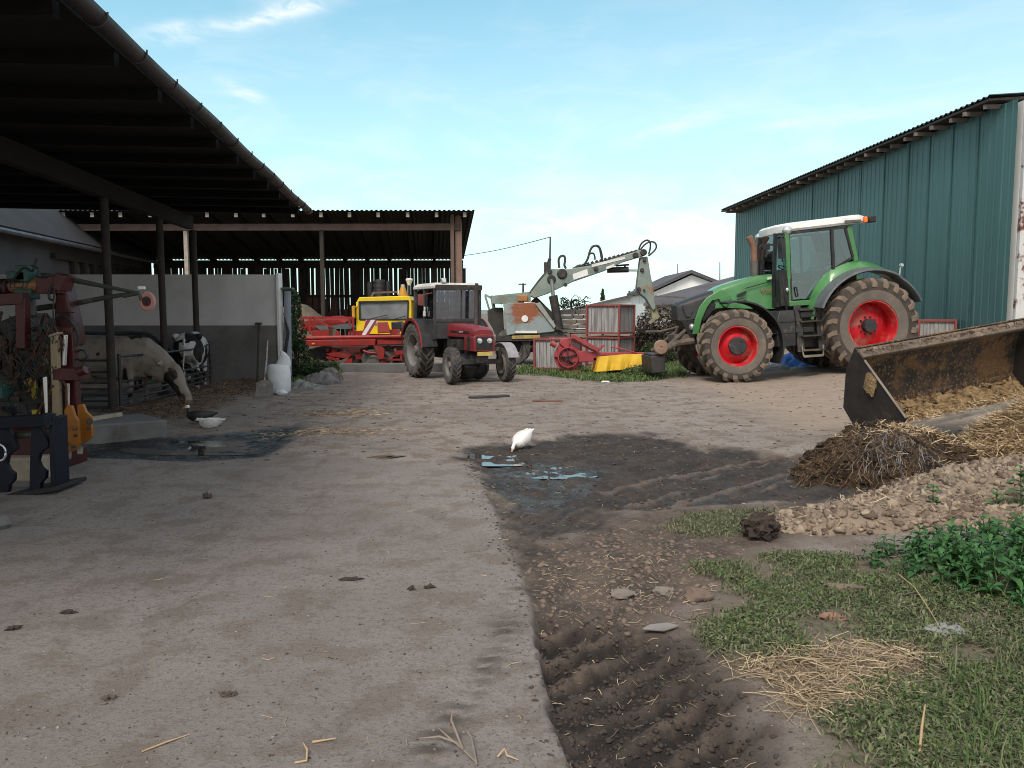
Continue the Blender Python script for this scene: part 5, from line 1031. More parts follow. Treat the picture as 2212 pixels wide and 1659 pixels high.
# ------------------------------------------------------------------ slatted crates with red frames
cfr = pm('red_crate_frame', (.25,.06,.055), (.19,.05,.045), 4, .65, 0, .1, 25, (.2,.13,.1), .4, 4)
slm = pm('grey_crate_slat', (.36,.35,.345), (.17,.155,.15), 2.2, .88, 0, .35, 14, None, stretch=(7,7,.5))
def crate(label, loc, rz, w=1.15, d=.95, h=.92):
    c = thing('crate', label, 'crate', loc, (0, 0, rz), 'slatted crates with red frames')
    mb = MB(); e = .055
    for x in (-w/2, w/2):
        for y in (-d/2, d/2): mb.box((x, y, h/2), (e, e, h))
    for z in (e/2+.06, h-e/2):
        for y in (-d/2, d/2): mb.box((0, y, z), (w-e, e*.8, e))
        for x in (-w/2, w/2): mb.box((x, 0, z), (e*.8, d-e, e))
    mb.build('frame', cfr, c, bevel=.004)
    for nm, ax in (('front', -1), ('rear', 1)):
        mb = MB(); n_ = 9; 
        for k in range(n_):
            wd = (w-e)/n_; mb.box((-w/2+e/2+wd*(k+.5), ax*(d/2-.035), h/2+.02), (wd*random.uniform(.80, .95), .018, h-.10), (0, random.uniform(-.6, .6), 0))
        mb.build(nm+'_slats', slm, c)
    for nm, ax in (('side', -1), ('side', 1)):
        mb = MB(); n_ = 7
        for k in range(n_):
            wd = (d-e)/n_; mb.box((ax*(w/2-.035), -d/2+e/2+wd*(k+.5), h/2+.02), (.018, wd*random.uniform(.80, .95), h-.10))
        mb.build(nm+'_slats', slm, c)
    mb = MB(); mb.box((0, 0, .10), (w-e, d-e, .02)); mb.build('base', slm, c)
    return c
Yc = 22.2
ca, cb = P(1278, 728, Yc), P(1348, 729, Yc)
rz_ = -30
wc = (cb-ca).length*1.08; hc = P(1300, 659, Yc).z-P(1300, 728, Yc).z
cc = P(1312, 728, Yc); zc = cc.z
crate('upper slatted crate stacked on another, red frame with pale boards', (cc.x+.15, Yc+.5, zc+.02), rz_, wc, 1.12, hc)
crate('lower slatted crate of the stack of two, half hidden by the red mower', (cc.x+.15, Yc+.5, 0), rz_, wc, 1.12, zc+.01)
cl = P(1191, 795, 20.9)
crate('single slatted crate standing on the ground behind the red mower pulley', (cl.x+.22, 21.55, 0), -16, .95, 1.5, P(1190, 735, 20.9).z+.05)
cr_ = P(2028, 735, 18.6)
crate('grey slatted crate with a bent rail between the tractor rear wheel and the green barn', (cr_.x+.02, 19.0, .2), -8, .80, .7, P(2028, 690, 18.6).z-.2)
# stacked stone slabs behind
sm = pm('sawn_slab', (.30,.26,.22), (.2,.175,.15), 2, .9, 0, .4, 12)
SB = thing('timber_stack', 'stack of rough pale slabs and beams between the excavator and the crates', 'stack', (P(1240, 700, 24.6).x, 24.6, 0))
for k, (y0, y1) in enumerate([(785,838),(838,880),(880,925),(925,968),(968,1005),(1005,1060),(1060,1130)]):
    x_ = 872+random.uniform(0, 15)
    while x_ < 1165:
        w_ = random.uniform(90, 180); x2 = min(x_+w_, 1172); 
        mb = MB(); mb.slab([P(*q4(x_, y0+random.uniform(2, 8)), 24.6), P(*q4(x2-4, y0+random.uniform(2, 8)), 24.6), P(*q4(x2-4, y1-random.uniform(2, 9)), 24.6), P(*q4(x_+2, y1-random.uniform(2, 9)), 24.6)], (0, 1.4, 0)); mb.build('slab', sm, SB, w=True, bevel=.02); x_ = x2
TG = thing('scrap_tangle', 'dark tangle of bent rods and hoses on top of the slab stack', 'scrap', tuple(P(1235, 662, 25)))
mb = MB()
for k in range(70):
    x, y = random.uniform(870, 1110), random.uniform(690, 780); l = random.uniform(20, 80); a = random.uniform(-.5, .5)
    if k % 4 == 0: a += 1.4
    p, q_ = P(*q4(x, y), 24.9+random.uniform(0, .7)), P(*q4(x+l*math.cos(a), y+l*math.sin(a)), 24.9+random.uniform(0, .7)); m_ = (p+q_)/2+Vector((0, 0, random.uniform(0, .12))); mb.tube([p, m_, q_], random.uniform(.008, .02), 5)
mb.build('rods', M['dark'], TG, w=True)
# ------------------------------------------------------------------ red disc mower with yellow skirt
Ym = 20.0
MW = thing('disc_mower', 'folded red disc mower with a yellow canvas skirt standing in front of the crates', 'mower', (P(1290, 790, Ym).x, Ym, 0))
m4 = lambda x, y, Y=Ym: P(*q4(x, y), Y)
def mp(name, fn, mat=None, bevel=0, par=None):
    mb = MB(); fn(mb); return mb.build(name, mat or M['pred'], par or MW, w=True, bevel=bevel)
mp('cutter_bar', lambda m: (m.slab([m4(900, 1180), m4(960, 1160), m4(1260, 1185), m4(1730, 1185), m4(1730, 1205), m4(1230, 1215), m4(1225, 1255), m4(1195, 1268), m4(980, 1275), m4(905, 1240)], (0, .18, 0))), None, .012)
mp('upper_arm', lambda m: (m.bar(m4(990, 1025, Ym-.1), m4(1235, 1160, Ym-.1), .09, .09), m.bar(m4(965, 1050), m4(1225, 1185), .05, .05), m.slab([m4(1215, 1160), m4(1280, 1110), m4(1300, 1120), m4(1240, 1180)], (0, .06, 0)), m.tube([m4(1350, 1130), m4(1450, 1150), m4(1590, 1190)], .02)), None, .006)
mp('headstock', lambda m: (m.slab([m4(895, 1060), m4(970, 1055), m4(975, 1110), m4(930, 1170), m4(860, 1230), m4(825, 1225)], (0, .14, 0)), m.bar(m4(890, 1080), m4(960, 1140), .12, .12), m.cyl(m4(800, 1095, Ym-.05), m4(850, 1120, Ym-.05), .07)), None, .01)
pu = mp('pulley', lambda m: m.lathe([(.255, .02), (.27, -.03), (.255, -.08), (.235, -.08), (.225, -.03), (.235, .02), (.255, .02)], tuple(m4(958, 1228)), 'y', 32))
mp('pulley_spokes', lambda m: [m.bar(m4(958, 1228, Ym-.04), m4(958, 1228, Ym-.04)+Vector((math.cos(a)*.24, 0, math.sin(a)*.24)), .03, .05, (0, 1, 0)) for a in [R(25+72*k) for k in range(5)]], M['dark'], 0, pu)
mp('pulley_guard', lambda m: m.lathe([(.34, .07), (.34, .10), (0, .10), (0, .07), (.34, .07)], tuple(m4(958, 1228)), 'y', 32), None)
can = pm('yellow_canvas', (.72,.45,.03), (.60,.36,.03), 1.5, .7, 0, .35, 5, (.30,.20,.08), .30, 1.6, bd=.05)
def skirt(m):
    rows = []; T_ = [m4(1230, 1222), m4(1480, 1200), m4(1728, 1196)]; B_ = [m4(1195, 1362), m4(1450, 1340), m4(1728, 1270)]
    for k in range(25):
        f = k/24; a = T_[0].lerp(T_[1], f*2) if f < .5 else T_[1].lerp(T_[2], f*2-1); b = B_[0].lerp(B_[1], f*2) if f < .5 else B_[1].lerp(B_[2], f*2-1)
        w_ = .035*math.sin(f*23)+.02*math.sin(f*51)
        rows.append([a+Vector((0, 0, 0)), a.lerp(b, .45)+Vector((0, -.06+w_, 0)), b+Vector((0, -.10+w_*1.5, 0)), b+Vector((0, .75, 0)), a.lerp(b, .4)+Vector((0, .72, 0)), a+Vector((0, .6, 0))])
    m.loft(rows)
mp('canvas_skirt', skirt, can)
mp('foot', lambda m: (m.slab([m4(1195, 1235), m4(1218, 1235), m4(1215, 1365), m4(1195, 1340)], (0, .1, 0)), m.box((m4(1000, 1350).x, Ym+.1, .05), (.42, .3, .1)), m.bar((m4(985, 1340).x, Ym+.1, .05), m4(985, 1270, Ym+.1), .09, .09)), M['rust'])
# ------------------------------------------------------------------ blue tarpaulin under the tractor
bl = pm('blue_tarp', (.05,.22,.68), (.03,.14,.50), 3, .5, 0, .2, 15, (.3,.33,.38), .3, 3)
def crumple(name, label, cat, cx, cy, rx, ry, h, mat, n=26, seed=0, z0=None):
    o, _ = heap(name, label, cx, cy, rx, ry, h, mat, n, h*.9, seed, 1.0, cat); 
    for p in o.data.polygons: p.use_smooth = False
    return o
g = G(1705, 797); crumple('tarpaulin', 'crumpled blue tarpaulin on the ground under the green tractor', 'tarpaulin', g.x+.1, 21.0, 1.05, .45, .36, bl, 34, 5)
g = G(1672, 793); crumple('plastic_sheet', 'pale grey plastic sheet in front of the blue tarpaulin', 'plastic sheet', P(1668, 792, 20.5).x, 20.3, .45, .22, .16, pm('pale_sheet', (.45,.5,.56), None, 3, .5), 20, 9)
# pole with crossbar, thin aerials and far cypress trees
UP = thing('utility_pole', 'distant utility pole with a short crossbar behind the excavator', 'pole', (P(1130, 640, 110).x, 110, 0))
mb = MB(); a = P(1130, 612, 110); mb.cyl((a.x, 110, 0), a, .17, .12); mb.build('pole', M['wood_dark'], UP, w=True)
mb = MB(); mb.bar(P(1120, 614, 110), P(1137, 614, 110), .16, .16); mb.build('crossarm', M['wood_dark'], UP, w=True)
for x, y0, y1, lab in ((1464, 570, 600, 'left'), (1555, 566, 612, 'right')):
    mb = MB(); mb.cyl(P(x, y1+14, 66), P(x, y0, 66), .05, .03, 6); tag(mb.build('aerial', M['dark']), 'thin aerial mast above the gabled white building' if lab == 'left' else 'taller thin aerial mast beside the green barn corner', 'aerial')
def q1(x, y): return .4164*x, 414.8+.4164*y
def l1(x, y, Y): return P(*q1(x, y), Y)
# ------------------------------------------------------------------ dark blue coupler frame, front left
Yf = 6.75
blue = pm('dark_blue_paint', (.008,.010,.020), (.006,.007,.012), 4, .55, 0, .08, 25, (.03,.027,.025), .35, 3, spec=.25)
CF = thing('coupler_frame', 'dark blue loader coupler frame standing on the ground at the left edge', 'coupler frame', (P(60, 1060, Yf).x, Yf, 0))
def cfp(name, fn, mat=None, bevel=.006, par=None, root=None):
    mb = MB(); fn(mb); return mb.build(name, mat or blue, par or root or CF, w=True, bevel=bevel)
cfp('top_bar', lambda m: m.bar(l1(-90, 1200, Yf+.1), l1(262, 1182, Yf-.02), .14, .10))
cfp('side_plate', lambda m: m.slab([l1(250, 1170, Yf), l1(276, 1172, Yf), l1(290, 1545, Yf), l1(262, 1550, Yf)], (0, .22, 0)))
hk = [(160,1180),(185,1180),(215,1235),(250,1300),(252,1325),(225,1340),(205,1360),(198,1400),(212,1430),(238,1450),(236,1485),(212,1510),(205,1560),(150,1560)]
cfp('hook_plate', lambda m: m.slab([l1(x, y, Yf+.02) for x, y in hk], (0, .05, 0)))
cfp('hook_plate', lambda m: m.slab([l1(x-165, y+12, Yf+.05) for x, y in hk], (0, .05, 0)))
cfp('cross_tube', lambda m: m.cyl(l1(-80, 1272, Yf+.2), l1(255, 1252, Yf+.15), .035), pm('worn_tube', (.10,.095,.09), None, 5, .5, .4))
cfp('bottom_plate', lambda m: m.slab([l1(-90, 1590, Yf-.05), l1(288, 1530, Yf-.05), l1(290, 1552, Yf-.05), l1(-90, 1622, Yf-.05)], (0, .5, -.01)), pm('worn_blade', (.03,.028,.028), (.02,.019,.02), 5, .7, .2, .1, 25, (.09,.075,.065), .4, 3))
cfp('ring', lambda m: m.tube([l1(0, 1352, Yf)+Vector((math.cos(a)*.05, 0, math.sin(a)*.07)) for a in [2*math.pi*k/14 for k in range(15)]], .012, 6), M['chrome'])
# ------------------------------------------------------------------ red implement behind it
Yi = 8.0
FI = thing('mounted_implement', 'tall red and orange implement with hoses and a long marker arm at the left', 'farm machine', (l1(200, 1300, Yi).x, Yi, 0))
def fi(name, fn, mat=None, bevel=.006, par=None): return cfp(name, fn, mat or dred, bevel, par, FI)
dred = pm('dark_red_paint', (.060,.007,.008), (.042,.006,.007), 4, .45, 0, .08, 25, (.08,.05,.04), .40, 3)
orp = pm('orange_yellow_paint', (.34,.125,.014), (.26,.095,.012), 4, .5, 0, .08, 25, (.25,.12,.05), .35, 3)
tank_ = pm('pump_green', (.02,.075,.06), (.014,.05,.042), 5, .5, 0, .08, 25, (.1,.09,.08), .35, 4)
plk = pm('cream_board', (.28,.225,.145), (.23,.18,.11), 3, .7, 0, .15, 20, (.22,.06,.04), .36, 4)
tb = fi('top_tube', lambda m: m.cyl(l1(60, 487, Yi), l1(240, 483, Yi), .072, n=16), pm('ochre_tube', (.24,.12,.05), (.18,.09,.035), 4, .5, 0, .08, 20, (.2,.08,.05), .4, 4))
text('tube_lettering', 'EC27', .09, Matrix.Translation(tuple(l1(122, 485, Yi)-Vector((FI.location.x, FI.location.y, 0))-Vector((0, .0735, 0))))@Matrix.Rotation(R(90), 4, 'X'), M['black'], tb, .002)
fi('top_joint', lambda m: (m.box(l1(275, 483, Yi), (.24, .17, .17)), m.box(l1(330, 470, Yi), (.1, .2, .16), (0, 20, 0))))
fi('tube_sleeve', lambda m: m.cyl(l1(-60, 490, Yi), l1(60, 488, Yi), .076, n=14))
fi('mast', lambda m: m.slab([l1(285, 500, Yi), l1(335, 470, Yi), l1(352, 560, Yi), l1(372, 640, Yi), l1(392, 760, Yi), l1(385, 800, Yi), l1(285, 800, Yi), l1(280, 640, Yi)], (0, .2, 0)), None, .02)
fi('lower_mast', lambda m: (m.bar(l1(318, 700, Yi-.1), l1(318, 1290, Yi-.1), .11, .1), m.bar(l1(360, 700, Yi-.1), l1(388, 1160, Yi-.1), .10, .1), m.bar(l1(345, 720, Yi-.12), l1(330, 900, Yi-.12), .04, .04)))
fi('red_block', lambda m: (m.box(l1(372, 942, Yi-.2), (.27, .2, .12)), m.cyl(l1(405, 935, Yi-.3), l1(445, 920, Yi-.3), .045)))
fi('cylinder_rod', lambda m: (m.cyl(l1(340, 740, Yi-.22), l1(332, 900, Yi-.22), .022), m.cyl(l1(352, 990, Yi-.2), l1(352, 1110, Yi-.2), .018)), M['chrome'])
fi('cream_board', lambda m: (m.slab([l1(258, 740, Yi-.3), l1(294, 738, Yi-.3), l1(312, 1235, Yi-.3), l1(272, 1238, Yi-.3)], (0, .06, 0)), m.slab([l1(248, 742, Yi-.32), l1(296, 726, Yi-.32), l1(298, 738, Yi-.32), l1(250, 755, Yi-.32)], (0, .1, 0))), plk)
pl = [(332,1130),(350,1105),(372,1110),(388,1165),(405,1185),(412,1300),(392,1340),(368,1335),(350,1360),(330,1330)]
fi('orange_plate', lambda m: m.slab([l1(x, y, Yi-.4) for x, y in pl], (0, .04, 0)), orp)
fi('orange_plate', lambda m: m.slab([l1(x, y, Yi-.25) for x, y in [(400,1105),(430,1100),(445,1140),(472,1165),(478,1270),(455,1290),(420,1310),(402,1280)]], (0, .04, 0)), orp)
for x, y, r_ in ((388, 1225, .02), (392, 1262, .016), (380, 1320, .018), (465, 1190, .03), (460, 1225, .018), (350, 1305, .016)):
    fi('plate_bolt', lambda m: m.cyl(l1(x, y, Yi-.42), l1(x, y, Yi-.36), r_), M['dark'])
fi('steel_tine', lambda m: [m.slab([l1(x-14, 1320, Yi-.34), l1(x+14, 1320, Yi-.34), l1(x+12, y1, Yi-.34), l1(x-12, y1, Yi-.34)], (0, .025, 0)) for x, y1 in ((335, 1395), (352, 1385), (412, 1360), (432, 1320))], pm('worn_steel', (.42,.38,.36), (.3,.26,.24), 6, .5, .5))
fi('lower_leg', lambda m: (m.bar(l1(300, 1200, Yi), l1(305, 1330, Yi), .12, .12), m.bar(l1(120, 1300, Yi), l1(300, 1280, Yi), .14, .14), m.box((l1(305, 1330, Yi).x, Yi, .08), (.3, .5, .16))))
fr_ = fi('red_frame', lambda m: (m.bar(l1(-60, 562, Yi-.3), l1(135, 552, Yi-.3), .12, .11), m.bar(l1(118, 545, Yi-.3), l1(122, 810, Yi-.3), .10, .09)))
fi('green_pump', lambda m: (m.box(l1(112, 438, Yi), (.18, .2, .09)), m.box(l1(142, 425, Yi), (.13, .2, .16)), m.cyl(l1(140, 410, Yi), l1(140, 385, Yi), .04), m.box(l1(140, 530, Yi), (.18, .16, .10))), tank_, .01)
fi('green_drum', lambda m: (m.box(l1(-10, 1035, Yi-.3), (.2, .2, .11)), m.cyl(l1(0, 1010, Yi-.3), l1(36, 1012, Yi-.3), .04, n=14)), tank_)
fi('valve_rack', lambda m: (m.bar(l1(150, 550, Yi), l1(155, 640, Yi), .05, .05), m.bar(l1(172, 550, Yi), l1(176, 640, Yi), .04, .04), m.box(l1(240, 690, Yi+.1), (.3, .2, .14)), m.box(l1(200, 760, Yi+.1), (.26, .2, .2))), M['greyplastic'])
fi('yellow_part', lambda m: (m.slab([l1(118, 985, Yi), l1(150, 960, Yi), l1(178, 965, Yi), l1(188, 1070, Yi), l1(172, 1080, Yi), l1(140, 1010, Yi)], (0, .05, 0)), m.slab([l1(162, 1130, Yi), l1(195, 1130, Yi), l1(195, 1165, Yi), l1(165, 1165, Yi)], (0, .05, 0))), pm('chrome_yellow', (.55,.42,.04), (.45,.34,.03), 4, .5))
fi('white_strip', lambda m: m.slab([l1(220, 962, Yi-.35), l1(240, 958, Yi-.35), l1(244, 1145, Yi-.35), l1(232, 1148, Yi-.35)], (0, .02, 0)), M['white'])
fi('dark_gearing', lambda m: [m.box(l1(random.uniform(-40, 300), random.uniform(700, 1180), Yi+random.uniform(.1, .5)), (random.uniform(.06, .22), .2, random.uniform(.08, .4)), (0, random.uniform(-30, 30), 0)) for _ in range(34)], M['dark'])
fi('dusty_rods', lambda m: [m.tube([l1(x, y, Yi-.1), l1(x+random.uniform(-40, 40), y+random.uniform(40, 90), Yi-.15), l1(x+random.uniform(-90, 90), y+random.uniform(80, 220), Yi-.1)], random.uniform(.003, .009), 6) for x, y in [(random.uniform(-20, 240), random.uniform(600, 960)) for _ in range(22)]], pm('grey_rods', (.10,.095,.09), (.05,.047,.045), 6, .6, .3), 0)
rustm = pm('rust_rods', (.12,.05,.025), (.06,.03,.02), 6, .8)
fi('rusty_rods', lambda m: [m.tube([l1(x, y, Yi-.2), l1(x+random.uniform(-50, 50), y+random.uniform(30, 110), Yi-.3), l1(x+random.uniform(-110, 110), y+random.uniform(60, 260), Yi-.2)], random.uniform(.005, .014), 6) for x, y in [(random.uniform(-20, 300), random.uniform(620, 1000)) for _ in range(26)]], rustm, 0)
fi('cable_tangle', lambda m: [m.tube([l1(x, y, Yi-.25), l1(x+random.uniform(-60, 60), y+random.uniform(-20, 70), Yi-.35), l1(x+random.uniform(-60, 60), y+random.uniform(20, 140), Yi-.3), l1(x+random.uniform(-30, 90), y+random.uniform(60, 200), Yi-.25)], .006, 5) for x, y in [(random.uniform(-20, 310), random.uniform(560, 1050)) for _ in range(26)]], M['black'], 0)
fi('red_under_box', lambda m: m.box(l1(100, 1360, Yi-.4), (.45, .3, .5)), None, .02)
fi('timber_block', lambda m: m.box(l1(105, 1485, Yi-.6), (.5, .25, .42)), M['wood_h'], .02)
def fhose(pts, r=.012, Y=Yi-.1):
    pts = [l1(*p, Y) for p in pts]; out = []
    for i in range(len(pts)-1):
        p0, p1, p2, p3 = pts[max(i-1, 0)], pts[i], pts[i+1], pts[min(i+2, len(pts)-1)]
        for k in range(6):
            t_ = k/6; out.append(.5*((2*p1)+(p2-p0)*t_+(2*p0-5*p1+4*p2-p3)*t_*t_+(3*p1-p0-3*p2+p3)*t_**3))
    out.append(pts[-1]); mb = MB(); mb.tube(out, r, 6); mb.build('hose', M['black'], FI, w=True)
fhose([(275,480),(255,520),(258,555),(275,560)]); fhose([(290,655),(340,645),(380,690),(405,740),(402,800)]); fhose([(60,470),(120,395),(165,410),(180,380),(190,345)]); fhose([(165,380),(200,400),(205,440),(240,440)])
fhose([(390,830),(430,820),(452,850),(430,870),(395,865)]); fhose([(285,500),(276,600),(280,700)], .007); fhose([(210,700),(230,640),(260,660),(250,720),(225,740)])
fhose([(100,460),(50,455),(20,470),(20,520)]); fhose([(300,655),(300,625),(385,625)], .008)
ma = fi('marker_arm', lambda m: (m.tube([l1(170, 430, Yi+.1), l1(330, 447, Yi+.1), l1(520, 485, Yi+.1), l1(700, 520, Yi+.1)], [.035, .03, .022, .016], 8), m.tube([l1(180, 605, Yi+.2), l1(380, 580, Yi+.2), l1(560, 545, Yi+.15), l1(720, 522, Yi+.1)], [.03, .028, .024, .016], 8), m.tube([l1(640, 540, Yi+.1), l1(720, 525, Yi+.1), l1(735, 560, Yi+.1)], .02)), pm('dull_green_arm', (.06,.075,.065), (.045,.05,.045), 5, .5, .2, .08, 25, (.2,.18,.16), .35, 5), 0)
dc = l1(765, 567, Yi+.1); MD = Matrix.Translation(dc)@Matrix.Rotation(R(-14), 4, 'Z')
mb = MB(); mb.lathe([(0, .008), (.085, .008), (.10, 0), (.085, -.012), (0, -.012)], (0, 0, 0), 'y', 30); mb.move(MD); mdisc = mb.build('marker_disc', pm('faded_pink_disc', (.50,.27,.25), (.42,.22,.2), 5, .6), FI, w=True)
mb = MB(); mb.lathe([(0, .016), (.05, .016), (.05, -.02), (0, -.02)], (0, 0, 0), 'y', 22); mb.move(MD); mb.build('disc_centre', pm('dark_red_centre', (.10,.02,.025)), mdisc, w=True)
mb = MB(); mb.prism([(-.03, .026), (.03, .026), (0, -.03)], -.026, -.021); mb.move(MD); mb.build('disc_triangle', M['black'], mdisc, w=True)
mb = MB(); mb.box(l1(735, 497, Yi+.1), (.06, .04, .03)); mb.build('clip', M['white'], mdisc, w=True)
# grey stone block at the left frame edge
mb = MB(); p = GZ(20, 1140); mb.ball((p.x-.08, p.y, .03), (.10, .08, .07), 12, None, .12); tag(mb.build('stone', M['conc'], smooth=25), 'grey stone on the concrete at the far left edge', 'stone')
# ------------------------------------------------------------------ concrete feed kerb
p0, p1 = GZ(150, 960), GZ(362, 946); kd = (p1-p0).normalized(); kb = Vector((-kd.y, kd.x, 0))*.9
kz = P(362, 905, p1.y).z
mb = MB(); mb.slab([p0-kd*2.5+Vector((0,0,-.1)), p1+Vector((0,0,-.1)), p1+Vector((0,0,kz)), p0-kd*2.5+Vector((0,0,kz+.01))], kb)
ks = tag(mb.build('feed_kerb', M['conc'], bevel=.02), 'low concrete feed kerb beside the black slurry pool under the shed', 'kerb')
mb = MB(); a = p0-kd*.2+kb*.1; mb.bar((a.x, a.y, kz+.03), (p1.x-.7, p1.y+.25, kz+.03), .05, .05); tag(mb.build('pole', M['wood_h']), 'pale wooden pole lying on top of the concrete feed kerb', 'pole')
# ------------------------------------------------------------------ pen gates
gm = pm('dull_gate_pipe', (.06,.06,.064), (.042,.04,.04), 6, .55, .4, .05, 20, (.12,.09,.07), .4, 4)
ga, gb_ = G(262, 887), G(457, 836); 
GT = thing('pen_gate', 'tubular steel feed gate with five low rails along the cow pen', 'gate', (ga.x, ga.y, 0))
zs_ = [.06, .16, .25, .345, .45]
for z in zs_+[.86]:
    mb = MB(); sag = -.03 if z > .8 else 0
    mb.tube([(ga.x, ga.y, z), ((ga.x*.8+gb_.x*.2), ga.y*.8+gb_.y*.2, z+sag*.6), (ga.x*.15+gb_.x*.85, ga.y*.15+gb_.y*.85, z+sag), (gb_.x, gb_.y, z+(.05 if z > .8 else 0))], .019, 8); mb.build('rail', gm, GT, w=True)
for f, h_ in ((0, .90), (.62, .47), (1, .97)):
    q = ga.lerp(gb_, f); mb = MB(); mb.cyl((q.x, q.y, -.05), (q.x, q.y, h_), .026 if f < 1 else .035); mb.build('upright', gm, GT, w=True)
gl, gr = Vector((pb.x-3.2, pb.y+.1, 0)), Vector((pb.x-.1, pb.y+.1, 0))
G2 = thing('pen_gate', 'tubular gate panel left of the first shed post, across the front of the cow pen', 'gate', tuple(gr))
for z in zs_+[.62, .80]:
    mb = MB(); mb.cyl((gl.x, gl.y, z), (gr.x, gr.y, z), .018, n=8); mb.build('rail', gm, G2, w=True)
for f in (0, .5, 1):
    q = gl.lerp(gr, f); mb = MB(); mb.cyl((q.x, q.y, -.05), (q.x, q.y, .85), .024); mb.build('upright', gm, G2, w=True)
# ------------------------------------------------------------------ cows
def cow_coat(name, base, darkc, thr, seed, blotch=2.0, dirtc=(.16,.115,.08), da=.5):
    t = NT(name); co = t.coord('Object'); mp_ = t.n('ShaderNodeMapping'); mp_.inputs['Location'].default_value = seed; t.l(co, mp_.inputs['Vector'])
    n1 = t.noise(mp_.outputs[0], blotch, 2, .4, .5)
    c = t.mix(t.ramp(n1, thr, thr+.02), base, darkc); c = t.mix(t.math('MULTIPLY', t.ramp(t.noise(co, 4.5, 7, .65), .45, .72), da), c, dirtc)
    t.bsdf(c, .8, 0, t.noise(co, 60, 4), .25, .01, .25); return t.m
def ell(c, u, ry, rz, fwd, n=16):       # ring of the body: centre c, ring plane normal to fwd
    fwd = Vector(fwd).normalized(); s_ = Vector((0, 1, 0)); s_ = (s_-fwd*s_.dot(fwd)).normalized(); up = fwd.cross(s_)*-1
    up = s_.cross(fwd)*-1 if False else fwd.cross(s_)
    if up.z < 0 and abs(fwd.z) < .95: up = -up
    return [Vector(c)+s_*ry*math.cos(a)+up*rz*math.sin(a) for a in [2*math.pi*k/n for k in range(n)]]
def spine(mb, st, n=16):                # st: (x, y, z, ry, rz)
    pts = [Vector(s_[:3]) for s_ in st]; rings = []; 
    for i, s_ in enumerate(st):
        d = (pts[min(i+1, len(st)-1)]-pts[max(i-1, 0)]).normalized(); side = Vector((-d.y, d.x, 0))
        side = side.normalized() if side.length > .2 else Vector((0, 1, 0)); up = d.cross(side); 
        rings.append([pts[i]+side*s_[3]*math.cos(a)+up*s_[4]*math.sin(a) for a in [2*math.pi*k/n for k in range(n)]])
    mb.loft(rings)
def cow(label, loc, rz, coat, head, udder=True, scale=1.0, tail=(0, 0)):
    """x forward; back about 1.32 m high at scale 1. head: list of spine stations from shoulder to muzzle, then ear/poll position"""
    c = thing('cow', label, 'cow', loc, (0, 0, rz), 'cattle in the pen'); c.scale = (scale,)*3
    mb = MB()
    spine(mb, [(-1.02,0,1.12,.10,.14),(-.96,0,1.07,.22,.25),(-.78,0,1.03,.285,.31),(-.5,0,.98,.30,.35),(-.2,0,.93,.33,.39),(.15,0,.92,.33,.40),(.45,0,.95,.28,.38),(.68,0,.99,.22,.33),(.84,0,1.03,.16,.26),(.95,0,1.05,.08,.12)], 18)
    for sx_ in (1, -1):                 # hip bones
        mb.ball((-.74, sx_*.23, 1.24), (.12, .08, .08), 10)
    spine(mb, head['neck'], 14); spine(mb, head['head'], 14)
    for s_ in (1, -1):
        y = s_*.19
        spine(mb, [(-.80,y*.9,.98,.11,.20),(-.78,y,.80,.10,.165),(-.72,y,.66,.07,.105),(-.80,y,.53,.055,.07),(-.90,y,.43,.045,.055),(-.86,y,.24,.034,.038),(-.84,y,.10,.042,.046),(-.80,y,.05,.055,.065),(-.79,y,.0,.06,.075)], 12)
        y = s_*.17; fx = .55 if s_ > 0 else .48
        spine(mb, [(fx,y,.95,.11,.17),(fx,y,.76,.085,.12),(fx+.01,y,.58,.058,.07),(fx+.02,y,.42,.05,.052),(fx,y,.38,.046,.05),(fx-.01,y,.22,.034,.036),(fx,y,.10,.042,.044),(fx+.03,y,.05,.055,.062),(fx+.035,y,.0,.06,.07)], 12)
    if udder: mb.ball((-.55, 0, .58), (.22, .16, .15), 12)
    spine(mb, [(-1.0,tail[1],1.22,.035,.035),(-1.07,tail[1],1.15,.03,.03),(-1.09,tail[1]*1.2,.9,.022,.022),(-1.07,tail[0],.60,.018,.018),(-1.06,tail[0],.45,.045,.045),(-1.06,tail[0],.30,.02,.02)], 8)
    hp, hd_ = Vector(head['ear']), Vector(head['dir']).normalized()
    for s_ in (1, -1):                  # ears, part of the one skin
        e0_ = hp+Vector((0, s_*.07, 0)); e1_ = hp+Vector((-.02, s_*.25, .0)); mb.loft([[e0_+Vector((dx_, 0, dz_)) for dx_, dz_ in ((-.03,0),(0,.03),(.03,0),(0,-.03))], [(e0_+e1_)/2+Vector((dx_, 0, dz_)) for dx_, dz_ in ((-.03,0),(0,.065),(.03,0),(0,-.05))], [e1_+Vector((dx_, 0, dz_)) for dx_, dz_ in ((-.01,0),(0,.012),(.01,0),(0,-.012))]])
    b = mb.build('body', coat, c, smooth=0)
    rm = b.modifiers.new('one_skin', 'REMESH'); rm.mode = 'VOXEL'; rm.voxel_size = .017; rm.use_smooth_shade = True
    sm_ = b.modifiers.new('soft', 'SMOOTH'); sm_.iterations = 3; sm_.factor = .5
    for s_ in (1, -1):
        e = Vector(head['eye']); mb = MB(); mb.ball((e.x, s_*e.y, e.z), .022, 10); mb.build('eye', M['black'], c)
    mz = Vector(head['muzzle']); mb = MB(); mb.ball(mz, (.055, .075, .055), 12); mb.build('muzzle', pm('muzzle_skin', (.30,.19,.16), (.2,.13,.11), 8, .45), c)
    return c
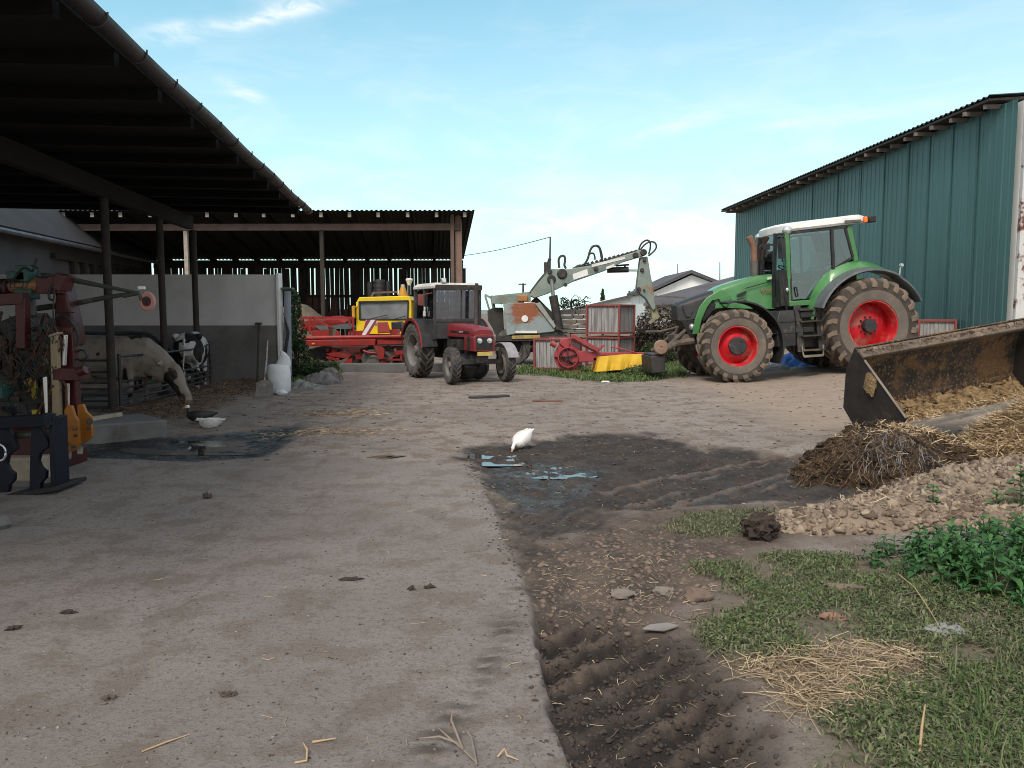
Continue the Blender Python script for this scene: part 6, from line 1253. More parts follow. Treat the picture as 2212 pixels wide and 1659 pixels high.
graze = dict(neck=[(.50,0,.95,.25,.40),(.72,0,.88,.21,.37),(.92,0,.79,.17,.31),(1.08,0,.70,.14,.25),(1.16,0,.62,.12,.19)],
    head=[(1.04,0,.90,.08,.05),(1.10,0,.83,.145,.11),(1.19,0,.69,.15,.18),(1.29,0,.53,.12,.16),(1.39,0,.36,.085,.115),(1.46,0,.22,.095,.105),(1.50,0,.13,.075,.075)], ear=(1.08,0,.84), eye=(1.32,.125,.66), muzzle=(1.495,0,.14), dir=(.3,0,-1))
ca_ = cow_coat('white_cow_coat', (.27,.235,.21), (.018,.017,.017), .565, (3.1, .7, 1.9), 2.1, (.13,.095,.072), .75)
cow('dirty white cow with a dark cheek reaching its head down through the feed gate', (-6.90, 13.75, -.12), -12, ca_, graze, True, .97)
stand = dict(neck=[(.62,0,1.05,.18,.28),(.85,0,1.12,.13,.2),(1.05,0,1.2,.1,.15),(1.15,0,1.24,.09,.12)], head=[(1.1,0,1.3,.07,.07),(1.17,0,1.27,.11,.12),(1.30,0,1.18,.1,.11),(1.45,0,1.06,.065,.08),(1.56,0,.97,.065,.07),(1.6,0,.94,.05,.05)], ear=(1.12,0,1.30), eye=(1.28,.095,1.21), muzzle=(1.6,0,.95), dir=(.8,0,-.5))
low_ = dict(neck=[(.62,0,1.00,.19,.30),(.82,0,.95,.15,.24),(1.02,0,.85,.115,.18),(1.16,0,.75,.095,.145)], head=[(1.14,0,.80,.06,.06),(1.18,0,.72,.105,.115),(1.27,0,.60,.11,.12),(1.36,0,.47,.085,.10),(1.43,0,.35,.065,.08),(1.48,0,.26,.06,.06)], ear=(1.15,0,.74), eye=(1.33,.10,.58), muzzle=(1.48,0,.26), dir=(.3,0,-1))
cb_ = cow_coat('black_white_coat', (.48,.47,.46), (.010,.010,.011), .50, (9.3, 4.2, 2.2), 2.3, (.2,.15,.12), .25)
cow('black and white cow seen from behind at the far end of the pen gate', (-6.62, 16.55, -.08), 104, cb_, low_, True, .93, (.05, .02))
cc_ = cow_coat('black_coat', (.014,.013,.013), (.009,.009,.009), .5, (1, 1, 1), 2, (.05,.04,.035), .3)
cow('all black cow standing in the dark between the two pale cows', (-8.05, 16.0, -.05), 20, cc_, low_, False, .93)
# ------------------------------------------------------------------ ducks
def duck(label, loc, rz, coat, pose, headmat=None, wingm=None, scale=1.0):
    d = thing('duck', label, 'duck', loc, (0, 0, rz), 'farmyard ducks'); d.scale = (scale,)*3
    mb = MB(); t_ = pose.get('tilt', 0); Mt = Matrix.Translation((0, 0, .16))@Matrix.Rotation(R(t_), 4, 'Y')@Matrix.Translation((0, 0, -.16))
    spine(mb, [(-.30,0,.225,.012,.010),(-.25,0,.215,.055,.018),(-.19,0,.20,.085,.05),(-.10,0,.175,.118,.09),(.02,0,.165,.13,.112),(.12,0,.168,.115,.105),(.19,0,.185,.08,.08),(.23,0,.20,.04,.045)], 18)
    mb.move(Mt); spine(mb, pose['neck'], 12)
    if headmat is None: spine(mb, pose['head'], 12)
    b = mb.build('body', coat, d, smooth=0); rm = b.modifiers.new('one_skin', 'REMESH'); rm.mode = 'VOXEL'; rm.voxel_size = .007; rm.use_smooth_shade = True
    sm_ = b.modifiers.new('soft', 'SMOOTH'); sm_.iterations = 3
    if headmat is not None:
        mb = MB(); spine(mb, pose['head'], 14); mb.build('head', headmat, d, smooth=60)
    for s_ in (1, -1):
        mb = MB(); rings = []
        for x, z, h_ in ((.14,.20,.035),(.08,.205,.065),(-.04,.205,.075),(-.14,.215,.055),(-.22,.225,.028),(-.29,.23,.006)):
            o_ = s_*(.128 if -.1 < x < .1 else .105 if x > -.2 else .07); rings.append([(x, o_, z-h_), (x, o_+s_*.012, z), (x, o_-s_*.02, z+h_*.75), (x, o_-s_*.03, z)])
        mb.loft(rings); mb.move(Mt); mb.build('wing', wingm or coat, d, smooth=60)
        mb = MB(); mb.tube([(.0, s_*.05, .10), (.01, s_*.055, .03), (.02, s_*.055, .012)], [.014, .009, .009], 8); mb.prism([(0, 0), (.075, -.035), (.085, 0), (.075, .035)], .0, .010, 'z', Matrix.Translation((.0, s_*.055, .0))); mb.build('foot', pm('duck_foot', (.50,.28,.06), None, 5, .6), d)
    bl_ = pose['bill']; mb = MB(); spine(mb, bl_, 10); mb.build('bill', pm('duck_bill', (.55,.33,.13), (.45,.22,.12), 5, .5), d)
    e = Vector(pose['eye'])
    for s_ in (1, -1): mb = MB(); mb.ball((e.x, e.y*s_, e.z), .0065, 8); mb.build('eye', M['black'], d)
    return d
drink = dict(tilt=17, neck=[(.13,0,.14,.06,.06),(.20,0,.135,.042,.045),(.255,0,.115,.032,.032),(.285,0,.085,.028,.028)], head=[(.27,0,.11,.02,.02),(.285,0,.08,.032,.034),(.30,0,.05,.03,.03),(.312,0,.03,.018,.018)], bill=[(.308,0,.045,.014,.012),(.325,0,.018,.015,.008),(.335,0,.0,.015,.005)], eye=(.302,.028,.066))
rest = dict(tilt=-3, neck=[(.15,0,.19,.06,.055),(.20,0,.235,.038,.038),(.21,0,.29,.030,.030),(.215,0,.33,.028,.028)], head=[(.185,0,.335,.018,.018),(.205,0,.345,.036,.036),(.235,0,.345,.034,.032),(.26,0,.335,.02,.02)], bill=[(.255,0,.336,.015,.013),(.285,0,.326,.016,.008),(.305,0,.322,.014,.005)], eye=(.235,.033,.352))
tuck = dict(tilt=4, neck=[(.14,0,.20,.06,.055),(.20,0,.225,.045,.045),(.25,0,.225,.035,.035)], head=[(.24,0,.235,.02,.02),(.265,0,.235,.034,.034),(.295,0,.225,.03,.03),(.315,0,.215,.018,.018)], bill=[(.31,0,.218,.014,.012),(.335,0,.206,.015,.008),(.352,0,.20,.013,.005)], eye=(.292,.031,.238))
wf = pm('white_feathers', (.80,.78,.75), (.70,.68,.65), 9, .8, 0, .25, 60, (.45,.40,.34), .22, 6)
bf = pm('black_feathers', (.018,.018,.02), (.028,.026,.026), 9, .5, 0, .25, 60, (.12,.11,.10), .2, 6)
g = GZ(1132, 968); duck('white duck drinking from the puddle in the middle of the yard', (g.x-.02, g.y, g.z-.01), 238, wf, drink, None, None, .70)
g = GZ(456, 924); duck('white duck with a grey wing mark resting by the feed kerb', (g.x, g.y, g.z-.05), 172, wf, tuck, None, pm('grey_white_wing', (.55,.56,.58), (.68,.67,.66), 12, .8), .68)
g = GZ(428, 917); duck('black duck with a white head standing behind the resting white duck', (g.x, g.y+.10, g.z-.02), 196, bf, rest, wf, None, .76)
# ------------------------------------------------------------------ tools, sack and rubbish by the wall end
SH = thing('shovel', 'square-bladed shovel leaning against the wall beside the white sack', 'shovel', tuple(GZ(571, 858)))
g = SH.location; tp = P(578, 735, wy-.02)
mb = MB(); a = g+Vector((0, 0, .22)); mb.tube([a, a.lerp(tp, .5)+Vector((.01,0,0)), tp], .018, 8); mb.build('handle', M['wood_h'], SH, w=True)
mb = MB(); mb.loft([[(g.x-.16, g.y-.02, g.z+.0), (g.x+.16, g.y-.02, g.z+.0), (g.x+.16, g.y-.014, g.z+.0), (g.x-.16, g.y-.014, g.z)], [(g.x-.15, g.y+.03, g.z+.26), (g.x+.15, g.y+.03, g.z+.26), (g.x+.15, g.y+.036, g.z+.26), (g.x-.15, g.y+.036, g.z+.26)], [(g.x-.05, g.y+.05, g.z+.31), (g.x+.05, g.y+.05, g.z+.31), (g.x+.05, g.y+.056, g.z+.31), (g.x-.05, g.y+.056, g.z+.31)]]); mb.build('blade', pm('grey_steel_blade', (.26,.25,.24), (.18,.17,.16), 6, .55, .4, .1, 30, (.2,.15,.1), .4, 5), SH, w=True)
RK = thing('scraper', 'long-handled scraper leaning upright on the grey wall left of the shovel', 'scraper', tuple(GZ(559, 835)))
g = RK.location; tp = P(559, 699, wy-.03); mb = MB(); mb.tube([g+Vector((0,-.1,0)), tp], .022, 8); mb.build('handle', M['wood_dark'], RK, w=True)
mb = MB(); mb.box(tp+Vector((0, -.02, 0)), (.14, .04, .05)); mb.build('head', M['dark'], RK, w=True)
SK = thing('sack', 'full white plastic sack with its mouth twisted up beside the wall end', 'sack', tuple(GZ(604, 850)))
g = SK.location; mb = MB(); rings = []
for z, rx, ox in ((0,.17,.0),(.05,.20,0),(.2,.215,.0),(.4,.22,.0),(.50,.215,-.0),(.545,.19,.0),(.56,.12,.0)):
    rings.append([(g.x+ox+rx*math.cos(a)*(1+.04*math.sin(3*a+z*8)), g.y+rx*.9*math.sin(a), g.z+z) for a in [2*math.pi*k/24 for k in range(24)]])
mb.loft(rings); sack = pm('white_sack_plastic', (.74,.76,.80), (.62,.65,.70), 4, .45, 0, .2, 12, (.4,.37,.33), .25, 3, bd=.02); mb.build('body', sack, SK, w=True, smooth=60)
mb = MB(); rings = []
for z, w_, d_, ox in ((.50,.14,.10,.06),(.60,.12,.07,.10),(.70,.085,.04,.11),(.78,.04,.02,.085),(.81,.01,.01,.06)):
    rings.append([(g.x+ox+w_*math.cos(a)*(1+.2*math.sin(5*a)), g.y-.03+d_*math.sin(a), g.z+z) for a in [2*math.pi*k/18 for k in range(18)]])
mb.loft(rings); mb.build('twisted_mouth', sack, SK, w=True, smooth=50)
g = GZ(603, 852); mb = MB(); mb.ball((g.x+.06, g.y-.05, .05), (.11, .09, .06), 12, jit=.15); tag(mb.build('plastic_scrap', sack, smooth=20), 'small crumpled white plastic at the foot of the sack', 'plastic scrap')
jm = pm('grey_green_cloth', (.13,.145,.14), (.26,.27,.26), 9, .85, 0, .3, 20, (.12,.1,.09), .4, 5); jm2 = pm('grey_cloth', (.21,.205,.21), (.10,.095,.098), 8, .85, 0, .3, 20, (.2,.14,.12), .4, 5)
for x, y, rx, ry, h_, m_, lab in ((655, 840, .46, .26, .22, jm, 'grey-green crumpled sheeting heap lowest in front of the wall end'), (690, 830, .42, .28, .36, jm2, 'tall grey crumpled heap of rags behind the grey-green sheeting'), (712, 822, .30, .24, .42, pm('brown_rag', (.10,.08,.07), (.22,.205,.195), 8, .9, 0, .3, 20), 'brownish crumpled rags at the right end of the rag pile')):
    g = GZ(x, y); crumple('rag_heap', lab, 'rags', g.x, g.y+.12, rx*1.1, ry*1.1, h_*.72, m_, 34, x*.37)
SP = thing('pipe_bundle', 'bluish grey plastic pipe and cable bundle hanging at the white wall end', 'pipes', (xr+.16, wy+.2, 0))
mb = MB(); z_ = P(612, 628, wy).z; mb.tube([(xr+.17, wy+.2, 0), (xr+.16, wy+.2, .8), (xr+.18, wy+.2, z_)], [.07, .085, .08], 12); mb.build('pipe', pm('bluish_pipe', (.26,.30,.36), (.2,.23,.28), 3, .5, 0, .1, 12), SP, w=True)
mb = MB(); mb.box((xr+.17, wy+.2, z_+.05), (.3, .26, .05)); mb.build('cap', M['greyplastic'], SP, w=True, bevel=.015)
for k in range(4):
    mb = MB(); mb.tube([(xr+.12+.03*k, wy+.06, z_-.5-.1*k), (xr+.19+.02*k, wy+.03, z_-.95), (xr+.10+.02*k, wy+.06, z_-1.4)], .009, 6); mb.build('cable', M['black'], SP, w=True)
# ------------------------------------------------------------------ vegetation and straw helpers
def rnd_mat(name, cols, rough=.75, trans=0):
    t = NT(name); a = t.attr('rnd'); c = t.mix(t.ramp(a, .0, .5), cols[0], cols[1]); c = t.mix(t.ramp(a, .5, 1.0), c, cols[2])
    b = t.n('ShaderNodeBsdfPrincipled'); t.l(c, b.inputs['Base Color']); b.inputs['Roughness'].default_value = rough; b.inputs['Specular IOR Level'].default_value = .3
    if trans:
        tl = t.n('ShaderNodeBsdfTranslucent'); t.l(c, tl.inputs[0]); m = t.n('ShaderNodeMixShader'); m.inputs[0].default_value = trans
        t.l(b.outputs[0], m.inputs[1]); t.l(tl.outputs[0], m.inputs[2]); t.l(m.outputs[0], t.out.inputs[0])
    else: t.l(b.outputs[0], t.out.inputs[0])
    return t.m
straw_m = rnd_mat('straw_strand', ((.20,.125,.065), (.42,.295,.165), (.58,.455,.29)))
dstraw_m = rnd_mat('rotten_straw_strand', ((.035,.028,.025), (.11,.066,.038), (.25,.16,.085)))
litter_m = rnd_mat('litter_strand', ((.16,.12,.085), (.34,.25,.15), (.52,.41,.26)))
grey_m = rnd_mat('grey_strand', ((.06,.06,.062), (.16,.15,.145), (.26,.25,.24)))
grass_m = rnd_mat('grass_blade', ((.075,.09,.046), (.15,.165,.085), (.25,.24,.15)), .7, .25)
grass2_m = rnd_mat('fresh_grass_blade', ((.055,.095,.03), (.10,.165,.05), (.19,.22,.10)), .7, .25)
nettle_m = rnd_mat('nettle_leaf', ((.026,.078,.022), (.045,.135,.036), (.08,.19,.055)), .5, .25)
bush_m = rnd_mat('bush_leaf', ((.015,.035,.014), (.035,.07,.025), (.07,.11,.04)), .6, .2)
def ribbons(name, pts, L, wd, pitch, mat, curl=.25, az0=None, azs=math.pi, parent=None, sag=0, hang=False):
    n = len(pts); az_ = rng.uniform(-math.pi, math.pi, n) if az0 is None else az0+rng.normal(0, azs, n)
    pt = rng.normal(0, pitch, n) if not isinstance(pitch, tuple) else rng.uniform(pitch[0], pitch[1], n)
    L = rng.uniform(L[0], L[1], n); w_ = rng.uniform(wd[0], wd[1], n)
    d = np.stack([np.cos(az_)*np.cos(pt), np.sin(az_)*np.cos(pt), np.sin(pt)], 1)
    s_ = np.stack([-np.sin(az_), np.cos(az_), rng.normal(0, .6, n)], 1); s_ /= np.linalg.norm(s_, axis=1)[:, None]
    k = rng.normal(0, curl, (n, 1))*L[:, None]*s_*.5; k[:, 2] += sag*L
    if hang: pts = pts+d*L[:, None]*.42
    A, B, D_ = pts-d*L[:, None]/2, pts+k*.5, pts+d*L[:, None]/2
    hw = s_*w_[:, None]/2
    V = np.stack([A-hw, A+hw, B-hw, B+hw, D_-hw, D_+hw], 1).reshape(-1, 3)
    b = np.arange(n)[:, None]*6; F = np.concatenate([b+np.array([[0,1,3,2]]), b+np.array([[2,3,5,4]])], 0)
    return npmesh(name, V, F, mat, parent, attrs=dict(rnd=np.repeat(rng.random(n), 6)))
def blades(name, pts, H, wd, lean, mat, parent=None):
    n = len(pts); az_ = rng.uniform(-math.pi, math.pi, n); h = rng.uniform(H[0], H[1], n)*rng.uniform(.6, 1, n); w_ = rng.uniform(wd[0], wd[1], n); ln = np.abs(rng.normal(0, lean, n))
    out = np.stack([np.cos(az_), np.sin(az_), 0*az_], 1); sd_ = np.stack([-np.sin(az_), np.cos(az_), 0*az_], 1)*w_[:, None]/2
    M_ = pts+out*(h*ln*.35)[:, None]; M_[:, 2] += h*.6; T_ = pts+out*(h*ln*1.1)[:, None]; T_[:, 2] += h*np.maximum(.25, 1-ln*.45)
    V = np.stack([pts-sd_*.7, pts+sd_*.7, M_-sd_, M_+sd_, T_-sd_*.12, T_+sd_*.12], 1).reshape(-1, 3)
    b = np.arange(n)[:, None]*6; F = np.concatenate([b+np.array([[0,1,3,2]]), b+np.array([[2,3,5,4]])], 0)
    return npmesh(name, V, F, mat, parent, attrs=dict(rnd=np.repeat(rng.random(n), 6)))
def leafcloud(name, pts, size, mat, parent=None, flat=.0):
    n = len(pts); u = rng.normal(size=(n, 3)); u /= np.linalg.norm(u, axis=1)[:, None]; v = rng.normal(size=(n, 3)); v[:, 2] *= 1-flat; v -= u*np.sum(u*v, 1)[:, None]; v /= np.linalg.norm(v, axis=1)[:, None]
    s_ = rng.uniform(size[0], size[1], n)[:, None]; nn = np.cross(u, v)*s_*.15
    V = np.stack([pts-u*s_, pts+v*s_*.42+nn, pts+u*s_, pts-v*s_*.42+nn], 1).reshape(-1, 3); F = np.arange(n*4).reshape(n, 4)
    return npmesh(name, V, F, mat, parent, attrs=dict(rnd=np.repeat(rng.random(n), 4)))
def sample(poly, n, maskname=None, thr=.5, pad=.3):
    p = np.array([[q[0], q[1]] for q in poly]); lo, hi = p.min(0)-pad, p.max(0)+pad; out = []
    tot = 0
    while tot < n:
        q = rng.uniform(lo, hi, (n*2, 2)); g_ = ground_masks(q[:, 0], q[:, 1]) if maskname else None
        ok = (g_[maskname] > np.maximum(.14, thr+rng.normal(0, .22, len(q)))) if maskname else sdpoly(q[:, 0], q[:, 1], poly) > rng.normal(0, .06, len(q))
        q = q[ok]; out.append(q); tot += len(q)
    q = np.concatenate(out)[:n]; return np.column_stack([q, hz(q[:, 0], q[:, 1])])
# ------------------------------------------------------------------ grass, weeds
gpts = sample(Z_GRASS, 75000, 'g_grass', .42)
cl_ = fbm(gpts[:, 0]*2.6, gpts[:, 1]*2.6, 4); keep = rng.random(len(gpts)) < np.clip(.62+cl_*3.6, .03, 1); gpts = gpts[keep]
tag(blades('grass', gpts, (.012, .055), (.004, .011), 1.2, grass_m), 'short grey-green grass and weeds on the bank in the foreground', 'grass', kind='stuff')
gl_ = gpts[rng.random(len(gpts)) < .30]; gl_ = gl_+np.column_stack([rng.normal(0, .01, (len(gl_), 2)), rng.uniform(.006, .035, len(gl_))])
tag(leafcloud('weed_leaves', gl_, (.007, .017), grass2_m, None, .6), 'small clover-like weed leaves among the foreground grass', 'weeds', kind='stuff')
g2 = sample(Z_GRASS2, 4200, 'g_grass', .3); tag(blades('grass', g2, (.012, .045), (.004, .010), 1.1, grass_m), 'thin pale grass tufts around the dark soil lump', 'grass', kind='stuff')
g3 = sample(Z_GREEN_FAR, 16000, 'g_grass', .4); tag(blades('grass', g3, (.05, .16), (.012, .03), .9, grass2_m), 'green grass strip in front of the crates and the excavator', 'grass', kind='stuff')
g4 = sample(Z_GREEN_WALL, 5000, 'g_grass', .4); tag(blades('grass', g4, (.06, .2), (.012, .03), .9, grass2_m), 'green grass at the end of the rendered wall', 'grass', kind='stuff')
Z_OUT = gp((2250,1250),(3000,1290),(3600,1500),(3300,1900),(2300,1900))
g6 = sample(Z_OUT, 22000); tag(blades('grass', g6, (.012, .06), (.004, .011), 1.1, grass_m), 'grass continuing to the right of the bank', 'grass', kind='stuff')
edge_ = [G(1980, 1500)[:2], G(2212, 1400)[:2], G(2500, 1500)[:2], G(2400, 1800)[:2], G(2050, 1700)[:2]]
g5 = sample(edge_, 420); tag(blades('grass', g5, (.08, .20), (.003, .006), .8, grass2_m), 'longer thin grass stalks at the lower right edge', 'grass', kind='stuff')
def icos(sub):
    bm = bmesh.new(); bmesh.ops.create_icosphere(bm, subdivisions=sub, radius=1); bm.verts.ensure_lookup_table(); v = np.array([q.co[:] for q in bm.verts]); f = np.array([[q.index for q in p.verts] for p in bm.faces]); bm.free(); return v, f
def rough_protos(sub, k):               # irregular angular lump shapes sharing one topology
    from mathutils import noise as mn
    v, f = icos(sub); out = []
    for j in range(k):
        w = []
        for q in v:
            p = Vector(q); d = mn.fractal(p*1.3+Vector((j*7.3, 1.7, j*2.1)), 1.0, 2.0, 4)*.75; c = Vector((round(p.x*1.6+.3*j)/1.6-p.x-.19*j, 0, 0))*0
            w.append((p*(1+d)+Vector((0, 0, max(0, -.35-p.z)*.6)))[:])
        out.append(w)
    return np.array(out), f
ICO = {1: rough_protos(1, 9), 2: rough_protos(2, 9)}
def blob(mb, c, r, sub=4, amp=.25, freq=2.2, rz=0, seed=0.0):      # rough natural lump
    from mathutils import noise as mn
    bm = bmesh.new(); bmesh.ops.create_icosphere(bm, subdivisions=sub, radius=1); q = rotm((0, 0, rz)); vs = []
    for v in bm.verts:
        p = v.co; d = mn.fractal(p*freq+Vector((seed, 3.1, seed*2)), 1.0, 2.0, 5)*amp; p = p*(1+d); vs.append(q@Vector((p.x*r[0], p.y*r[1], p.z*r[2]))+Vector(c))
    fs = [tuple(v.index for v in f.verts) for f in bm.faces]; bm.free(); mb.add(vs, fs)
def lumps(name, pts, size, mat, flat=.65, parent=None, jit=.5, sub=1):
    icoP, icoF = ICO[sub]; n = len(pts); m = icoP.shape[1]; S = (size[0]+(size[1]-size[0])*rng.random((n, 1))**2.2)*rng.uniform(.55, 1.4, (n, 3))*np.array([1, 1, flat]); a = rng.uniform(0, 6.28, n)
    Vv = icoP[rng.integers(0, len(icoP), n)]*(1+rng.normal(0, .07, (n, m, 1)))*S[:, None, :]; ca_, sa_ = np.cos(a)[:, None], np.sin(a)[:, None]
    X = Vv[..., 0]*ca_-Vv[..., 1]*sa_; Y_ = Vv[..., 0]*sa_+Vv[..., 1]*ca_; Vv = np.stack([X, Y_, Vv[..., 2]], 2)+pts[:, None, :]
    F = (icoF[None]+np.arange(n)[:, None, None]*m).reshape(-1, 3)
    return npmesh(name, Vv.reshape(-1, 3), F, mat, parent, smooth=False, attrs=dict(rnd=np.repeat(rng.random(n), m)))
# ------------------------------------------------------------------ heaps on the right
manm = NT('manure'); co = manm.coord(); nm_ = manm.noise(co, 3.0, 9, .7)
mc_ = manm.mix(manm.ramp(nm_, .36, .60), (.026,.020,.017), (.095,.060,.036)); mc_ = manm.mix(manm.math('MULTIPLY', manm.ramp(manm.noise(co, 22, 6, .7), .5, .72), .7), mc_, (.27,.18,.10))
manm.bsdf(mc_, .95, 0, manm.math('ADD', manm.noise(co, 10, 8, .7), manm.noise(co, 60, 4)), .9, .06, .2)
MH = thing('manure_heap', 'dark manure hump with hanging rotten straw in front of the loader bucket', 'heap', (3.35, 7.6, 0))
o, (hx, hy, hzz, hq) = heap('manure', None, 3.52, 7.25, .95, .80, .40, manm.m, 120, .17, 2, 1.2); o.parent = MH; o.matrix_parent_inverse = Matrix.Translation((-3.35, -7.6, 0))
def surf(hx, hy, hzz, hq, n, lo=.05, bias=None):
    idx = np.flatnonzero(hq.ravel() > lo); w_ = np.ones(len(idx)) if bias is None else np.clip(bias(hx.ravel()[idx], hy.ravel()[idx]), 0, None); w_ = w_/w_.sum()
    k = rng.choice(idx, n, p=w_); dx_, dy_ = hx[0, 1]-hx[0, 0], hy[1, 0]-hy[0, 0]
    jx, jy = rng.uniform(0, 1, n), rng.uniform(0, 1, n); nn_ = hx.shape[1]
    k2 = np.minimum(k+1, hx.size-1); k3 = np.minimum(k+nn_, hx.size-1)
    z = hzz.ravel()[k]+(hzz.ravel()[k2]-hzz.ravel()[k])*jx+(hzz.ravel()[k3]-hzz.ravel()[k])*jy
    return np.column_stack([hx.ravel()[k]+jx*dx_, hy.ravel()[k]+jy*dy_, z])
def kid(o, root):
    o.parent = root; o.matrix_parent_inverse = root_matrix(root).inverted(); o['kind'] = 'stuff'; return o
p_ = surf(hx, hy, hzz, hq, 1250, .05, lambda x, y: np.where(x > 3.3, .25, 1.0)); kid(ribbons('rotten_straw', p_+[0, 0, .008], (.08, .26), (.003, .006), (-.9, .05), dstraw_m, .35, -1.9, .8, hang=True), MH)
p_ = surf(hx, hy, hzz, hq, 900, .04); kid(lumps('manure_lumps', p_, (.008, .05), manm.m, .8, jit=.7), MH)
p_ = surf(hx, hy, hzz, hq, 520, .15, lambda x, y: np.exp(-((x-3.35)/.28)**2-((y-6.9)/.3)**2)+1e-9); kid(ribbons('grey_straw', p_+[0, 0, .012], (.08, .24), (.0025, .005), (-1.2, -.3), grey_m, .4, -1.75, .6, hang=True), MH)
p_ = surf(hx, hy, hzz, hq, 2400, .2, lambda x, y: np.exp(-((x-3.72)/.36)**2-((y-7.3)/.34)**2)+.01); kid(ribbons('golden_straw', p_[:1500]+[0, 0, .015], (.06, .22), (.004, .007), .3, straw_m, .35), MH)
p_ = surf(hx, hy, hzz, hq, 600, .05); kid(ribbons('mixed_straw', p_+[0, 0, .012], (.06, .22), (.003, .007), .5, dstraw_m, .4), MH)
strawb = pm('straw_bed', (.32,.215,.11), (.20,.13,.065), 5, .95, 0, .9, 22, (.10,.065,.035), .5, 4, bd=.06)
SHp = thing('straw_heap', 'big heap of golden bedding straw at the right edge in front of the loader bucket', 'heap', (5.6, 7.9, 0))
o, (sx2, sy2, sz2, sq2) = heap('straw_bed', None, 6.2, 7.75, 1.75, 1.45, .95, strawb, 100, .14, 7, .6); o.parent = SHp; o.matrix_parent_inverse = root_matrix(SHp).inverted()
vis = lambda x, y: np.where((x < .66*y+.3) & (y < 8.9), 1.0, .22)
p_ = surf(sx2, sy2, sz2, sq2, 12500, .03, vis); kid(ribbons('straw', p_+[0, 0, .015]+rng.normal(0, .012, p_.shape), (.08, .30), (.004, .008), .38, straw_m, .35), SHp)
p_ = surf(sx2, sy2, sz2, sq2, 1500, .03, vis); kid(ribbons('brown_straw', p_+[0, 0, .01], (.08, .30), (.004, .008), .4, dstraw_m, .35), SHp)
# lumps of dry light soil
clm = pm('dry_clod', (.24,.185,.135), (.17,.13,.097), 6, .95, 0, .5, 26, (.36,.30,.225), .4, 5, bd=.03)
CH = thing('clod_heap', 'bank of pale dry earth clods in front of the straw, above the nettles', 'heap', (3.6, 5.9, 0))
o, (cx2, cy2, cz2, cq2) = heap('earth', None, 4.35, 6.1, 1.75, .85, .30, clm, 90, .035, 4, .7); o.parent = CH; o.matrix_parent_inverse = root_matrix(CH).inverted()
o2, (cx3, cy3, cz3, cq3) = heap('earth', None, 2.75, 5.62, 1.25, .36, .13, clm, 60, .03, 14, .8); o2.parent = CH; o2.matrix_parent_inverse = root_matrix(CH).inverted()
p_ = np.concatenate([surf(cx2, cy2, cz2, cq2, 3300, .03, lambda x, y: np.where(y < 6.5, 1, .1)), surf(cx3, cy3, cz3, cq3, 1500, .03)])
clv = rnd_mat('clod_tones', ((.11,.08,.06), (.22,.168,.125), (.32,.255,.19)), .95); kid(lumps('clods', p_, (.004, .038), clv, .8, sub=2), CH); kid(lumps('fine_clods', p_[rng.integers(0, len(p_), 2500)]+rng.normal(0, .05, (2500, 3))*[1, 1, .2], (.004, .018), clv), CH)
p_ = surf(cx3, cy3, cz3, cq3, 130, .03); kid(ribbons('dry_stalks', p_+[0, 0, .03], (.05, .22), (.003, .006), .5, straw_m, .3), CH)
# dark soil lump
g = GZ(1642, 1160); SL = thing('soil_lump', 'dark brown soil lump standing alone left of the pale clods', 'soil lump', tuple(g))
mb = MB(); blob(mb, (0, 0, .06), (.12, .11, .10), 4, .36, 2.6); o = mb.build('lump', pm('dark_soil', (.055,.038,.031), (.035,.026,.022), 6, .95, 0, .6, 40), SL, smooth=40)
pp = np.array(g)+[0, 0, .09]+(lambda u: u/np.linalg.norm(u, axis=1)[:, None]*[.125, .115, .10])(rng.normal(size=(110, 3))); pp = pp[pp[:, 2] > g.z]
kid(lumps('crumbs', pp, (.004, .02), _mc['dark_soil']), SL)
# ------------------------------------------------------------------ loader bucket
steel = NT('manure_stained_steel'); co = steel.coord()
sc_ = steel.mix(steel.ramp(steel.noise(co, 5, 7), .35, .65), (.030,.026,.024), (.062,.048,.040)); sn_ = steel.noise(co, 2.6, 10, .72)
sc_ = steel.mix(steel.ramp(sn_, .46, .57), sc_, (.15,.085,.042)); sc_ = steel.mix(steel.ramp(steel.noise(co, 26, 6, .75), .53, .62), sc_, (.22,.145,.08))
steel.bsdf(sc_, .8, 0, steel.noise(co, 18, 8, .7), .5, .03, .3)
outm = pm('dark_bucket_paint', (.022,.020,.020), (.036,.030,.028), 5, .6, .1, .15, 30, (.11,.07,.045), .38, 2.5)
O = P(1846, 924, 9.75); bu = Vector((.94, .34, .125)).normalized(); bn_ = Vector((.34, -.94, 0)).normalized(); bn_ = (bn_-bu*bn_.dot(bu)).normalized()
def onplane(x, y):
    d = ray(x, y); return CAM+d*((O-CAM).dot(bu)/d.dot(bu))
prof = [onplane(*p) for p in ((1868,779),(1846,750),(1827,798),(1821,880),(1846,924),(1940,931))]; lipf = onplane(1957, 903)
BK = thing('loader_bucket', 'large dark steel loader bucket smeared with manure resting on the heap at the right', 'bucket', (O.x, O.y, 0)); BL = 2.9
def shell(pts, L0, L1, th, mb):
    c = sum(pts, Vector())/len(pts); n = len(pts); inn = []
    for i, p in enumerate(pts):
        t0 = (pts[i]-pts[i-1]).normalized() if i else (pts[1]-pts[0]).normalized(); t1 = (pts[i+1]-pts[i]).normalized() if i < n-1 else t0
        nn_ = (t0+t1).cross(bu).normalized(); nn_ = nn_ if nn_.dot(c-p) > 0 else -nn_; inn.append(p+nn_*th)
    ring = pts+inn[::-1]; mb.loft([[p+bu*s_ for p in ring] for s_ in np.linspace(L0, L1, 10)])
mb = MB(); shell(prof[1:], 0.03, BL, .022, mb); mb.build('shell', steel.m, BK, w=True, smooth=28)
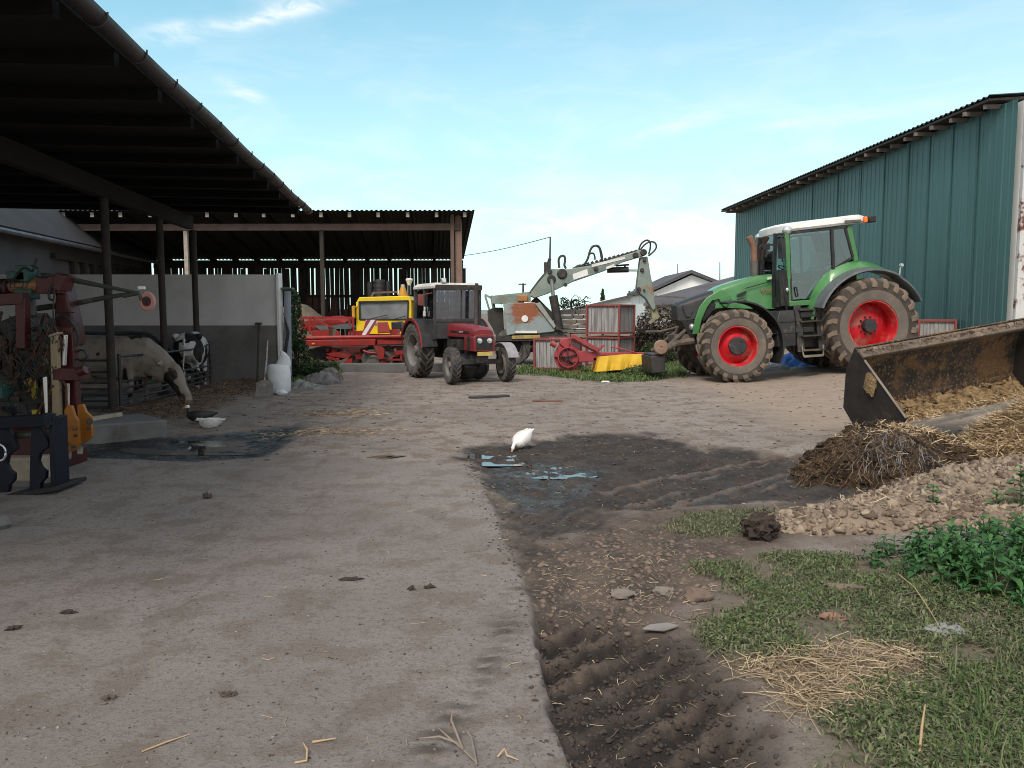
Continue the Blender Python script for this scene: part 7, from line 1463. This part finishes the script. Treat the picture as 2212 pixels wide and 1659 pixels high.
mb = MB(); mb.slab(prof+[lipf], bu*.028); mb.build('side_plate', outm, BK, w=True, smooth=0, bevel=.004)
mb = MB(); mb.slab([p+bu*(BL-.03) for p in prof+[lipf]], bu*.028); mb.build('side_plate', outm, BK, w=True, smooth=0, bevel=.004)
tpd = (prof[0]-prof[1]).normalized()
mb = MB(); q = prof[1]+(prof[0]-prof[1])*.55; mb.bar(q, q+bu*BL, .13, .06, tpd.cross(bu)); mb.build('top_beam', pm('muddy_beam', (.16,.12,.09), (.10,.075,.06), 5, .9, 0, .6, 25, (.25,.19,.14), .5, 5, bd=.03), BK, w=True, bevel=.012)
mb = MB(); fl = (prof[5]-prof[4]).normalized(); mb.slab([prof[5]-fl*.24+Vector((0,0,.028)), prof[5]+fl*.02+Vector((0,0,.028)), prof[5]+fl*.02+Vector((0,0,.028))+bu*BL, prof[5]-fl*.24+Vector((0,0,.028))+bu*BL], (0, 0, -.04)); mb.build('cutting_edge', pm('worn_edge', (.33,.31,.28), (.22,.19,.16), 4, .55, .4, .2, 20, (.2,.13,.08), .45, 3), BK, w=True, smooth=0)
mb = MB(); mb.tube([lipf+(prof[0]-lipf)*k/12 for k in range(13)], .014, 6); mb.build('edge_bar', pm('pale_edge', (.25,.2,.16)), BK, w=True)
mb = MB(); e = (prof[0]*.75+lipf*.25)-bu*.004; mb.ball(e+(prof[3]-prof[0])*.18, (.02, .10, .17), 10, (0, 0, 20), .2); mb.build('manure_smear', strawb, BK, w=True)
# straw stuck along the bucket top and inside
k = rng.random((420, 1)); q0 = np.array(q+Vector((0, 0, .035))); p_ = q0+k*np.array(bu)*BL+rng.normal(0, .03, (420, 3))*[1, 1, .35]; kid(ribbons('clinging_straw', p_, (.05, .2), (.004, .007), .3, dstraw_m, .3), BK)
pa, pb_, pc_ = [np.array(v) for v in (prof[3], prof[4], prof[5])]; a1_, a2_ = rng.random((1500, 1)), rng.random((1500, 1))**.7
p_ = pb_+np.array([.0, 0, .03])+(pc_-pb_)*a2_*.9+np.array(bu)*(.1+a1_*(BL-.2))+rng.normal(0, .02, (1500, 3)); kid(ribbons('bucket_straw', p_, (.06, .22), (.004, .008), .35, straw_m, .3), BK)
back_in = (np.array(prof[4])-np.array(prof[3]))*.0; a2_ = rng.random((1600, 1)); p_ = pa+(np.array(prof[4])-pa)*a2_+np.array(bn_)*.05+np.array(bu)*(.1+rng.random((1600, 1))*(BL-.2)); kid(ribbons('stuck_straw', p_, (.05, .18), (.004, .007), .7, dstraw_m, .3), BK)
a2_ = rng.random((1500, 1))**1.3; p_ = pb_+(pa-pb_)*a2_*.75+np.array(bn_)*(.04+.18*(1-a2_))+np.array(bu)*(.25+rng.random((1500, 1))*(BL-.4)); kid(lumps('manure_lumps', p_, (.008, .06), strawb), BK)
# ------------------------------------------------------------------ nettles
def leaf(mb, p, d, L, w_, droop):
    d = Vector(d).normalized(); s_ = d.cross(Vector((0, 0, 1))).normalized(); up = s_.cross(d)
    rings = []
    for f, ww, dz in ((0,.02,0),(.18,.75,.02),(.38,1.0,.02),(.62,.72,-.02),(.84,.34,-.10),(1,.0,-.2)):
        c = p+d*L*f+Vector((0, 0, dz*L*droop*2)); rings.append([c-s_*w_*ww/2+up*w_*.18*ww, c, c+s_*w_*ww/2+up*w_*.18*ww])
    b = len(mb.v); n = len(rings)
    for r_ in rings: mb.v += [tuple(q) for q in r_]
    for i in range(n-1):
        for j in (0, 1): mb.f.append((b+3*i+j, b+3*i+j+1, b+3*i+3+j+1, b+3*i+3+j)); mb.m.append(0)
def nettle(h):
    st_, lf = MB(), MB(); lean = Vector((random.uniform(-.2, .2), random.uniform(-.2, .2), 0)); top = Vector((0, 0, h))+lean*h
    st_.tube([Vector((0, 0, -.03)), Vector((0, 0, h*.5))+lean*h*.4, top], [.005, .004, .003], 6)
    n = int(h/.034)
    for k in range(n):
        f = .15+.85*k/(n-1); p = Vector((0, 0, h*f))+lean*h*f*f; L = (.115-.05*f*f)*random.uniform(.8, 1.25)*(.8+h*.5); a = (k % 2)*math.pi/2+random.uniform(-.3, .3)
        for s_ in (0, math.pi): leaf(lf, p, (math.cos(a+s_), math.sin(a+s_), random.uniform(-.1, .45)+.35*f), L, L*random.uniform(.46, .62), random.uniform(.6, 1.4))
    return st_, lf
stem_m = pm('nettle_stem', (.09,.14,.05))
protos = []
for k in range(7):
    r_ = thing('nettle_plant', 'leafy green nettle plant in the clump beside the pale clods', 'nettle', (0, 0, 0), group='nettles on the bank'); s_, l_ = nettle(.115+.016*k); s_.build('stem', stem_m, r_)
    me_o = l_.build('foliage', nettle_m, r_, smooth=60, recalc=False); at = me_o.data.attributes.new('rnd', 'FLOAT', 'POINT'); at.data.foreach_set('value', np.repeat(rng.random(len(me_o.data.vertices)//18), 18).astype(np.float32)); protos.append(r_)
NZ = gp((1865,1212),(1960,1200),(2060,1192),(2230,1190),(2300,1250),(2290,1345),(2190,1350),(2090,1325),(2020,1290),(1930,1250))
npz = sample(NZ, 150); used = [0]*7
for k, (x, y, z) in enumerate(npz):
    small = sdpoly(np.array([x]), np.array([y]), NZ)[0] < .12
    i = random.randint(0, 2) if small else random.randint(1, 6); sc2 = random.uniform(.72, .98)*(.75 if small else 1)
    r_ = protos[i] if not used[i] else dup(protos[i]); used[i] = 1
    r_.location = (x, y, z); r_.rotation_euler = (R(random.uniform(-14, 14)), R(random.uniform(-14, 14)), random.uniform(0, 6.28)); r_.scale = (sc2,)*3
for i in range(7):
    if not used[i]: protos[i].location = (npz[i][0]+.1, npz[i][1]+.05, npz[i][2])
for lab, x, y, h_ in (('tall nettle standing at the right frame edge beside the straw heap', 2205, 1120, .36), ('lone nettle growing out of the pale clods above the clump', 2015, 1120, .22), ('second lone nettle low on the clod bank near the straw', 2150, 1118, .20)):
    r_ = thing('nettle_plant', lab, 'nettle', tuple(GZ(x, y)), group='nettles on the bank'); s_, l_ = nettle(h_); s_.build('stem', stem_m, r_); me_o = l_.build('foliage', nettle_m, r_, smooth=60, recalc=False); at = me_o.data.attributes.new('rnd', 'FLOAT', 'POINT'); at.data.foreach_set('value', np.repeat(rng.random(len(me_o.data.vertices)//18), 18).astype(np.float32))
# ------------------------------------------------------------------ bushes
def bush(label, blobs, n, size, mat, leaves=True, stems=14, cat='bush', name='bush'):
    b = thing(name, label, cat, (blobs[0][0], blobs[0][1], 0)); pts = []
    for (x, y, z, rx, ry, rz) in blobs:
        k = n//len(blobs); u = rng.normal(size=(k, 3)); u /= np.linalg.norm(u, axis=1)[:, None]; u *= rng.uniform(.35, 1.05, (k, 1))**.6
        q = np.array([x, y, z])+u*[rx, ry, rz]; c = fbm(q[:, 0]*3.1+q[:, 1]*2, q[:, 2]*3.1+q[:, 1], 3); pts.append(q[rng.random(k) < np.clip(.7+c*2.0, .05, 1)])
    pts = np.concatenate(pts); pts = pts[pts[:, 2] > .02]
    if leaves: o = leafcloud('foliage', pts, size, mat); o.parent = b; o.matrix_parent_inverse = root_matrix(b).inverted()
    mb = MB()
    for k in range(stems):
        x, y, z, rx, ry, rz = random.choice(blobs); e = Vector((x+random.uniform(-1, 1)*rx, y+random.uniform(-1, 1)*ry, max(.1, z+random.uniform(-.4, .9)*rz))); s_ = Vector((x+random.uniform(-.3, .3)*rx, y, 0)); m_ = (s_+e)/2+Vector((random.uniform(-.15, .15), 0, random.uniform(0, .2)))
        mb.tube([s_, m_, e], [.018, .012, .004], 5)
    mb.build('stems', M['wood_dark'], b, w=True); return b
w_ = P(637, 740, 18.6)
bush('dark green climbing bush growing at the end of the rendered wall', [(w_.x, 18.7, .5, .30, .35, .55), (w_.x-.05, 18.8, 1.1, .26, .3, .5), (w_.x+.12, 18.8, .25, .5, .4, .3), (w_.x-.1, 18.9, 1.6, .18, .25, .5), (w_.x+.3, 19.2, .18, .6, .5, .2)], 12000, (.02, .055), bush_m, True, 30)
w_ = P(1385, 790, 19.6); bush('green weed clump in front of the yellow mower skirt', [(w_.x, 19.6, .12, .36, .2, .16), (w_.x-.2, 19.55, .07, .3, .2, .10), (w_.x+.3, 19.7, .1, .35, .2, .10)], 1900, (.02, .045), grass2_m, True, 16, 'weeds', 'weed_clump')
brush_m = rnd_mat('dry_brush_leaf', ((.035,.03,.024), (.07,.056,.044), (.12,.098,.075)))
w_ = P(1430, 730, 26.5); bush('grey-brown brushwood pile between the crates and the tractor', [(w_.x, 26.5, .9, 1.0, .8, .9), (w_.x+.9, 26.8, .7, .9, .7, .9), (w_.x-.5, 26.3, .6, .6, .6, .7)], 12000, (.03, .08), brush_m, True, 60, 'brush', 'brush_pile')
w_ = P(1440, 760, 24.5); bush('low green bush at the foot of the brushwood pile', [(w_.x, 24.4, .35, .8, .5, .4)], 1800, (.03, .07), bush_m, True, 14)
BB = thing('bare_bush', 'tangle of bare branches in front of the white outbuildings', 'bush', (P(1470, 700, 40).x, 40, 0)); mb = MB()
for k in range(60):
    x, y = random.uniform(1395, 1530), random.uniform(655, 715); a = random.uniform(-1, 1)*1.2+(0 if k % 3 else 1.57); L = random.uniform(12, 40)
    mb.tube([P(x, y, 40), P(x+L*.5*math.cos(a)+random.uniform(-3, 3), y+L*.5*math.sin(a), 40.3), P(x+L*math.cos(a), y+L*math.sin(a)+random.uniform(-3, 6), 40.4)], [.035, .025, .01], 5)
mb.bar(P(1415, 640, 40), P(1480, 643, 40), .08, .08); mb.bar(P(1430, 697, 40), P(1500, 702, 40), .1, .1); mb.build('branches', pm('grey_branch', (.14,.125,.115), (.09,.08,.075)), BB, w=True)
for x, yt, wd, lab in ((1302, 627, 5, 'small dark cypress on the horizon behind the slab stack'), (1371, 628, 4, 'pair of distant cypress tips left of the excavator stick'), (1360, 632, 3, 'shortest distant cypress behind the long white building roof')):
    ty = 160; tt, bb = P(x, yt, ty), P(x, 664, ty); r_ = wd/FPX*ty*1.0; TC = thing('cypress_tree', lab, 'tree', (tt.x, ty, 0)); n = 700; f = rng.random(n); a = rng.uniform(0, 6.28, n); rad = r_*np.sin(np.clip(f*.9+.1, 0, 1)*math.pi)**.7*rng.uniform(.5, 1.1, n)
    o = leafcloud('crown', np.column_stack([tt.x+rad*np.cos(a), ty+rad*np.sin(a), f*tt.z+.2]), (.15, .4), bush_m); o.parent = TC; o.matrix_parent_inverse = root_matrix(TC).inverted()
    mb = MB(); mb.cyl((tt.x, ty, -.2), (tt.x, ty, tt.z*.8), .15, .03); mb.build('trunk', M['wood_dark'], TC, w=True)
# ------------------------------------------------------------------ litter on the ground
sp_ = sample(Z_STRAW, 1150, 'g_straw', .45); tag(ribbons('loose_straw', sp_+[0, 0, .010]+np.abs(rng.normal(0, .007, sp_.shape))*[0, 0, 1], (.03, .22), (.0016, .0045), .09, litter_m, .45), 'scattered yellow straw lying on the grass in the foreground', 'straw', kind='stuff')
a_ = sample(Z_PIT, 150, 'g_pit', .5); b_ = sample(Z_CONC, 4000); b_ = b_[(b_[:, 1] > 2.3) & (np.abs(b_[:, 0]) < b_[:, 1]*.72)]; b_ = b_[rng.random(len(b_)) < np.clip(.30+.5*(b_[:, 0]+1.2)/2, .1, .9)][:1500]
c_ = np.column_stack([rng.uniform(-7, 7, 1700), rng.uniform(5, 17, 1700)]); c_ = np.column_stack([c_, hz(c_[:, 0], c_[:, 1])]); d_ = sample(Z_MUD, 260); e_ = sample(gp((1160,1200),(1500,1180),(1580,1260),(1500,1330),(1160,1320)), 380)
lt = np.concatenate([a_, b_, c_, d_, e_]); tag(ribbons('straw_litter', lt+[0, 0, .008], (.012, .085), (.0015, .004), .10, litter_m, .4), 'straw bits scattered over the yard', 'straw', kind='stuff')
fd = sample(Z_FEED, 2600, 'g_straw', .35); tag(ribbons('feed_straw', fd+[0, 0, .02]+np.abs(rng.normal(0, .03, fd.shape))*[0, 0, 1], (.06, .3), (.005, .010), .3, dstraw_m, .3), 'brown feed straw spilled along the pen gate', 'straw', kind='stuff')
for cx_, cy_, rx_, ry_, n_ in ((735, 893, .9, .45, 420), (705, 933, 1.1, .3, 380)):
    g = GZ(cx_, cy_); q = np.column_stack([g.x+rng.normal(0, rx_*.5, n_), g.y+rng.normal(0, ry_*.6, n_)]); q = np.column_stack([q, hz(q[:, 0], q[:, 1])+.01]); tag(ribbons('straw_patch', q, (.03, .14), (.004, .009), .1, straw_m, .3), 'bright straw patch on the yard %s' % ('beyond the slurry pool, the farther one' if cy_ < 900 else 'right of the slurry pool, the nearer one'), 'straw', kind='stuff')
cm_ = pm('dark_crumb', (.085,.065,.052), (.055,.043,.036), 5, .95, 0, .3, 40); gm_ = pm('grey_gravel', (.26,.235,.215), (.18,.16,.145), 5, .9, 0, .3, 40)
c_ = np.column_stack([rng.uniform(-6, 6, 15000), 2.4+10*rng.random(15000)**2]); c_ = c_[np.abs(c_[:, 0]) < c_[:, 1]*.72]; c_ = np.column_stack([c_, hz(c_[:, 0], c_[:, 1])]); k = rng.random(len(c_))
tag(lumps('soil_crumbs', c_[k < .6], (.0015, .008), cm_, .5), 'dark soil crumbs strewn over the track', 'crumbs', kind='stuff'); tag(lumps('gravel', c_[k >= .6], (.002, .008), gm_, .6), 'fine grey gravel strewn over the track', 'gravel', kind='stuff')
c_ = np.column_stack([rng.uniform(-8, 8, 2600), rng.uniform(8, 18, 2600)]); c_ = np.column_stack([c_, hz(c_[:, 0], c_[:, 1])]); tag(lumps('yard_crumbs', c_, (.005, .035), cm_, .25), 'dark dung and soil bits over the far yard', 'crumbs', kind='stuff')
pc = sample(Z_PIT, 2000, 'g_pit', .55); tag(lumps('pit_clods', pc, (.002, .018), pm('dark_clod', (.060,.045,.037), (.036,.028,.024), 5, .95, 0, .5, 30, (.17,.13,.10), .3, 6), .6), 'dark clods in the wet wheel pit', 'clods', kind='stuff')
pc = sample(gp((1160,1190),(1330,1130),(1560,1170),(1590,1260),(1500,1340),(1160,1330)), 900); tag(lumps('soil_clods', pc, (.005, .024), pm('brown_clod', (.19,.14,.11), (.13,.095,.075), 5, .95, 0, .4, 30), .55), 'brown clods between the mud and the wheel pit', 'clods', kind='stuff')
pc = np.concatenate([sample(gp((1000,1000),(1050,985),(1110,1180),(1160,1330),(1230,1660),(1205,1660),(1130,1330),(1080,1190)), 700)]); tag(lumps('edge_clods', pc, (.002, .014), cm_, .5), 'dark crumbs along the broken edge of the concrete track', 'clods', kind='stuff')
md = sample(Z_MUD, 900); tag(lumps('mud_clods', md, (.004, .03), pm('mud_clod', (.075,.06,.052), (.05,.04,.036), 5, .85, 0, .4, 30), .5), 'mud lumps churned up by tyres', 'clods', kind='stuff')
# single pieces one can point at
def stone(lab, x, y, s_, mat, flat=.5, rz=0, cat='stone', name='stone'):
    g = GZ(x, y); mb = MB(); blob(mb, (0, 0, s_[2]*.3), s_, 3, .45, 1.5, rz, x*.13); o = mb.build(name, mat, smooth=35); o.location = g; return tag(o, lab, cat)
sg = pm('grey_stone', (.25,.24,.24), (.18,.175,.17), 4, .9, 0, .3, 25); sb = pm('brown_stone', (.17,.12,.095), (.12,.088,.07), 4, .9, 0, .3, 25); sw = pm('whitish_stone', (.20,.17,.145), (.15,.125,.105), 4, .9, 0, .3, 25)
stone('flat grey stone in the grass below the nettles', 2050, 1365, (.095, .07, .022), sg, rz=15)
stone('pale stone at the left end of the grass, larger of two', 1345, 1287, (.075, .05, .03), sw, rz=30); stone('pale stone beside the larger one near the grass', 1432, 1283, (.06, .045, .03), sw, rz=-10)
stone('reddish brown stone at the left edge of the grass', 1510, 1295, (.075, .05, .045), sb, rz=10); stone('long grey-brown stone lying in the middle of the grass', 1830, 1275, (.12, .035, .025), sb, rz=-18)
stone('round pale stone at the foot of the manure heap', 1945, 1072, (.055, .05, .04), sw); stone('white pebble left of the round stone under the manure heap', 1742, 1043, (.05, .03, .025), sw)
stone('brick-red fragment half buried in the grass', 1795, 1335, (.06, .04, .02), pm('brick_red', (.28,.14,.10)), name='brick_fragment', cat='brick')
g = GZ(1425, 1368); mb = MB(); mb.slab([(-.09, -.015, .01), (.015, -.04, .012), (.095, .0, .02), (.045, .035, .02), (-.045, .03, .012)], (0, 0, .012)); o = mb.build('shard', pm('pale_shard', (.22,.205,.19), (.16,.145,.13), 5, .8), bevel=.003); o.location = g; tag(o, 'flat pale shard lying on the rutted soil', 'shard')
def chip(lab, x, y, l, w_, rz, name='bark_piece', mat=None, h=.02):
    g = GZ(x, y); mb = MB(); mat = mat or (pm('dung_brown', (.10,.078,.064), (.07,.055,.046), 8, .9, 0, .4, 40) if name == 'dung_lump' else None); blob(mb, (0, 0, 0), (l*.42, w_*.5, h*.8), 3, .9, 2.0, 0, x*.31+y*.17); o = mb.build(name, mat or pm('dark_bark', (.05,.042,.037), (.035,.029,.026), 8, .9, 0, .4, 40), smooth=25); o.location = g+Vector((0, 0, .002)); o.rotation_euler = (0, 0, R(rz)); tag(o, lab, 'bark' if name == 'bark_piece' else 'dung')
chip('larger black bark chip on the concrete right of centre', 928, 1270, .07, .035, 10); chip('smaller black chip left of the larger chip', 888, 1274, .05, .03, -10); chip('long thin dark stick piece on the concrete', 757, 1253, .16, .03, 3)
chip('dark chip at the far left of the concrete', 30, 1360, .08, .03, 20); chip('dark splinter below the far left chip', 150, 1325, .09, .025, 8)
chip('black lump on the shaded concrete below the slurry pool', 447, 1076, .08, .06, 15, 'dung_lump', None, .05); chip('long dark dung smear on the track left of the mud', 835, 988, .45, .10, 14, 'dung_lump', None, .02); chip('brown dung patch in the middle of the near track', 492, 1503, .07, .03, 5, 'dung_lump', None, .02)
chip('small dark dung heap left of the track middle', 235, 1510, .06, .03, 5, 'dung_lump', None, .018)
tw = pm('grey_twig', (.27,.215,.175), (.17,.14,.115), 6, .9)
def twig(lab, pts_list, r_, mat=None, name='twig', cat='twig'):
    mb = MB()
    for pts in pts_list: mb.tube([GZ(x, y)+Vector((0, 0, z+r_)) for x, y, z in pts], [r_]*(len(pts)-1)+[r_*.4], 6)
    tag(mb.build(name, mat or tw), lab, cat)
twig('grey branched twig at the bottom edge of the concrete', [[(1030,1650,0),(985,1618,.02),(950,1605,.02),(905,1603,.01)], [(985,1618,.015),(945,1590,.03)], [(1000,1630,.015),(975,1580,.04),(978,1563,.05)], [(1030,1655,0),(1018,1612,.03),(1008,1598,.03)]], .0042)
twig('long yellow straw stalk on the near concrete', [[(306,1626,0),(360,1607,.004),(410,1588,.0)]], .0035, M['straw'], 'stalk', 'stalk'); twig('pale straw stalk right of the long one', [[(675,1606,0),(725,1600,.004)]], .005, M['straw'], 'stalk', 'stalk')
twig('bent white straw stalk near the bottom middle', [[(637,1650,0),(662,1648,.004),(664,1628,.01),(655,1612,.01)]], .004, M['straw'], 'stalk', 'stalk'); twig('kinked pale stalk right of the grey twig', [[(1075,1637,.0),(1090,1632,.02),(1095,1640,.01),(1120,1644,0)]], .004, M['straw'], 'stalk', 'stalk')
twig('long dry weed stem lying across the bank', [[(1940,1252,.03),(1975,1290,.05),(2010,1345,.05),(2035,1375,.02)]], .003, M['straw'], 'stalk', 'stalk'); twig('pale upright dry stalk in the lower right grass', [[(1985,1640,.0),(1990,1600,.05),(1996,1575,.09)]], .005, M['straw'], 'stalk', 'stalk')
g = GZ(1068, 862); mb = MB(); mb.bar(GZ(1015, 861)+Vector((0,0,.02)), GZ(1098, 857)+Vector((0,0,.02)), .12, .04); tag(mb.build('plank', pm('wet_dark_plank', (.06,.06,.065), (.04,.04,.044), 4, .5), bevel=.005), 'dark flat plank lying in the yard in front of the small tractor', 'plank')
mb = MB(); mb.bar(GZ(1150, 867)+Vector((0,0,.015)), GZ(1215, 868)+Vector((0,0,.015)), .07, .03); tag(mb.build('plank', pm('reddish_plank', (.22,.12,.09), (.16,.09,.07), 4, .8), bevel=.004), 'short reddish plank lying right of the dark plank', 'plank')
for lab, x, y, s2 in (('white litter scrap on the grass in front of the tractor wheel', 1417, 792, .16), ('white litter scrap on the dirt below the crates', 1308, 827, .10), ('white litter scrap by the long concrete beam', 838, 795, .14)):
    g = GZ(x, y); mb = MB(); mb.ball((0, 0, .02), (s2, s2*.6, .03), 10, None, .2); o = mb.build('litter_scrap', M['white'], smooth=15); o.location = g; tag(o, lab, 'litter')
